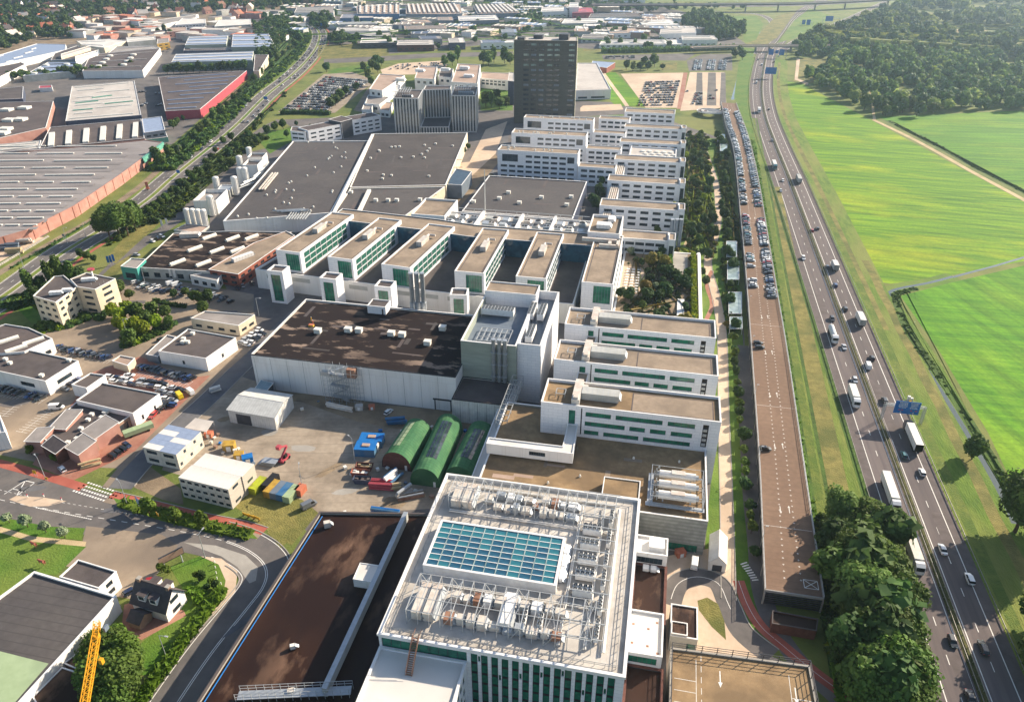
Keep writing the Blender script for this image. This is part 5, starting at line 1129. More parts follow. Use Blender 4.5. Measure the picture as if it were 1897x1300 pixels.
# workshop hall and its brick office
t=bld('workshop','wide workshop hall with black roof and white strip roof lights',[(254,495),(388,503),(470,462),(540,430),(425,428),(321,432)],6.0,'grey_wall','roof_black',(6,3.4,[(1,3.6)]))
bld('workshop','',[(388,502),(420,497),(402,520),(352,510)],5.0,'white_wall','roof_grey',(5,3,[(1,3)]),t=t)
t=bld('workshop','teal corner showroom of the workshop hall',[(223,493),(253,497),(270,480),(243,478)],7.2,'teal_panel','roof_grey',(9,6,[(1,4)]))
t=bld('workshop','red brick office with gravel roof beside the workshop hall',[(386,499),(441,508),(546,436),(530,428),(470,450)],7.0,'brick_red','roof_gravel',(5.5,3.2,[(1.2,2.8),(4.2,5.6)]))
vents([(*g(*p,6),1.15) for p in[(388,439),(361,461),(329,486),(431,442),(402,464),(377,488),(466,440),(440,463)]],5.6,'white strip roof light on the black workshop roof','strip lights on the workshop roof','bar',8.5,1.6,'polycarb','strip_skylight')
q=g(352,437,6); air_handler((q[0],q[1],5.6),10,4,2.2,'cream duct unit at the back of the black workshop roof',None,'duct',rz=.3); q=g(450,478,7); air_handler((q[0],q[1],6.6),12,2.6,2.0,'long white air handler on the brick office roof',None,'white_trim',rz=1.1)
# white silos, tanks and plant boxes along the west edge of the huge hall
def silo(pb,pt,r,label,group='white silos',cap=True):
 b=Vector(g(*pb)); h=5.0
 # height from the picture: find z so that the top projects at pt
 best=min((abs(math.hypot(*(Vector(g(pt[0],pt[1],z))-b))),z) for z in np.arange(3,40,.25)); h=best[1]
 t=thing('silo',label,'silo',(b.x,b.y,0),0,group); MB().cyl(0,0,.6,h,r,n=14,cap=False).build('shell','tank_white',t); MB().dome(0,0,h,r,r*.45,14,3).build('domed_top','tank_white',t)
 s=MB(); [s.box(r*.7*math.cos(a)-.15,r*.7*math.sin(a)-.15,0,r*.7*math.cos(a)+.15,r*.7*math.sin(a)+.15,.6) for a in(.8,2.4,3.9,5.5)]; s.build('skirt','galv',t); MB().bar((r+.1,0,1),(r+.1,0,h),.25,.08).build('ladder','galv',t)
for i in range(4):silo((352+i*10.6,421+i*2.0),(345+i*10.2,387.5+i*.8),1.75,'slim white silo in a row of four behind the workshop hall','row of four silos')
for pb,pt,lab in[((395,400),(385,364),'tall white silo standing against the large white plant box'),((404,356),(393,330),'white silo behind the large white plant box'),((439,362),(428,329),'broad white silo between two plant boxes'),((449,345),(440,312),'western one of two white silos beside the pipe racks'),((458,345),(450,312),'eastern one of two white silos beside the pipe racks'),((448,322),(437,291),'tallest white silo near the small plant box'),((462,322),(455,309),'short white silo near the small plant box'),((465,302),(457,275),'white silo beside the farthest plant box')]:silo(pb,pt,2.1,lab)
bld('plant_box','large white open-topped plant box among the silos',[(357.4,371.7),(400,371.7),(420.7,350.7),(380.6,350.7)],9,'white_wall','roof_grey',cat='plant box',par=2.2,group='plant boxes among silos'); bld('plant_box','middle white plant box among the silos',[(449,306),(476.5,306),(486,296),(460,295)],9,'white_wall','roof_dark',cat='plant box',par=1.5,group='plant boxes among silos'); bld('plant_box','white plant box farthest from the workshop hall',[(458,291.6),(486,291.6),(494.5,283),(466,283)],9,'white_wall','roof_dark',cat='plant box',par=1.2,group='plant boxes among silos'); bld('plant_box','low grey plant box between the large plant box and the silos',[(402,352),(425,353),(432,343),(410,342)],5,'grey_wall','galv',cat='plant box',group='plant boxes among silos'); bld('plant_box','flat-roofed store in front of the row of four silos',[(322,426),(372,431),(388,419),(345,414)],4.2,'grey_wall','roof_tan',cat='plant box',group='plant boxes among silos')
q=[g(455,336,3),g(468,330,3)]; f=thing('pipe_rack','tangle of white pipes between the silos and the huge hall','pipes'); b=MB(); [b.tube((*g(440+6*i,350-3.4*i,3),3+(i%3)),(*g(470+4*i,338-5*i,4),4+(i%2)),.5,6) for i in range(8)]; b.build('pipe','steel_white',f)
# mid-left commercial block
W1=(5.5,2.4,[(1.2,3.0)])
bld('commercial_hall','white hall with dark roof above the dealer car rows',[(293,650),(381,664),(437,625),(348,609)],6,'white_wall','roof_dark',(12,1.2,[(1.4,3.2)])); bld('commercial_hall','two-tone grey flat office with white parapet behind the white hall',[(353,589),(441.6,603),(472,582.7),(380,576)],5.2,'cream_wall','roof_grey',(5,3.2,[(1.2,2.6)]))
bld('car_canopy','grey metal canopy attached to the white hall',[(270,656),(292,660),(326,624),(309,620)],3.4,'slate_panel','roof_grey',cat='canopy'); bld('commercial_hall','white hall with mottled brown roof and one dark window band',[(-60,675),(84,706),(145,668),(54,648),(-60,625)],6.5,'white_wall','roof_dark',(16,7,[(2.2,4)])); bld('commercial_hall','dark-roofed hall with two white strip lights at the garden hedge',[(-60,622),(-60,660),(45,651),(97,627),(53,607),(10,600)],7,'white_wall','roof_mauve',W1); bld('commercial_hall','small white annex with brown roof between two halls',[(132,712),(160,719),(195.5,694.6),(167.5,690.8)],5,'white_wall','roof_dark')
vents([(*g(*p,7),1.0) for p in[(15,630),(62,632),(30,646)]],6.7,'white strip light on the dark hall by the hedge','strip lights by the hedge','bar',8,1.4,'polycarb','strip_skylight')
bld('garage_hall','garage hall with grey ribbed roof and white end wall',[(141,741.5),(246,765.6),(295.7,729),(189,708.5)],6,'white_wall','roof_dark',(5,1,[(1,3)])); t=bld('garage','low brick garage with four small pitched roofs',[(78,812),(145,838),(243,768),(141,745),(90,790)],4.4,'brick_brown','roof_dark',(7,4.4,[(.4,3.2)]))
for k,q in enumerate([[(46,817),(74,818),(100,795),(70,797)],[(92,793),(121,795),(153,763),(124,763)],[(122,829),(145,842),(178,821),(155,807)],[(151,799),(175,813),(220,786),(196,773)]]):mono(t,q,0,5.0,'brick_pink','roof_grey',.9,hi=2)
mono(t,[(78,825),(103,840),(125,828),(100,812)],0,4.6,'brick_dark','tile_dark',1.2,2)
bld('garage_store','small cream block between the dealer car rows',[(207,668),(236,677),(250,663),(223,658)],3.4,'cream_wall','roof_tan'); bld('commercial_hall','white hall corner facing the marked parking bays',[(-60,760),(0,768),(10,800),(-60,812)],7,'white_wall','roof_white'); [vents([g(*p,4.6)[:2] for p in[(163,777),(170,767),(188,773),(194,764),(198,762),(150,793),(142,812),(126,819)]],4.1,'small vent box on the low brick garage roof','vents on the brick garage','box',1.3,1.0)]
vents([g(*p,6)[:2] for p in[(340,628),(348,634),(339,634),(357,618)]],5.6,'white vent on the white hall roof','vents on the white hall','box',1.5,1.2); vents([g(*p,6.6)[:2] for p in[(18,672),(77,695),(128,667),(10,665)]],6.1,'white vent on the mottled brown roof','vents on the mottled roof','box',1.5,1.1)
# stacked site cabins, each cabin of the stack a part
def cabins(label,pts,z1,nx,ny,nz,rm,wm):
 P=ccw(gl(pts,z1)); a,b,c,d=[Vector(p) for p in P]; i0=min(range(4),key=lambda i:(P[i][1]+P[(i+1)%4][1])); Q=[Vector(P[(i0+i)%4]) for i in range(4)]
 t=thing('site_cabins',label,'site cabins',(0,0,0),0,'stacked site cabins'); u=(Q[1]-Q[0]); v=(Q[3]-Q[0]); W,D=u.length/nx,v.length/ny; ang=math.atan2(u.y,u.x); H=z1/nz; u.normalize(); v.normalize()
 cm=MB(); cm.box(.04,.04,.04,W-.04,D-.04,H-.1); cme=cm.mesh('cabin',wm); wme=MB().box(W*.2,-.02,H*.38,W*.8,.03,H*.74).mesh('window','glass_dark'); sme=MB().box(W-.03,D*.3,H*.38,W+.02,D*.7,H*.74).mesh('window','glass_dark')
 for k in range(nz):
  for i in range(nx):
   for j in range(ny):
    if 0<i<nx-1 and 0<j<ny-1 and k<nz-1:continue
    o=Q[0]+u*W*i+v*D*j; cb_=link('cabin',cme,t,(o.x,o.y,H*k),ang)
    if j==0:link('window',wme,cb_)
    if i==nx-1 and(j+k)%2==0:link('window',sme,cb_)
    if k==nz-1:MB().box(0,0,H-.1,W-.06,D-.06,H+.02).build('roof_sheet',rm if(i+j)%3 else 'roof_white',cb_)
 return t
cabins('stack of site cabins with pale blue roof beside the side street',[(264,828),(326,842),(374,798.6),(312,786)],6.5,2,5,2,'roof_blue','container_sheet'); cabins('taller stack of site cabins with white and cream roof sheets',[(330,884),(422.6,906.5),(474.6,858),(383,839)],8.0,7,2,3,'roof_white','container_sheet')
t=thing('site_canopy','thin curved canopy sheet behind the blue-roofed site cabins','canopy'); q=gl([(342,792),(382,800),(395,780),(362,774)],4); MB().prism(q,3.9,4.05).build('sheet','roof_light',t); b=MB(); [b.bar((p[0],p[1],0),(p[0],p[1],3.9),.12) for p in q]; b.build('post','galv',t)
# white storage tent-shed
t=thing('storage_shed','white gabled storage shed with ribbed roof on the concrete yard','shed'); A,B_,C_,D_=g(427,782),g(513,797),g(545,755),g(470,742); gable(t,A,B_,C_,D_,5.6,7.2,'cladding_ribs','shed_sheet'); a,b2=Vector(A),Vector(B_); u=(b2-a).normalized(); n=Vector((u.y,-u.x)); b=MB(); b.poly([(*(a+u*3+n*.03),.1),(*(a+u*9+n*.03),.1),(*(a+u*9+n*.03),4.4),(*(a+u*3+n*.03),4.4)]); b.build('door','dark_panel',t)
t=thing('storage_shed','narrow blue-grey sheet lean-to between the shed and the white hall','shed'); mono(t,[(473,722),(492,727),(505,710),(484,705)],0,4.6,'dark_panel','shed_blue',.4)
# three green barrel sheds
def barrel(label,fl,fr,length,h,light,endm):
 a,b=Vector(g(*fl)),Vector(g(*fr)); u=(b-a); W=u.length; u.normalize(); v=Vector((-u.y,u.x)); t=thing('barrel_shed',label,'shed',(a.x,a.y,0),math.atan2(u.y,u.x),'green barrel sheds'); n=12; pr=[(W/2-W/2*math.cos(PI*i/n),h*(math.sin(PI*i/n)**.75)) for i in range(n+1)]
 q=MB(); [q.poly([(pr[i][0],0,pr[i][1]),(pr[i][0],length,pr[i][1]),(pr[i+1][0],length,pr[i+1][1]),(pr[i+1][0],0,pr[i+1][1])]) for i in range(n)]; q.build('vault','green_shed',t)
 for y,s in((.15,1),(length-.15,-1)):q=MB().poly([(p[0],y,p[1]-.05) for p in(pr if s<0 else pr[::-1])]); q.build('end_wall',endm,t)
 MB().box(W*.78,.1,0,W*.86,.18,2.1).build('door','white_trim',t)
 k=MB()
 for i in(4,5) if light=='sky' else(5,6,7):
  for y in np.arange(length*.2,length*.8,2.3):
   p,r=pr[i],pr[i+1]; k.poly([(p[0]+.1,y,p[1]+.09),(r[0]-.1,y,r[1]+.09),(r[0]-.1,y+2.1,r[1]+.09),(p[0]+.1,y+2.1,p[1]+.09)][::-1])
 k.build('roof_light' if light=='sky' else 'roof_panel','roof_green_pvc' if light=='sky' else 'glass_dark',t); return t
barrel('green barrel shed with rusty open front and pale roof lights',(708,864),(762,874),20,7.0,'sky','brick_dark'); barrel('middle green barrel shed with green end wall and dark roof panels',(760,897),(815,904),31,7.2,'panel','green_shed'); barrel('green barrel shed nearest the podium, mostly in shade',(823,892),(880,902),26,7.2,'panel','green_shed')
# shipping containers on the scrub
CM={}
def container(loc,rz,m,label,group,l=6.0,w=2.4,h=2.6,name='shipping_container',top=None):
 t=thing(name,label,'container',loc,rz,group)
 if('c',l,w,h,m) not in CM:
  b=MB(); b.box(0,0,.1,l,w,h)
  for x in np.arange(.3,l-.2,.5):b.box(x,-.05,.3,x+.25,-.002,h-.2); b.box(x,w+.002,.3,x+.25,w+.05,h-.2)
  CM[('c',l,w,h,m)]=b.mesh('shell',m); e=MB(); [e.box(x0,y0,0,x0+.16,y0+.16,h+.03) for x0 in(-.03,l-.13) for y0 in(-.06,w-.1)]; CM[('e',l,w,h,m)]=e.mesh('corner_posts',m)
 link('shell',CM[('c',l,w,h,m)],t); link('corner_posts',CM[('e',l,w,h,m)],t); MB().box(l,w*.08,.2,l+.05,w*.92,h-.15).build('door',m,t); return t
for i,(px_,m,col) in enumerate([((474,918),'leaf_lime','bright lime'),((498,912),'black','black'),((501,924),'yellow_panel','mustard yellow'),((513,927),'slate_panel','grey-blue'),((525,930),'blue_panel','blue'),((537,934),'roof_green_pvc','olive green'),((558,921),'tile_orange','rust red')]):
 p=g(*px_); mm={'leaf_lime':'paint_lime'}.get(m,m)
 if mm=='paint_lime' and 'paint_lime' not in M:mat('paint_lime','a9b42c','97a226',.5,.7,c3='7d7a3a',scale3=.6)
 container((p[0],p[1],0),PI/2-.12,mm,col+' shipping container in the row beside the side track','containers on the scrub',6.4 if i!=6 else 3.5)
 # skips, sheds, materials on the yard
def skip(loc,rz,m,label,fill='soil'):
 t=thing('skip',label,'skip',loc,rz,'skips on the yard'); b=MB(); l,w,h=6,2.4,1.8
 o=[(-l/2+.7,-w/2,0),(l/2-.7,-w/2,0),(l/2-.7,w/2,0),(-l/2+.7,w/2,0)]; tp=[(-l/2,-w/2,h),(l/2,-w/2,h),(l/2,w/2,h),(-l/2,w/2,h)]
 for i in range(4):j=(i+1)%4; b.poly([o[i],o[j],tp[j],tp[i]]); b.poly([tp[i],tp[j],(tp[j][0]*.95,tp[j][1]*.9,h),(tp[i][0]*.95,tp[i][1]*.9,h)]); b.poly([(o[j][0],o[j][1]*.9,.1),(o[i][0],o[i][1]*.9,.1),(tp[i][0]*.95,tp[i][1]*.9,h),(tp[j][0]*.95,tp[j][1]*.9,h)])
 b.build('tub',m,t); f=MB(); n=5
 for i in range(n):
  for j in range(3):f.box(-l*.4+l*.8*i/n,-w*.4+w*.8*j/3,.3,-l*.4+l*.8*(i+1)/n,-w*.4+w*.8*(j+1)/3,R.uniform(.7,1.7))
 f.build('rubble_fill',fill,t); return t
for px_,m,fl_,lab in[((672,893),'navy_panel','roof_mauve','dark grey skip with dark waste nearest the concrete yard'),((668,880),'brick_red','roof_white','rusty red skip heaped with pale rubble'),((676,868),'brick_dark','sand','brown skip filled with boards by the blue cabins')]:p=g(*px_); skip((p[0],p[1],0),.1,m,lab,fl_)
for px_,sz,lab in[((679,838),(7,5,3),'blue site cabin with open side beside the lamp post'),((690,822),(8,4.5,3),'blue site cabin behind the open-sided cabin')]:
 p=g(*px_); t=thing('site_hut',lab,'hut',(p[0],p[1],0),.12,'blue site huts'); b=MB(); w_,d_,h_=sz; b.box(-w_/2,-d_/2,0,w_/2,d_/2,h_); b.build('wall','blue_panel',t); MB().box(-w_/2-.1,-d_/2-.1,h_+.002,w_/2+.1,d_/2+.1,h_+.15).build('roof','sign_blue',t); MB().box(-1.2,-.8,h_+.15,1.4,.7,h_+.5).build('roof_hatch','roof_tan',t)
p=g(694,831); tag(MB().box(-1.8,-1.5,0,1.8,1.5,2.8).box(-1,-1,2.8,1,1,3.1).build('white_tank','tank_white',None,(p[0],p[1],0)),'white cube tank standing between two blue site huts','tank')
def pile(px_,n,m,label,cat,l=7,r=.35,rz=0.0,spread=2.5,names='pipe'):
 p=g(*px_); t=thing('material_stack',label,cat,(p[0],p[1],0),rz,'building materials on the yard')
 for i in range(n):
  x,y=R.uniform(-.4,.4),R.uniform(-spread,spread)/2; z=r+(i%3)*r*1.9; MB().tube((-l/2+x,y,z),(l/2+x,y+R.uniform(-.3,.3),z),r,7).build(names,m if isinstance(m,str) else R.choice(m),t)
 return t
pile((709,900),8,['red_panel','red_panel','duct'],'stack of red pipes and pale tubes on the yard','pipes',8,.4,.1,4); pile((725,888),7,['sign_blue','blue_panel','white_trim'],'heap of blue and white sheeting beside the barrel sheds','sheeting',6,.5,1.2,4.5,'roll'); pile((760,920),6,['pipe_grey','galv','rust'],'stack of grey pipes in front of the middle barrel shed','pipes',8,.3,.5,3); pile((716,955),6,['sign_blue','blue_panel'],'blue bundles lying by the brown roof wall','bundles',9,.5,.05,2.4,'bundle'); pile((735,785),4,['sign_blue','blue_panel'],'blue boxes behind the rusty barrel shed','bundles',7,.6,.3,2,'bundle'); pile((628,759),3,['tank_white','duct'],'white pipes lying in the bare soil before the white hall','pipes',11,.4,-.15,1.5); pile((748,917),3,['galv','roof_light'],'long steel trough leaning beside the red pipes','trough',6,.55,1.1,1.4,'trough'); pile((735,907),3,['sand'],'small heap of orange boards beside the red pipes','boards',3,.5,.4,1.6,'board')
for px_,m,sz,lab in[((426,832),'yellow_panel',1.9,'orange site container beside the scrap heap'),((444,848),'yellow_panel',1.5,'yellow tarpaulin box by the taller site cabins'),((460,855),'sign_blue',1.7,'blue tarpaulin box by the taller site cabins'),((388,808),'tile_orange',1.3,'red portable toilet beside the blue-roofed cabins'),((689,757),'tile_orange',1.1,'red portable toilet in front of the white hall'),((666,758),'roof_light',1.3,'pale portable toilet in front of the white hall'),((1260,1028),'tile_orange',1.3,'orange portable toilet by the glazed podium front')]:
 p=g(*px_); t=thing('site_box',lab,'cabin',(p[0],p[1],0),R.uniform(0,.6),'small site boxes'); MB().box(-sz,-sz*.8,0,sz,sz*.8,sz*1.3).build('body',m,t); MB().box(-sz-.08,-sz*.8-.08,sz*1.3+.002,sz+.08,sz*.8+.08,sz*1.45).build('roof',m,t); MB().box(-sz*.4,-sz*.8-.04,.1,sz*.4,-sz*.8-.002,sz*1.15).build('door','white_trim',t)
 # telescopic handler, red
p=g(527,852); t=thing('telehandler','red telescopic lift standing folded on the concrete yard','lift',(p[0],p[1],0),1.45); MB().box(-2.2,-1,.5,2.2,1,1.4).build('chassis','red_panel',t); [MB().tube((x,y-.2,.5),(x,y+.2,.5),.5,10).build('wheel','rubber',t) for x in(-1.5,1.5) for y in(-1,1)]; b=MB(); b.bar((-1.8,0,1.5),(2.4,0,4.2),.6); b.bar((2.4,0,4.4),(-1.6,0,6.4),.5); b.build('boom','red_panel',t); MB().box(-2.4,-.7,6.0,-.9,.7,7.2).build('basket','red_panel',t); MB().box(-.6,-1.0,1.4,.8,-.1,2.6).build('cab','glass_car',t)
p=g(497,858); t=thing('scaffold_stack','stack of galvanised scaffold frames beside the red lift','scaffold',(p[0],p[1],0)); [MB().box(-3+.3*i,-1.6,.2+.25*i,2.6+.2*i,1.2,.32+.25*i).build('frame','galv',t) for i in range(6)]
# bottom-left white hall, annex, cottage
t=bld('storage_hall','large hall with felt roof, green roof patch and long sunlit white wall',[(-90,1170),(63.5,1057.6),(215.7,1103),(-40,1385),(-160,1385)],6.0,'white_wall','roof_felt',None,par=.5,pw=.5); q=gl([(-60,1190),(90,1228),(10,1320),(-110,1320)],5.6); MB().poly([(p[0],p[1],5.53) for p in ccw(q)]).build('roof_patch','roof_green_pvc',t)
t=bld('office_annex','white annex with dark roof and window bands behind the felt-roofed hall',[(110,1067.7),(182.7,1089),(215.7,1057.6),(144.7,1036)],6.2,'white_wall','roof_dark',(3.4,2.2,[(1.1,2.6),(3.7,5.2)])); t=bld('shed','low brown-roofed shed in the tree shade beside the crane',[(60,1290),(115,1235),(162,1250),(150,1300),(100,1360)],4,'brick_brown','roof_brown'); t=bld('shed','narrow brown lean-to roof between crane and white hall wall',[(118,1228),(155,1199),(165,1203),(145,1240)],3.6,'brick_brown','roof_brown')
# cottage: dark gambrel roof, dormers, white gables
t=thing('cottage','cottage with dark tiled roof, four dormers and white gables','house'); A,B_,C_=g(243.5,1113,4),g(306,1132.5,4),g(341,1094,4); D_=(A[0]+C_[0]-B_[0],A[1]+C_[1]-B_[1]); gable(t,A,B_,C_,D_,4.0,8.4,'white_wall','tile_dark',.5)
a,b2,c2,d2=[Vector(p) for p in(A,B_,C_,D_)]; u=(b2-a).normalized(); v=(d2-a).normalized(); W=(b2-a).length; D0=(d2-a).length
for k in(.32,.66):
 for s in(0,1):
  base=a+u*W*k+v*(D0*.22 if s==0 else D0*.78); ang=math.atan2(u.y,u.x); o=MB().box(-1.1,-1.3,0,1.1,1.3,2.0).build('dormer','white_wall',t,(base.x,base.y,4.9),ang); MB().box(-1.3,-1.5,2.002,1.3,1.5,2.2).build('dormer_roof','tile_dark',o); MB().box(-.8,(-1.36 if s==0 else 1.302),.5,.8,(-1.302 if s==0 else 1.36),1.6).build('dormer_window','glass_dark',o)
for p0 in(a+v*D0*.5+u*.8,b2+v*D0*.5-u*.8):o=MB().box(-.5,-.5,6.5,.5,.5,9.2).build('chimney','brick_brown',t,(p0.x,p0.y,0),math.atan2(u.y,u.x)); MB().box(-.6,-.6,9.202,.6,.6,9.35).build('chimney_cap','concrete',o)
for z0 in(.9,4.3):fr=b2+v*D0*.3; o=MB().box(0,-.02,0,D0*.4,.03,1.3).build('window','glass_dark',t,(fr.x+u.x*.03,fr.y+u.y*.03,z0),math.atan2(v.y,v.x))
t2=thing('cottage_wing','low dark-roofed wing attached to the cottage','house'); gable(t2,g(240,1160),g(262,1168),g(284,1146),g(262,1138),2.4,4.0,'brick_brown','tile_dark',.3)
# yellow crane jib rising from below the frame
def lattice(t,a,b,w,m,n,names=('chord','lacing')):
 a,b=Vector(a),Vector(b); d=(b-a).normalized(); r=d.cross(Vector((0,0,1))).normalized()*w/2; up=r.cross(d).normalized()*w/2; C=[(-r-up),(r-up),(r+up),(-r+up)]; q=MB(); [q.bar(a+c,b+c,w*.12) for c in C]; q.build(names[0],m,t); l=MB(); P=[a.lerp(b,i/n) for i in range(n+1)]
 for i in range(n):
  for k in range(4):l.bar(P[i]+C[k],P[i+1]+C[(k+1)%4],w*.07); l.bar(P[i]+C[k],P[i]+C[(k+1)%4],w*.07)
 l.build(names[1],m,t)
mat('crane_yellow','dca02a','c98f20',.8,.5)
t=thing('tower_crane','yellow lattice crane jib beside the felt-roofed hall','crane'); zt=30; top=Vector((*g(178,1178,zt),zt)); low=Vector((*g(152,1330,zt),zt)); foot=Vector((*g(152,1330,zt),0)); lattice(t,low,top,1.25,'crane_yellow',13); lattice(t,foot,low,1.8,'crane_yellow',18,('mast_chord','mast_lacing')); d=(top-low).normalized(); lattice(t,top,top+d*3.2+Vector((0,0,.9)),1.1,'crane_yellow',4,('head_chord','head_lacing')); MB().box(top.x-.45,top.y-.5,zt-.5,top.x+.5,top.y+.6,zt+.5).build('jib_head','crane_yellow',t); MB().box(top.x+.7,top.y+1.4,zt-.2,top.x+1.2,top.y+2.6,zt+1.0).build('control_box','slate_panel',t)
h=Vector((*g(187,1222,22),22)); b=MB(); b.box(h.x-.4,h.y-.4,21,h.x+.4,h.y+.4,22.4); b.bar((h.x,h.y,22),(h.x,h.y,zt-.6),.06); b.build('hook_block','crane_yellow',t)
# billboard and hedge side things
t=thing('billboard','dark billboard on two posts at the garden corner of the curve','billboard'); a,c=Vector(g(301,1060)),Vector(g(345,1037)); b=MB(); [b.bar((p.x,p.y,0),(p.x,p.y,5.2),.3) for p in(a.lerp(c,.15),a.lerp(c,.85))]; b.build('post','galv',t); MB().bar((a.x,a.y,4.1),(c.x,c.y,4.1),.3,2.6).build('panel','dark_panel',t); MB().bar((a.x+.1,a.y-.22,4.1),(c.x+.1,c.y-.22,4.1),.1,1.9).build('poster','brick_brown',t)
mat('roof_lilac','8a8482','98918e',0.3,0.85,0.05,3,c3='75706f',scale3=0.05,stretch=(.3,1.5,1))
# ================================================================ WEST INDUSTRIAL ESTATE AND FAR TOWN
k3=1/3.94
def q3(*pts):return[(x*k3,y*k3) for x,y in pts]
def strips(t,P,z,n,m='polycarb',frac=(.08,.92),w=1.2,rows=None,name='strip_light'):
 """Raised strip roof lights across a quadrilateral roof (corner order a,b,c,d; strips run a-b direction)."""
 a,b,c,d=[Vector(p) for p in(P if len(P)==4 else(P[0],P[1],P[-2],P[-1]))]
 for i in range(n):
  s=(i+.5)/n; p,q=a.lerp(d,s),b.lerp(c,s); u0,u1=rows[i%len(rows)] if rows else frac
  p1,q1=p.lerp(q,u0),p.lerp(q,u1); MB().bar((p1.x,p1.y,z+.3),(q1.x,q1.y,z+.3),w,.7).build(name,m,t)
  # long brick warehouse with grey shed roofs
BW=q3((-200,1790),(195,1678),(545,1500),(870,1280),(1060,1140),(1180,1038),(1060,1022),(600,1070),(0,1125),(-200,1140)); P=gl([(x,y) for x,y in BW],7)
t=thing('brick_warehouse','vast grey-roofed warehouse with long curved pink brick wall by the railway','building'); block(t,P,0,7,'brick_pink','roof_lilac',.35,.4,cap='brick_pink')
Pc=ccw(P)
for i in range(len(Pc)):
 a,b=Vector(Pc[i]),Vector(Pc[(i+1)%len(Pc)]); L=(b-a).length; d=(b-a)/L; n=Vector((d.y,-d.x))
 if n.dot(-(a+b)/2)>0 and n.x>.2:
  for s in np.arange(4,L-2,11.5):p=a+d*s; MB().bar((p.x+n.x*.05,p.y+n.y*.05,0),(p.x+n.x*.05,p.y+n.y*.05,6.9),.35,.25).build('pilaster','brick_red',t)
for j,y in enumerate(range(1075,1660,52)):
 x1=930-max(0,(y-1150))*1.3
 for(a,b) in((.02,.3),(.36,.62),(.7,.96)) if j%2 else((.05,.42),(.5,.92)):
  xa,xb=-100+(x1+100)*a,-100+(x1+100)*b
  if xb<0:continue
  yy=y-8; p,r=g(max(xa,-60)*k3,yy*k3,7.4),g(xb*k3,(yy-(xb-xa)*.012)*k3,7.4); MB().bar((p[0],p[1],7.2),(r[0],r[1],7.2),1.1,.6).build('strip_light','polycarb',t)
 p,r=g(-40,(y+16)*k3,7.2),g(x1*k3,(y+8)*k3,7.2); b=MB(); u=Vector(r)-Vector(p); nn=Vector((-u.y,u.x)).normalized()*3.4; b.poly([(p[0]-nn.x,p[1]-nn.y,6.8),(r[0]-nn.x,r[1]-nn.y,6.8),(r[0],r[1],7.25),(p[0],p[1],7.25)]); b.poly([(p[0],p[1],7.25),(r[0],r[1],7.25),(r[0]+nn.x*.3,r[1]+nn.y*.3,6.8),(p[0]+nn.x*.3,p[1]+nn.y*.3,6.8)]); b.build('shed_ridge','roof_lilac',t)
o=MB().prism(gl(q3((1035,1150),(1185,1035),(1195,1040),(1045,1158)),7.5),4,7.5); o.build('green_gable','green_panel',t)
q=g(58,412,4); MB().box(-2.6,-.1,0,2.6,.1,1.6).build('wall_sign','paint_white',t,(*g(64,410,4),4.2),.72)
def far(name,label,pts,z,wm='white_wall',rm='roof_grey',n=0,sm='polycarb',group='industrial estate halls',frac=(.08,.92),w=1.4,win=None,rows=None):
 t=bld(name,label,q3(*pts),z,wm,rm,win,group=group,par=.35,pw=.4,cap='white_trim')
 if n:strips(t,gl(q3(*pts),z),z-.3,n,sm,frac,w,rows)
 return t
far('estate_hall','dark hall with six white barrel roof lights behind the brick warehouse',[(285,1085),(1055,1010),(1030,870),(365,930)],7,'brick_brown','roof_mauve')
for i,x in enumerate((372,498,625,748,868,985)):
 a,b=g(x*k3,(1060-.105*(x-372)+8)*k3,7),g((x+8)*k3,(972-.12*(x-372))*k3,7); tag(MB().bar((a[0],a[1],7.2),(b[0],b[1],7.2),4.0,1.2).build('barrel_skylight','polycarb'),'white barrel roof light on the dark hall behind the brick warehouse','skylight','six barrel roof lights')
far('estate_hall','pale ribbed hall with green and white roof stripes',[(478,885),(1030,840),(980,590),(525,630)],9,'navy_panel','roof_light',9,'polycarb',rows=[(.05,.9),(.1,.35),(.4,.9),(.1,.5)]); t=thing('stripe_set','green weathered roof stripes on the pale ribbed hall','roof stripes'); strips(t,gl(q3((520,820),(1000,785),(985,660),(530,720)),9.1),8.75,4,'green_panel',(.02,.9),1.6,[(.02,.32),(.5,.95),(.05,.4),(.3,.62)],'green_stripe')
far('estate_hall','red-walled hall with dark roof and solar panels beside the avenue',[(1205,812),(1460,798),(1800,517),(1155,567)],8,'red_panel','roof_mauve',9,'roof_blue',rows=[(.05,.82),(.1,.8),(.08,.78),(.3,.9),(.1,.9),(.4,.95),(.2,.9),(.3,.95),(.1,.8)])
far('estate_hall','dark flat hall with salmon end wall and white roof boxes',[(-100,1030),(335,932),(390,740),(-100,750)],7.5,'brick_pink','roof_mauve'); vents([(*g(x*k3,y*k3,7.6),.1) for x,y in((50,805),(180,790),(70,880),(150,875),(40,945),(20,975))],7.1,'long white roof box on the salmon-walled hall','roof boxes on the salmon hall','box',9,2)
far('estate_hall','grey flat roof between the salmon-walled hall and the warehouse',[(-60,1120),(285,1080),(300,1025),(-60,1060)],7,'grey_wall','roof_light',2); far('estate_office','small blue-grey office block at the gable of the warehouse',[(1050,970),(1205,948),(1180,850),(1035,868)],9,'slate_panel','roof_blue',win=(5,3.4,[(1.5,3),(5,6.5)])); far('estate_office','green glazed porch below the blue-grey office block',[(1060,1020),(1225,1000),(1205,955),(1050,975)],4,'green_panel','roof_grey'); far('estate_hall','black box hall at the sandy yard',[(-80,730),(165,720),(170,632),(-80,655)],8,'navy_panel','roof_dark')
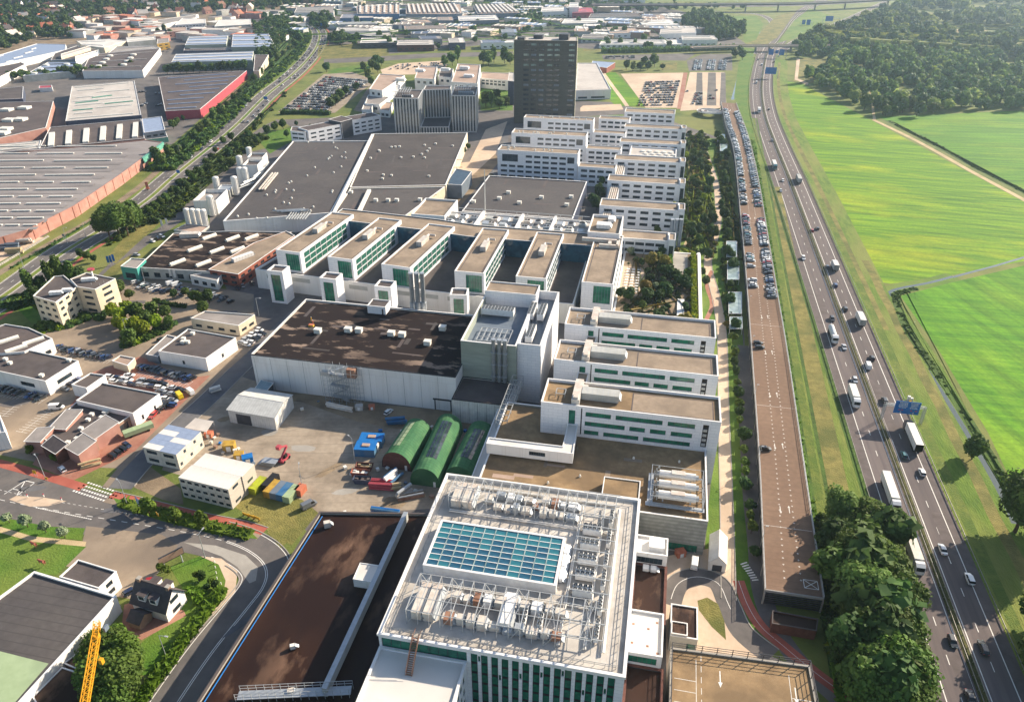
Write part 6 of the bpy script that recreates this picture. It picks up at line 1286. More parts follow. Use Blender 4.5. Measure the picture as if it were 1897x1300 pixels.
far('estate_hall','purple-roofed hall with round white roof domes beyond the tree row',[(600,520),(1040,515),(1170,352),(660,400)],8,'white_wall','roof_mauve',3,'roof_light'); vents([g(x*k3,y*k3,8) for x,y in((720,485),(748,460),(776,434),(803,410),(903,475),(928,450),(952,426),(975,402))],7.6,'round white roof dome on the purple-roofed hall','domes on the purple-roofed hall','disc',7,1.4,'polycarb','round_skylight')
far('estate_hall','blue-grey hall with four white roof boxes beyond the tree row',[(165,555),(540,520),(590,455),(350,455)],7,'grey_wall','roof_blue',3,'roof_mauve'); vents([g(x*k3,y*k3,7.4) for x,y in((250,535),(292,503),(335,475),(452,497),(488,468))],6.7,'white roof box on the blue-grey hall','boxes on the blue-grey hall','disc',7,1.2,'polycarb','round_skylight')
far('estate_hall','long pale hall with rows of roof lights at the foot of the wooded town',[(0,470),(475,365),(480,325),(270,320),(-60,420)],8,'white_wall','roof_blue',5,'polycarb',rows=[(.1,.2),(.25,.4),(.5,.65),(.7,.8)]); far('estate_hall','white-walled hall beside the estate tree row',[(-80,600),(185,470),(150,455),(-80,500)],9,'white_wall','roof_mauve')
far('estate_hall','dark hall with yellow clerestory on its roof',[(370,440),(600,430),(720,365),(560,335),(400,390)],9,'slate_panel','roof_dark'); far('estate_hall','cream clerestory bar on the dark hall',[(445,415),(660,350),(655,335),(445,395)],12,'cream_wall','roof_light'); far('estate_hall','white flag-decked showroom with red awning marks',[(550,440),(712,385),(710,368),(548,412)],11,'white_wall','roof_white'); far('estate_hall','cream-roofed hall with yellow struts',[(600,330),(760,350),(925,300),(800,285),(560,300)],8,'cream_wall','roof_white',2); far('estate_hall','white hall with yellow office end beside the estate street',[(930,310),(1140,290),(1130,262),(920,275)],8,'grey_wall','roof_white',2); far('estate_office','yellow banded office at the end of the white hall',[(1145,320),(1235,308),(1230,280),(1150,285)],9,'yellow_panel','roof_grey',win=(6,4,[(2,3.5),(5.5,7)])); far('estate_hall','grey low hall behind the purple-roofed hall',[(780,395),(1170,350),(1120,335),(850,340)],7,'white_wall','roof_grey',2,'roof_white')
for i,(pts,lab) in enumerate([([(1350,330),(1650,322),(1665,258),(1380,268)],'sawtooth hall with blue-white roof at the estate street corner'),([(1690,345),(2010,340),(1960,248),(1700,252)],'sawtooth hall with blue-white roof beside the avenue trees'),([(1250,455),(1840,440),(1850,375),(1285,395)],'wide sawtooth hall with pale roof behind the row of street trees')]):far('estate_hall',lab,pts,10,'greygreen_panel','roof_blue',3,'roof_white',w=5,frac=(.01,.99),group='sawtooth halls')
far('estate_hall','dark low halls between the sawtooth roofs',[(1340,370),(1850,365),(1850,340),(1350,345)],6,'navy_panel','roof_mauve',1,'roof_white'); far('estate_hall','cream-ended hall beside the avenue slope',[(1850,520),(1890,520),(1960,400),(1860,400)],9,'cream_wall','roof_mauve'); far('market_canopy','red and white flat canopy at the sandy yard',[(285,645),(380,640),(378,622),(285,627)],4,'white_wall','red_panel')
far('estate_hall','long grey barn hall with pale gable windows below the town',[(1020,200),(1100,205),(1260,165),(1430,130),(1430,108),(1200,140),(1010,160)],8,'white_wall','roof_grey'); far('estate_office','white two-storey office with blue window bands',[(1275,185),(1500,170),(1500,140),(1330,135)],9,'white_wall','roof_white',win=(5,4,[(2,3.4),(5.5,7)])); far('estate_hall','round-cornered grey and cream hall with roof plant',[(1565,195),(1830,180),(1830,140),(1600,145)],9,'grey_wall','roof_white'); far('estate_hall','white and blue banner-walled hall beside the car rows',[(1500,215),(1640,205),(1640,188),(1490,190)],7,'white_wall','roof_mauve'); far('estate_hall','red-roofed petrol canopy in the estate',[(1280,245),(1410,240),(1380,225),(1270,228)],5,'white_wall','tile_orange'); far('estate_hall','brick two-storey shop with flat roof behind the red canopy',[(1220,235),(1365,222),(1360,198),(1210,205)],8,'brick_pink','roof_tan',win=(6,3,[(2,3.4),(5,6.4)]))
# middle band of the estate: explicit halls along the skyline
def q2(x0,*pts):return[(x0+x/7.904,y/7.904) for x,y in pts]
BAND=[('factory with white-striped ridge roofs and grey front',[(830,26.5),(856,25),(852,8),(752,8),(752,26)],13,'slate_panel','roof_tan'),('blue-walled factory with ridge roofs',[(662,26),(740,26),(740,9),(660,12)],12,'blue_panel','roof_tan'),('red-brown ribbed factory roof behind the dark tower',[(885,26),(964,24),(945,9),(876,10)],10,'slate_panel','roof_tan'),('white hall with dark recess beside the ribbed factory',[(850,39),(925,37),(918,28),(848,30)],9,'slate_panel','roof_white'),('small dark-fronted hall with brown roof',[(811,38),(840,38),(838,31.5),(811,31.5)],9,'slate_panel','roof_tan'),('long brown hall with cream roof lights',[(744,42),(800,42),(793,36),(742,36)],7,'grey_wall','roof_tan'),('rust-roofed hall with white light strips',[(750,55.5),(828,54),(826,47),(748,48)],7,'slate_panel','roof_tan'),('grey ribbed low hall in the estate middle',[(762,63),(824,61.5),(822,58),(761,59)],6,'grey_wall','roof_light'),('showroom with blue oval roof panel',[(735,84),(804,83),(802,74),(737,75)],8,'brick_dark','roof_light'),('hall with white roof lights behind the showroom',[(780,72.5),(819,72),(815,67),(775,67.5)],8,'grey_wall','roof_grey'),('white-ribbed hall with glazed entrance',[(832,80),(862,79),(858,70),(830,71)],9,'navy_panel','roof_white'),('white glazed office beside the tower',[(892,80),(952,79),(952,74.5),(890,75)],8,'white_wall','roof_white'),('white hall with black front beyond the grass plot',[(667,80),(735,79),(735,70),(670,70.5)],7,'dark_panel','roof_white'),('pale flat hall at the avenue bend',[(622,59),(722,57),(716,50),(625,51)],8,'grey_wall','roof_white'),('white stepped hall at the avenue bend',[(627,46),(700,44),(698,40),(622,42)],8,'grey_wall','roof_white'),('blue-based white hall at the avenue bend',[(630,34),(692,33),(690,26),(634,27)],9,'blue_panel','roof_light'),('grey hall with cream gable by the avenue bend',[(545,24),(618,24),(620,12),(550,14)],10,'white_wall','roof_grey'),('white hall with brown slats by the far roofs',[(690,68),(725,67),(722,60),(640,61)],6,'navy_panel','roof_light'),('low white hall at the railway embankment',[(1110,83),(1264,82.5),(1258,73.5),(1116,74)],5,'white_wall','roof_white'),('cream long shed at the railway embankment',[(1262,80.5),(1312,80),(1308,74.5),(1258,75)],4,'cream_wall','roof_light'),('ribbed white hall before the wood',[(1264,74),(1330,73.5),(1322,66),(1262,66.5)],9,'white_wall','roof_light'),('white hall with bright roof in the estate',[(1192,48),(1259,46),(1240,36),(1183,39)],8,'white_wall','roof_white'),('glazed white office block in the estate',[(1222,63),(1290,61),(1288,51),(1224,54)],10,'white_wall','roof_light'),('brown flat hall before the white office',[(1130,62),(1188,61),(1172,50),(1124,51)],7,'white_wall','roof_tan'),('white hall with red sheds behind the tower',[(1002,22),(1052,21),(1046,12.5),(1004,14)],10,'white_wall','roof_white'),('red container block on the skyline',[(1060,24),(1100,23),(1096,14),(1062,15)],9,'red_panel','red_panel'),('white tower hall behind the red block',[(1055,14),(1072,14),(1072,5),(1055,5)],16,'white_wall','roof_white'),('light grey hall with white roof sheet',[(1040,44),(1120,42),(1118,34),(1046,35)],8,'grey_wall','roof_white'),('brown-roofed hall beside the estate road',[(936,52),(990,50),(985,44),(932,46)],7,'white_wall','roof_tan'),('grey office with band windows in the estate',[(930,61),(958,60),(956,54),(928,55)],8,'white_wall','roof_blue'),('white hall hidden behind the tower roof',[(994,71),(1018,70),(1016,62),(992,63)],7,'grey_wall','roof_white'),('grey pyramid-roofed hall by the car dealer',[(1076,72),(1130,71),(1122,64),(1080,64)],6,'grey_wall','roof_grey'),('long mauve hall in the far estate',[(1090,33),(1190,31),(1180,24),(1095,26)],8,'grey_wall','roof_mauve'),('wide lilac hall in the far estate',[(1195,36),(1236,35),(1228,28),(1190,29)],7,'white_wall','roof_tan')]
for lab,pts,z,wm,rm in BAND:
 t=bld('estate_hall',lab,pts,z,wm,rm,(8,4,[(2,3.6)]) if z<11 else None,group='far estate halls',par=.3)
 P=gl(pts,z); n=int(R.uniform(2,5))
 if len(P)==4:strips(t,P,z-.25,n,R.choice(['roof_white','roof_light','polycarb','roof_blue']),(.04,R.uniform(.5,.96)),1.6)
for lab,pts,z,n in(('factory with white-striped ridge roofs',[(755,25),(855,24),(845,8),(752,9)],13,11),('blue-walled factory',[(662,25),(740,25),(740,9),(662,12)],12,7),('red-brown ribbed factory',[(886,25),(962,23),(943,9),(878,10)],10,9)):
 t=thing('ridge_lights','rows of white ridge lights on the '+lab,'skylights'); a,b,c,d=[Vector(p) for p in gl(pts,z)]
 for i in range(n):s=(i+.5)/n; p,r=a.lerp(b,s),d.lerp(c,s); MB().bar((p.x,p.y,z+.8),(r.x,r.y,z+.8),3.2,1.8).build('ridge_light','roof_white',t)
 # fill: smaller sheds in the gaps, each its own thing
FILL=0
for i in range(230):
 px_,py_=R.uniform(540,1330),R.uniform(-4,70)
 if 945<px_<1075 and py_>55:continue
 if px_>1180 and py_<30:continue
 if 560<px_<620 and py_>30:continue
 x,y=g(px_,py_); w,d,h=R.uniform(14,48),R.uniform(12,30),R.uniform(5,8)
 rm,rn=R.choice([('roof_light','pale'),('roof_white','white'),('roof_mauve','mauve'),('roof_tan','brown'),('roof_grey','grey'),('roof_blue','blue-grey')]); t=thing('estate_shed','small '+rn+'-roofed shed among the far estate halls','shed',(x,y,0),R.uniform(-.25,.25),'small sheds in the far estate')
 b=MB().box(-w/2,-d/2,0,w/2,d/2,h,bottom=False); b.build('wall',R.choice(['white_wall','grey_wall','slate_panel','brick_brown','cream_wall']),t); b=MB(); b.box(-w/2-.3,-d/2-.3,h+.01,w/2+.3,d/2+.3,h+.3); b.build('roof',rm,t); b=MB(); n=int(w/9)
 for k in range(n):b.box(-w/2+w*(k+.3)/n,-d*.4,h+.3,-w/2+w*(k+.3)/n+1.6,d*.4,h+.9)
 if n:b.build('strip_light','polycarb',t)
 # industrial yard lots between the left halls
for i in range(95):
 px_,py_=R.uniform(130,520),R.uniform(28,78)
 x,y=g(px_,py_); w,d,h=R.uniform(12,34),R.uniform(10,22),R.uniform(5,9); rm,rn=R.choice([('roof_light','pale'),('roof_white','white'),('roof_mauve','mauve'),('roof_tan','brown'),('roof_grey','grey'),('tile_orange','orange')])
 t=thing('town_shed','small '+rn+'-roofed shed between the estate and the wooded town','shed',(x,y,0),R.uniform(-.4,.2),'sheds at the edge of the town'); MB().box(-w/2,-d/2,0,w/2,d/2,h,bottom=False).build('wall',R.choice(['white_wall','cream_wall','brick_pink','grey_wall']),t); MB().box(-w/2-.3,-d/2-.3,h+.01,w/2+.3,d/2+.3,h+.3).build('roof',rm,t)
 # houses of the wooded town, top left: gabled with chimney
HM={}
def house(x,y,rz,rm,wm,rn,s=1.0):
 key=(rm,wm)
 if key not in HM:
  w=MB(); W,D,ze,zr=5.5,4.2,5,9
  w.poly([(-W,-D,0),(W,-D,0),(W,-D,ze),(-W,-D,ze)]); w.poly([(W,-D,0),(W,D,0),(W,D,ze),(W,0,zr),(W,-D,ze)]); w.poly([(W,D,0),(-W,D,0),(-W,D,ze),(W,D,ze)]); w.poly([(-W,D,0),(-W,-D,0),(-W,-D,ze),(-W,0,zr),(-W,D,ze)])
  r=MB(); W2,D2=W+.5,D+.5; zz=ze-.45; r.poly([(-W2,-D2,zz),(W2,-D2,zz),(W2,0,zr+.1),(-W2,0,zr+.1)]); r.poly([(W2,D2,zz),(-W2,D2,zz),(-W2,0,zr+.1),(W2,0,zr+.1)])
  HM[key]=(w.mesh('wall',wm),r.mesh('roof',rm),MB().box(2.2,-.5,7.5,3.2,.5,10.4).mesh('chimney','brick_red'),MB().box(-.7,-D-.03,1.2,.7,-D+.02,2.6).mesh('window','glass_dark'))
 t=thing('house',rn,'house',(x,y,0),rz,'houses of the wooded town'); t.scale=(s,s,s); a,b,c,d=HM[key]; link('wall',a,t); r=link('roof',b,t); link('chimney',c,r); [link('window',d,t,(xx,0,0)) for xx in(-3,3)]
HOUSES=[]
for i in range(210):
 px_,py_=R.uniform(-20,470),R.uniform(2,78)
 if py_>78-px_*.1 or(px_>150 and py_>34):continue
 rm,wm,rn=R.choice([('tile_orange','white_wall','house with orange tiled roof and white walls among town trees'),('tile_dark','white_wall','house with dark roof and white walls among town trees'),('tile_brown','brick_pink','house with brown roof and pink brick walls among town trees'),('roof_light','cream_wall','house with pale roof and cream walls among town trees')])
 x,y=g(px_,py_); HOUSES.append((x,y)); house(x,y,R.uniform(0,PI),rm,wm,rn,R.uniform(1.0,1.5))
 # overpass, flyover and gantries at the interchange
def bridge(name,label,line,hw,z,m,piers=(),th=1.2):
 t=thing(name,label,'bridge'); b=MB(); ribbon(b,line,hw,-hw,z); A,B=offset(line,hw),offset(line,-hw)
 for i in range(len(line)-1):
  b.poly([(B[i].x,B[i].y,z-th),(B[i+1].x,B[i+1].y,z-th),(B[i+1].x,B[i+1].y,z),(B[i].x,B[i].y,z)]); b.poly([(A[i+1].x,A[i+1].y,z-th),(A[i].x,A[i].y,z-th),(A[i].x,A[i].y,z),(A[i+1].x,A[i+1].y,z)]); b.poly([(A[i].x,A[i].y,z-th),(A[i+1].x,A[i+1].y,z-th),(B[i+1].x,B[i+1].y,z-th),(B[i].x,B[i].y,z-th)])
 b.build('deck',m,t); r=MB()
 for L in(A,B):
  for i in range(len(L)-1):r.bar((L[i].x,L[i].y,z+.5),(L[i+1].x,L[i+1].y,z+.5),.3,1.0)
 r.build('parapet','concrete',t)
 for p in piers:MB().box(p[0]-1.2,p[1]-2.5,0,p[0]+1.2,p[1]+2.5,z-th).build('pier','concrete',t)
 return t
bridge('overpass','concrete overpass crossing the motorway beside the blue gantry signs',smooth([(20,1078),(75,1102),(122,1114),(170,1124),(230,1138)],4),5,7,'lot_sand',[(104,1109),(122,1114),(150,1119)]); bridge('flyover','long curving flyover crossing the interchange on piers',smooth([(-160,1520),(0,1555),(98,1583),(218,1620),(345,1697),(520,1830),(800,2000)],5),9,13,'highway_asphalt',[(40,1566),(120,1590),(180,1608),(250,1638),(310,1675),(400,1738)],2.0)
def gantry(label,x0,x1,y,panels,h=7.5):
 t=thing('gantry_sign',label,'road sign',(0,0,0),0,'blue gantry signs over the motorway')
 for x in(x0,x1):b=MB(); [b.bar((x+dx,y+dy,0),(x+dx,y+dy,h),.14) for dx in(-.35,.35) for dy in(-.35,.35)]; [b.bar((x-.35,y-.35,zz),(x+.35,y+.35,zz+1),.08) for zz in np.arange(0,h-1,1)]; b.build('post','steel_white',t)
 b=MB(); [b.bar((x0,y+dy,h+dz),(x1,y+dy,h+dz),.14) for dy in(-.4,.4) for dz in(-.8,0)]; n=int((x1-x0)/1.2); [b.bar((x0+(x1-x0)*i/n,y-.4,h-.8),(x0+(x1-x0)*(i+1)/n,y-.4,h),.07) for i in range(n)]; [b.bar((x0+(x1-x0)*i/n,y-.4,h),(x0+(x1-x0)*(i+1)/n,y+.4,h),.07) for i in range(n)]; b.build('truss','steel_white',t)
 for(a,c,hh) in panels:
  o=MB().box(a,y-.75,h-hh*.62,c,y-.6,h+hh*.38).build('panel','sign_blue',t)
 return t
SG=gantry('large blue gantry sign over the field-side carriageway beside the fields',87.0,100.4,246.6,[(90.0,98.4,5.2)])
# white lettering lines and arrows on the large sign
b=MB(); y_=246.6-.78
for r in range(5):
 for(a,c) in((91.2,94.0),(94.9,97.6)):
  x=a+R.uniform(0,.4)
  while x<c-.3:w=R.uniform(.18,.5); z=8.9-r*.55; b.poly([(x,y_,z),(x+w,y_,z),(x+w,y_,z+.26),(x,y_,z+.26)]); x+=w+.12
for a in(92.4,96.6):b.poly([(a-.1,y_,4.6),(a+.1,y_,4.6),(a+.1,y_,5.2),(a-.1,y_,5.2)]); b.poly([(a-.35,y_,4.95),(a+.35,y_,4.95),(a,y_,4.5)])
b.build('lettering','paint_white',SG); b=MB(); [b.poly([(x,y_-.004,5.6),(x+.7,y_-.004,5.6),(x+.7,y_-.004,6.0),(x,y_-.004,6.0)]) for x in(91.4,92.4,95.4,97.0)]; b.build('route_shield','red_panel',SG)
gantry('blue gantry sign over the field-side carriageway near the wood',98,114,918,[(100,112,7)],9); gantry('pair of blue signs on the gantry just before the overpass',112,138,1060,[(116,122,7),(124,128,4),(129,135,7)],8); gantry('blue sign over the slip road towards the wood',236,262,1440,[(240,252,8)],8); gantry('pair of blue signs between the interchange ramps',196,214,1400,[(198,203,7),(205,211,8)],6)
leafmat('leaf_w1','35552a','54733a',0.35); leafmat('leaf_w2','2c4a2a','456339',0.3); leafmat('leaf_w3','4a6630','708a44',0.4); leafmat('leaf_w4','66783a','98a85a',0.45)
leafmat('leaf_b2','38561e','557226')
# ================================================================ VEGETATION
def crown_mesh(name,seed,n,size,rx,rz,lobes,m,z0,core=True,flat=.25):
 """Leaf clumps spread through several lobes of a crown; uneven outline, gaps between the lobes."""
 r=np.random.RandomState(seed); C=[(0,0,0,1.0)]
 for i in range(lobes):
  a=r.uniform(0,2*PI); e=r.uniform(-.5,.9); k=r.uniform(.45,.8); C.append((k*math.cos(a)*math.cos(e)*.75,k*math.sin(a)*math.cos(e)*.75,k*math.sin(e)*.8,r.uniform(.38,.62)))
 V,F=[],[]; W=np.array([c[3]**2 for c in C]); W/=W.sum()
 idx=r.choice(len(C),n,p=W)
 d=r.normal(size=(n,3)); d/=np.linalg.norm(d,axis=1)[:,None]; rr=r.uniform(.5,1.16,n)**.7
 cen=np.array([[c[0],c[1],c[2]] for c in C])[idx]; rad_=np.array([c[3]*(.68 if i==0 else 1) for i,c in enumerate(C)])[idx]
 p=cen+d*(rad_*rr)[:,None]
 nrm=d+r.normal(scale=.55,size=(n,3)); nrm[:,2]+=flat; nrm/=np.linalg.norm(nrm,axis=1)[:,None]
 t=np.cross(nrm,r.normal(size=(n,3))); t/=np.linalg.norm(t,axis=1)[:,None]; b=np.cross(nrm,t); s=size*r.uniform(.6,1.35,n)[:,None]
 S=np.array([rx,rx,rz]); P0=p*S+np.array([0,0,z0])
 q=np.stack([P0-t*s-b*s*.6,P0+t*s-b*s*.8,P0+t*s*.8+b*s,P0-t*s*.9+b*s*.7],1).reshape(-1,3)
 V=q; nf=n; faces=np.arange(n*4).reshape(-1,4)
 if core:
  cv,cf=[],[]
  for i,c in enumerate(C):
   R0=c[3]*(.68 if i==0 else 1)*.74; m_,h_=7,4; base=len(cv)
   for j in range(1,h_):
    for k in range(m_):e=PI*j/h_; a=2*PI*k/m_+i; jt=r.uniform(.85,1.1); cv.append(((c[0]+R0*jt*math.sin(e)*math.cos(a))*rx,(c[1]+R0*jt*math.sin(e)*math.sin(a))*rx,(c[2]+R0*jt*math.cos(e))*rz+z0))
   cv.append((c[0]*rx,c[1]*rx,(c[2]+R0)*rz+z0)); top=len(cv)-1; cv.append((c[0]*rx,c[1]*rx,(c[2]-R0)*rz+z0)); bot=len(cv)-1
   for k in range(m_):
    k2=(k+1)%m_; cf.append((top,base+k,base+k2)); cf.append((bot,base+(h_-2)*m_+k2,base+(h_-2)*m_+k))
    for j in range(h_-2):cf.append((base+j*m_+k,base+(j+1)*m_+k,base+(j+1)*m_+k2,base+j*m_+k2))
 else:cv,cf=[],[]
 me=bpy.data.meshes.new(name); off=len(V); me.from_pydata(list(map(tuple,V))+cv,[],list(map(tuple,faces))+[tuple(off+i for i in f) for f in cf]); me.materials.append(M[m]); me.update(); return me
def trunk_mesh(h,r,seed):
 q=MB(); q.cyl(0,0,0,h,r,r*.6,7); rr=random.Random(seed)
 for i in range(4):a=rr.uniform(0,6.28); q.bar((0,0,h*rr.uniform(.65,.95)),(math.cos(a)*h*.45,math.sin(a)*h*.45,h*1.35),r*.7)
 return q.mesh('trunk','trunk')
TM={}
def tree_kind(key):
 if key in TM:return TM[key]
 spec=dict(big_c=(8000,.32,5.2,6.0,18,'leaf_w3',8.4,5,.4),big_a=(9000,.30,5.6,5.6,22,'leaf_a',8.2,5,.4),big_b=(9000,.30,5.8,5.2,24,'leaf_b2',8,5,.4),mid_a=(1500,.42,3.6,4.0,7,'leaf_a',5.2,3,.22),mid_b=(1500,.42,3.6,4.4,8,'leaf_c',5.4,3,.22),mid_lime=(1500,.40,3.2,4.0,8,'leaf_lime',5.0,3,.2),mid_gold=(900,.38,2.6,3.0,6,'leaf_gold',3.8,2,.2),poplar=(1500,.45,2.6,7.2,9,'leaf_a',8.6,3,.25),small=(500,.30,1.7,1.9,5,'leaf_b',2.8,1.8,.12),small_grey=(500,.28,1.7,1.7,4,'leaf_grey',2.6,1.8,.12),small_dark=(600,.32,2.0,2.2,5,'leaf_c',2.4,1.4,.12),far_a=(330,.95,4.6,5.0,6,'leaf_far',6.4,4,.3),far_b=(330,.95,4.8,4.6,7,'leaf_c',6.2,4,.3),far_c=(330,.9,4.2,5.4,6,'leaf_a',6.6,4,.3),wood_tall=(420,.75,3.6,7.0,9,'leaf_w3',8,4,.3),wood_a=(420,.8,4.6,5.0,8,'leaf_w1',6.4,4,.3),wood_b=(420,.8,4.8,4.6,8,'leaf_w2',6.2,4,.3),wood_c=(420,.8,4.2,5.4,8,'leaf_w3',6.6,4,.3),wood_d=(380,.75,4.4,4.6,8,'leaf_w4',6,4,.3),shrub_a=(150,.5,1.9,1.6,4,'leaf_c',1.3,1,.1),shrub_b=(150,.5,1.9,1.7,4,'leaf_a',1.4,1,.1),shrub_c=(130,.45,1.6,1.4,4,'leaf_lime',1.2,1,.1),shrub_d=(130,.45,1.6,1.4,4,'leaf_gold',1.2,1,.1),far_d=(260,.9,3.2,7.0,7,'leaf_far',8.4,4,.3))[key]
 n,s,rx,rz,lb,m,z0,th,tr=spec; TM[key]=[(crown_mesh('crown',hash_(key)+v,n,s,rx,rz,lb,m,z0),trunk_mesh(th,tr,v)) for v in range(3)]; return TM[key]
def hash_(s):return sum(ord(c)*(i+3) for i,c in enumerate(s))%9973
def tree(x,y,key,label,group,s=1.0,name='tree',z=0.0,cat='tree'):
 ms=tree_kind(key); cm,tm=ms[R.randrange(len(ms))]; t=thing(name,label,cat,(x,y,z),R.uniform(0,6.28),group); sc=s*R.uniform(.88,1.12); t.scale=(sc*R.uniform(.92,1.08),sc,sc*R.uniform(.9,1.1)); link('crown',cm,t); link('trunk',tm,t); return t
def trees_px(pts,keys,label,group,s=1.0,jit=0.0,**k):
 for p in pts:x,y=g(p[0],p[1]); tree(x+R.uniform(-jit,jit),y+R.uniform(-jit,jit),R.choice(keys) if isinstance(keys,list) else keys,label,group,p[2] if len(p)>2 else s,**k)
 # copse between the deck and the motorway (large near trees)
trees_px([(1548,985,1.05),(1580,1000,1.1),(1610,990,.9),(1565,1055,1.15),(1605,1070,1.1),(1640,1060,.9),(1575,1125,1.2),(1618,1140,1.15),(1655,1130,.9),(1590,1195,1.2),(1635,1210,1.15),(1668,1200,.9),(1598,1265,1.1),(1642,1280,1.15),(1680,1268,.9),(1620,1345,1.1),(1678,1345,1.1),(1560,1012,.8)],['big_a','big_b','big_c'],'large leafy tree in the copse between the parking deck and the motorway','copse by the motorway',jit=2.2); trees_px([(1538,1025,1.5),(1590,1035,1.7),(1625,1025,1.4),(1548,1090,1.6),(1592,1095,1.8),(1632,1100,1.6),(1560,1160,1.7),(1600,1165,1.8),(1645,1172,1.6),(1572,1230,1.7),(1612,1238,1.8),(1656,1242,1.6),(1585,1300,1.7),(1625,1312,1.8),(1665,1305,1.6)],['mid_a','mid_b','wood_a','mid_a'],'smaller tree filling the gaps of the copse by the motorway','copse by the motorway',jit=2)
trees_px([(1800,850,.95)],'mid_a','single round tree on the ditch bank beyond the motorway',None); trees_px([(1880,985,1.4),(1905,1010,1.5),(1925,975,1.4)],['big_a'],'tree at the field ditch casting shade towards the motorway','trees at the field ditch'); trees_px([(1925,1190,1.3),(1955,1230,1.4),(1930,1265,1.3),(1970,1150,1.2)],['big_b'],'tree on the field edge shading the motorway lanes','trees at the field edge')
# trees along the west side
trees_px([(205,445,1.3),(222,440,1.4),(238,437,1.3),(252,428,1.3),(260,422,1.1)],['big_a','poplar'],'tall tree in the group beside the avenue and the workshop','tall trees beside the avenue'); trees_px([(60,545,.9),(80,540,1),(100,536,1),(118,530,1.0),(136,527,1.0),(150,522,.9),(72,560,1),(95,555,1)],['poplar','mid_b'],'dark tree in the group behind the cream office','trees behind the cream office')
trees_px([(212,590),(228,600),(240,585),(255,595),(270,605),(285,590),(250,615),(232,620),(268,625),(290,612),(222,612,.8),(243,640,.9),(310,590,.9),(316,610,.8)],['mid_lime','mid_lime','mid_a'],'bright green tree on the car park beside the cream office','trees on the office car park',1.0); trees_px([(360,560,.7),(372,565,.8),(388,562,.8),(345,548,.6),(324,552,.5),(225,545,.8),(240,555,.7),(380,582,.9)],['mid_a','mid_b'],'leafy tree along the hedge by the workshop car park','trees by the workshop car park')
trees_px([(150,478,.6),(176,486,.5),(163,482,.7),(280,400,.8),(290,392,.8),(300,385,.7),(310,378,.8),(330,362,.7),(345,352,.8),(360,340,.8),(375,330,.8),(390,318,.7),(410,305,.8),(425,292,.8),(440,280,.8),(455,270,.7),(318,360,.6),(350,330,.6),(380,305,.6),(400,285,.6),(415,268,.7),(430,262,.8),(462,258,.8),(478,268,.8)],['mid_a','mid_b','mid_a'],'roadside tree between the avenue and the silos','trees between the avenue and the silos')
trees_px([(300,310,1),(318,300,1),(330,290,1),(345,280,.9),(292,300,.8),(360,262,1),(372,250,1),(385,240,.9),(398,228,1),(410,215,1),(422,203,.9),(436,190,.9),(448,178,.9),(460,165,.9),(472,152,.9),(484,142,.9),(330,232,.8),(322,240,.8),(340,225,.6),(505,130,.9),(515,115,.9),(526,105,.9),(498,118,.8),(536,95,.8),(545,85,.8)],['mid_a','mid_b','far_c'],'tree on the green strip between railway and avenue','trees between railway and avenue')
trees_px([(495,250,.9),(510,245,.9),(525,240,1),(485,262,.8),(532,256,.7),(600,262,.9),(575,238,.5),(550,234,.5)],['mid_b','mid_a'],'bushy tree on the lawn beside the angled white office','trees by the angled office'); trees_px([(622,196,1.1),(632,186,1.1),(640,178,1.0),(615,202,.9),(690,130,1.2),(698,124,1.3),(707,122,1.2),(675,134,1.0),(605,134,1.1),(682,148,.9),(688,160,.9),(700,135,1),(660,168,.8)],['far_b','far_c'],'dark round tree beside the crowded staff car park','trees by the staff car park')
trees_px([(825,125,1.3),(838,122,1.4),(848,118,1.3),(895,120,1.4),(905,122,1.4),(915,118,1.4),(935,118,1.4),(945,120,1.3),(910,200,1.2),(925,203,1.3),(900,198,1.2),(918,192,1.2),(938,200,1.0)],['far_c','far_d','far_a'],'tall pale green tree beside the dark tower','trees beside the dark tower'); trees_px([(860,285,.6),(868,278,.6),(910,335,.6),(935,318,.6),(955,320,.6),(1105,390,.9),(1098,380,.9),(1110,370,.9),(1108,358,.8),(1115,345,.8)],['mid_b','mid_a'],'small tree between the grey halls and the office rows','trees between halls and rows')
# courtyard trees of the office rows and the planted strip by the deck
for i in range(22):x,y=R.uniform(-22,9),391+(i%6)*48+R.uniform(0,22); tree(x,y,R.choice(['mid_lime','mid_a','small_dark']),'young bright tree in the courts between the office rows','court trees',R.uniform(.5,.75))
n=0
while n<62:
 x,y=R.uniform(12.5,46),R.uniform(385,640)
 if abs(x-35)<3.0 or x<14:continue
 n+=1; k=R.choice(['mid_a','mid_lime','mid_b','mid_a','mid_gold','mid_b']) if x<33 else R.choice(['mid_b','mid_a']); tree(x,y,k,'tree in the planted strip between the office rows and the parking deck','trees of the planted strip',R.uniform(.55,.9))
for y in list(range(168,300,7)):tree(36.4+R.uniform(-.6,.6),y+R.uniform(-2,2),R.choice(['small_dark','small_dark','small']),'round dark shrub in the row beside the parking deck ramp','shrubs beside the deck ramp',R.uniform(.8,1.25),'shrub',cat='shrub')
for x,y,s in((38,305,.7),(36.5,330,.9),(38,350,.6),(40,372,.8),(37,388,.8),(26,350,.7),(24.8,362,.6)):tree(x,y,'mid_b','dark tree beside the glass canopies along the deck','trees by the canopies',s)
# raised garden shrubs
for i in range(46):
 x,y=R.uniform(-14,20),R.uniform(288,376)
 if-14<x<-4 and 321<y<357:x+=11
 if 8<x<17 and y>351:y-=26
 if 10<x<16 and 300<y<323:x-=9
 tree(x,y,R.choice(['small_dark','small_dark','small_dark','small','small_grey','small_dark','small_dark','small_dark','mid_gold']),'low shrub in the raised garden','shrubs of the raised garden',R.uniform(.8,1.6),'shrub',4.75,'shrub')
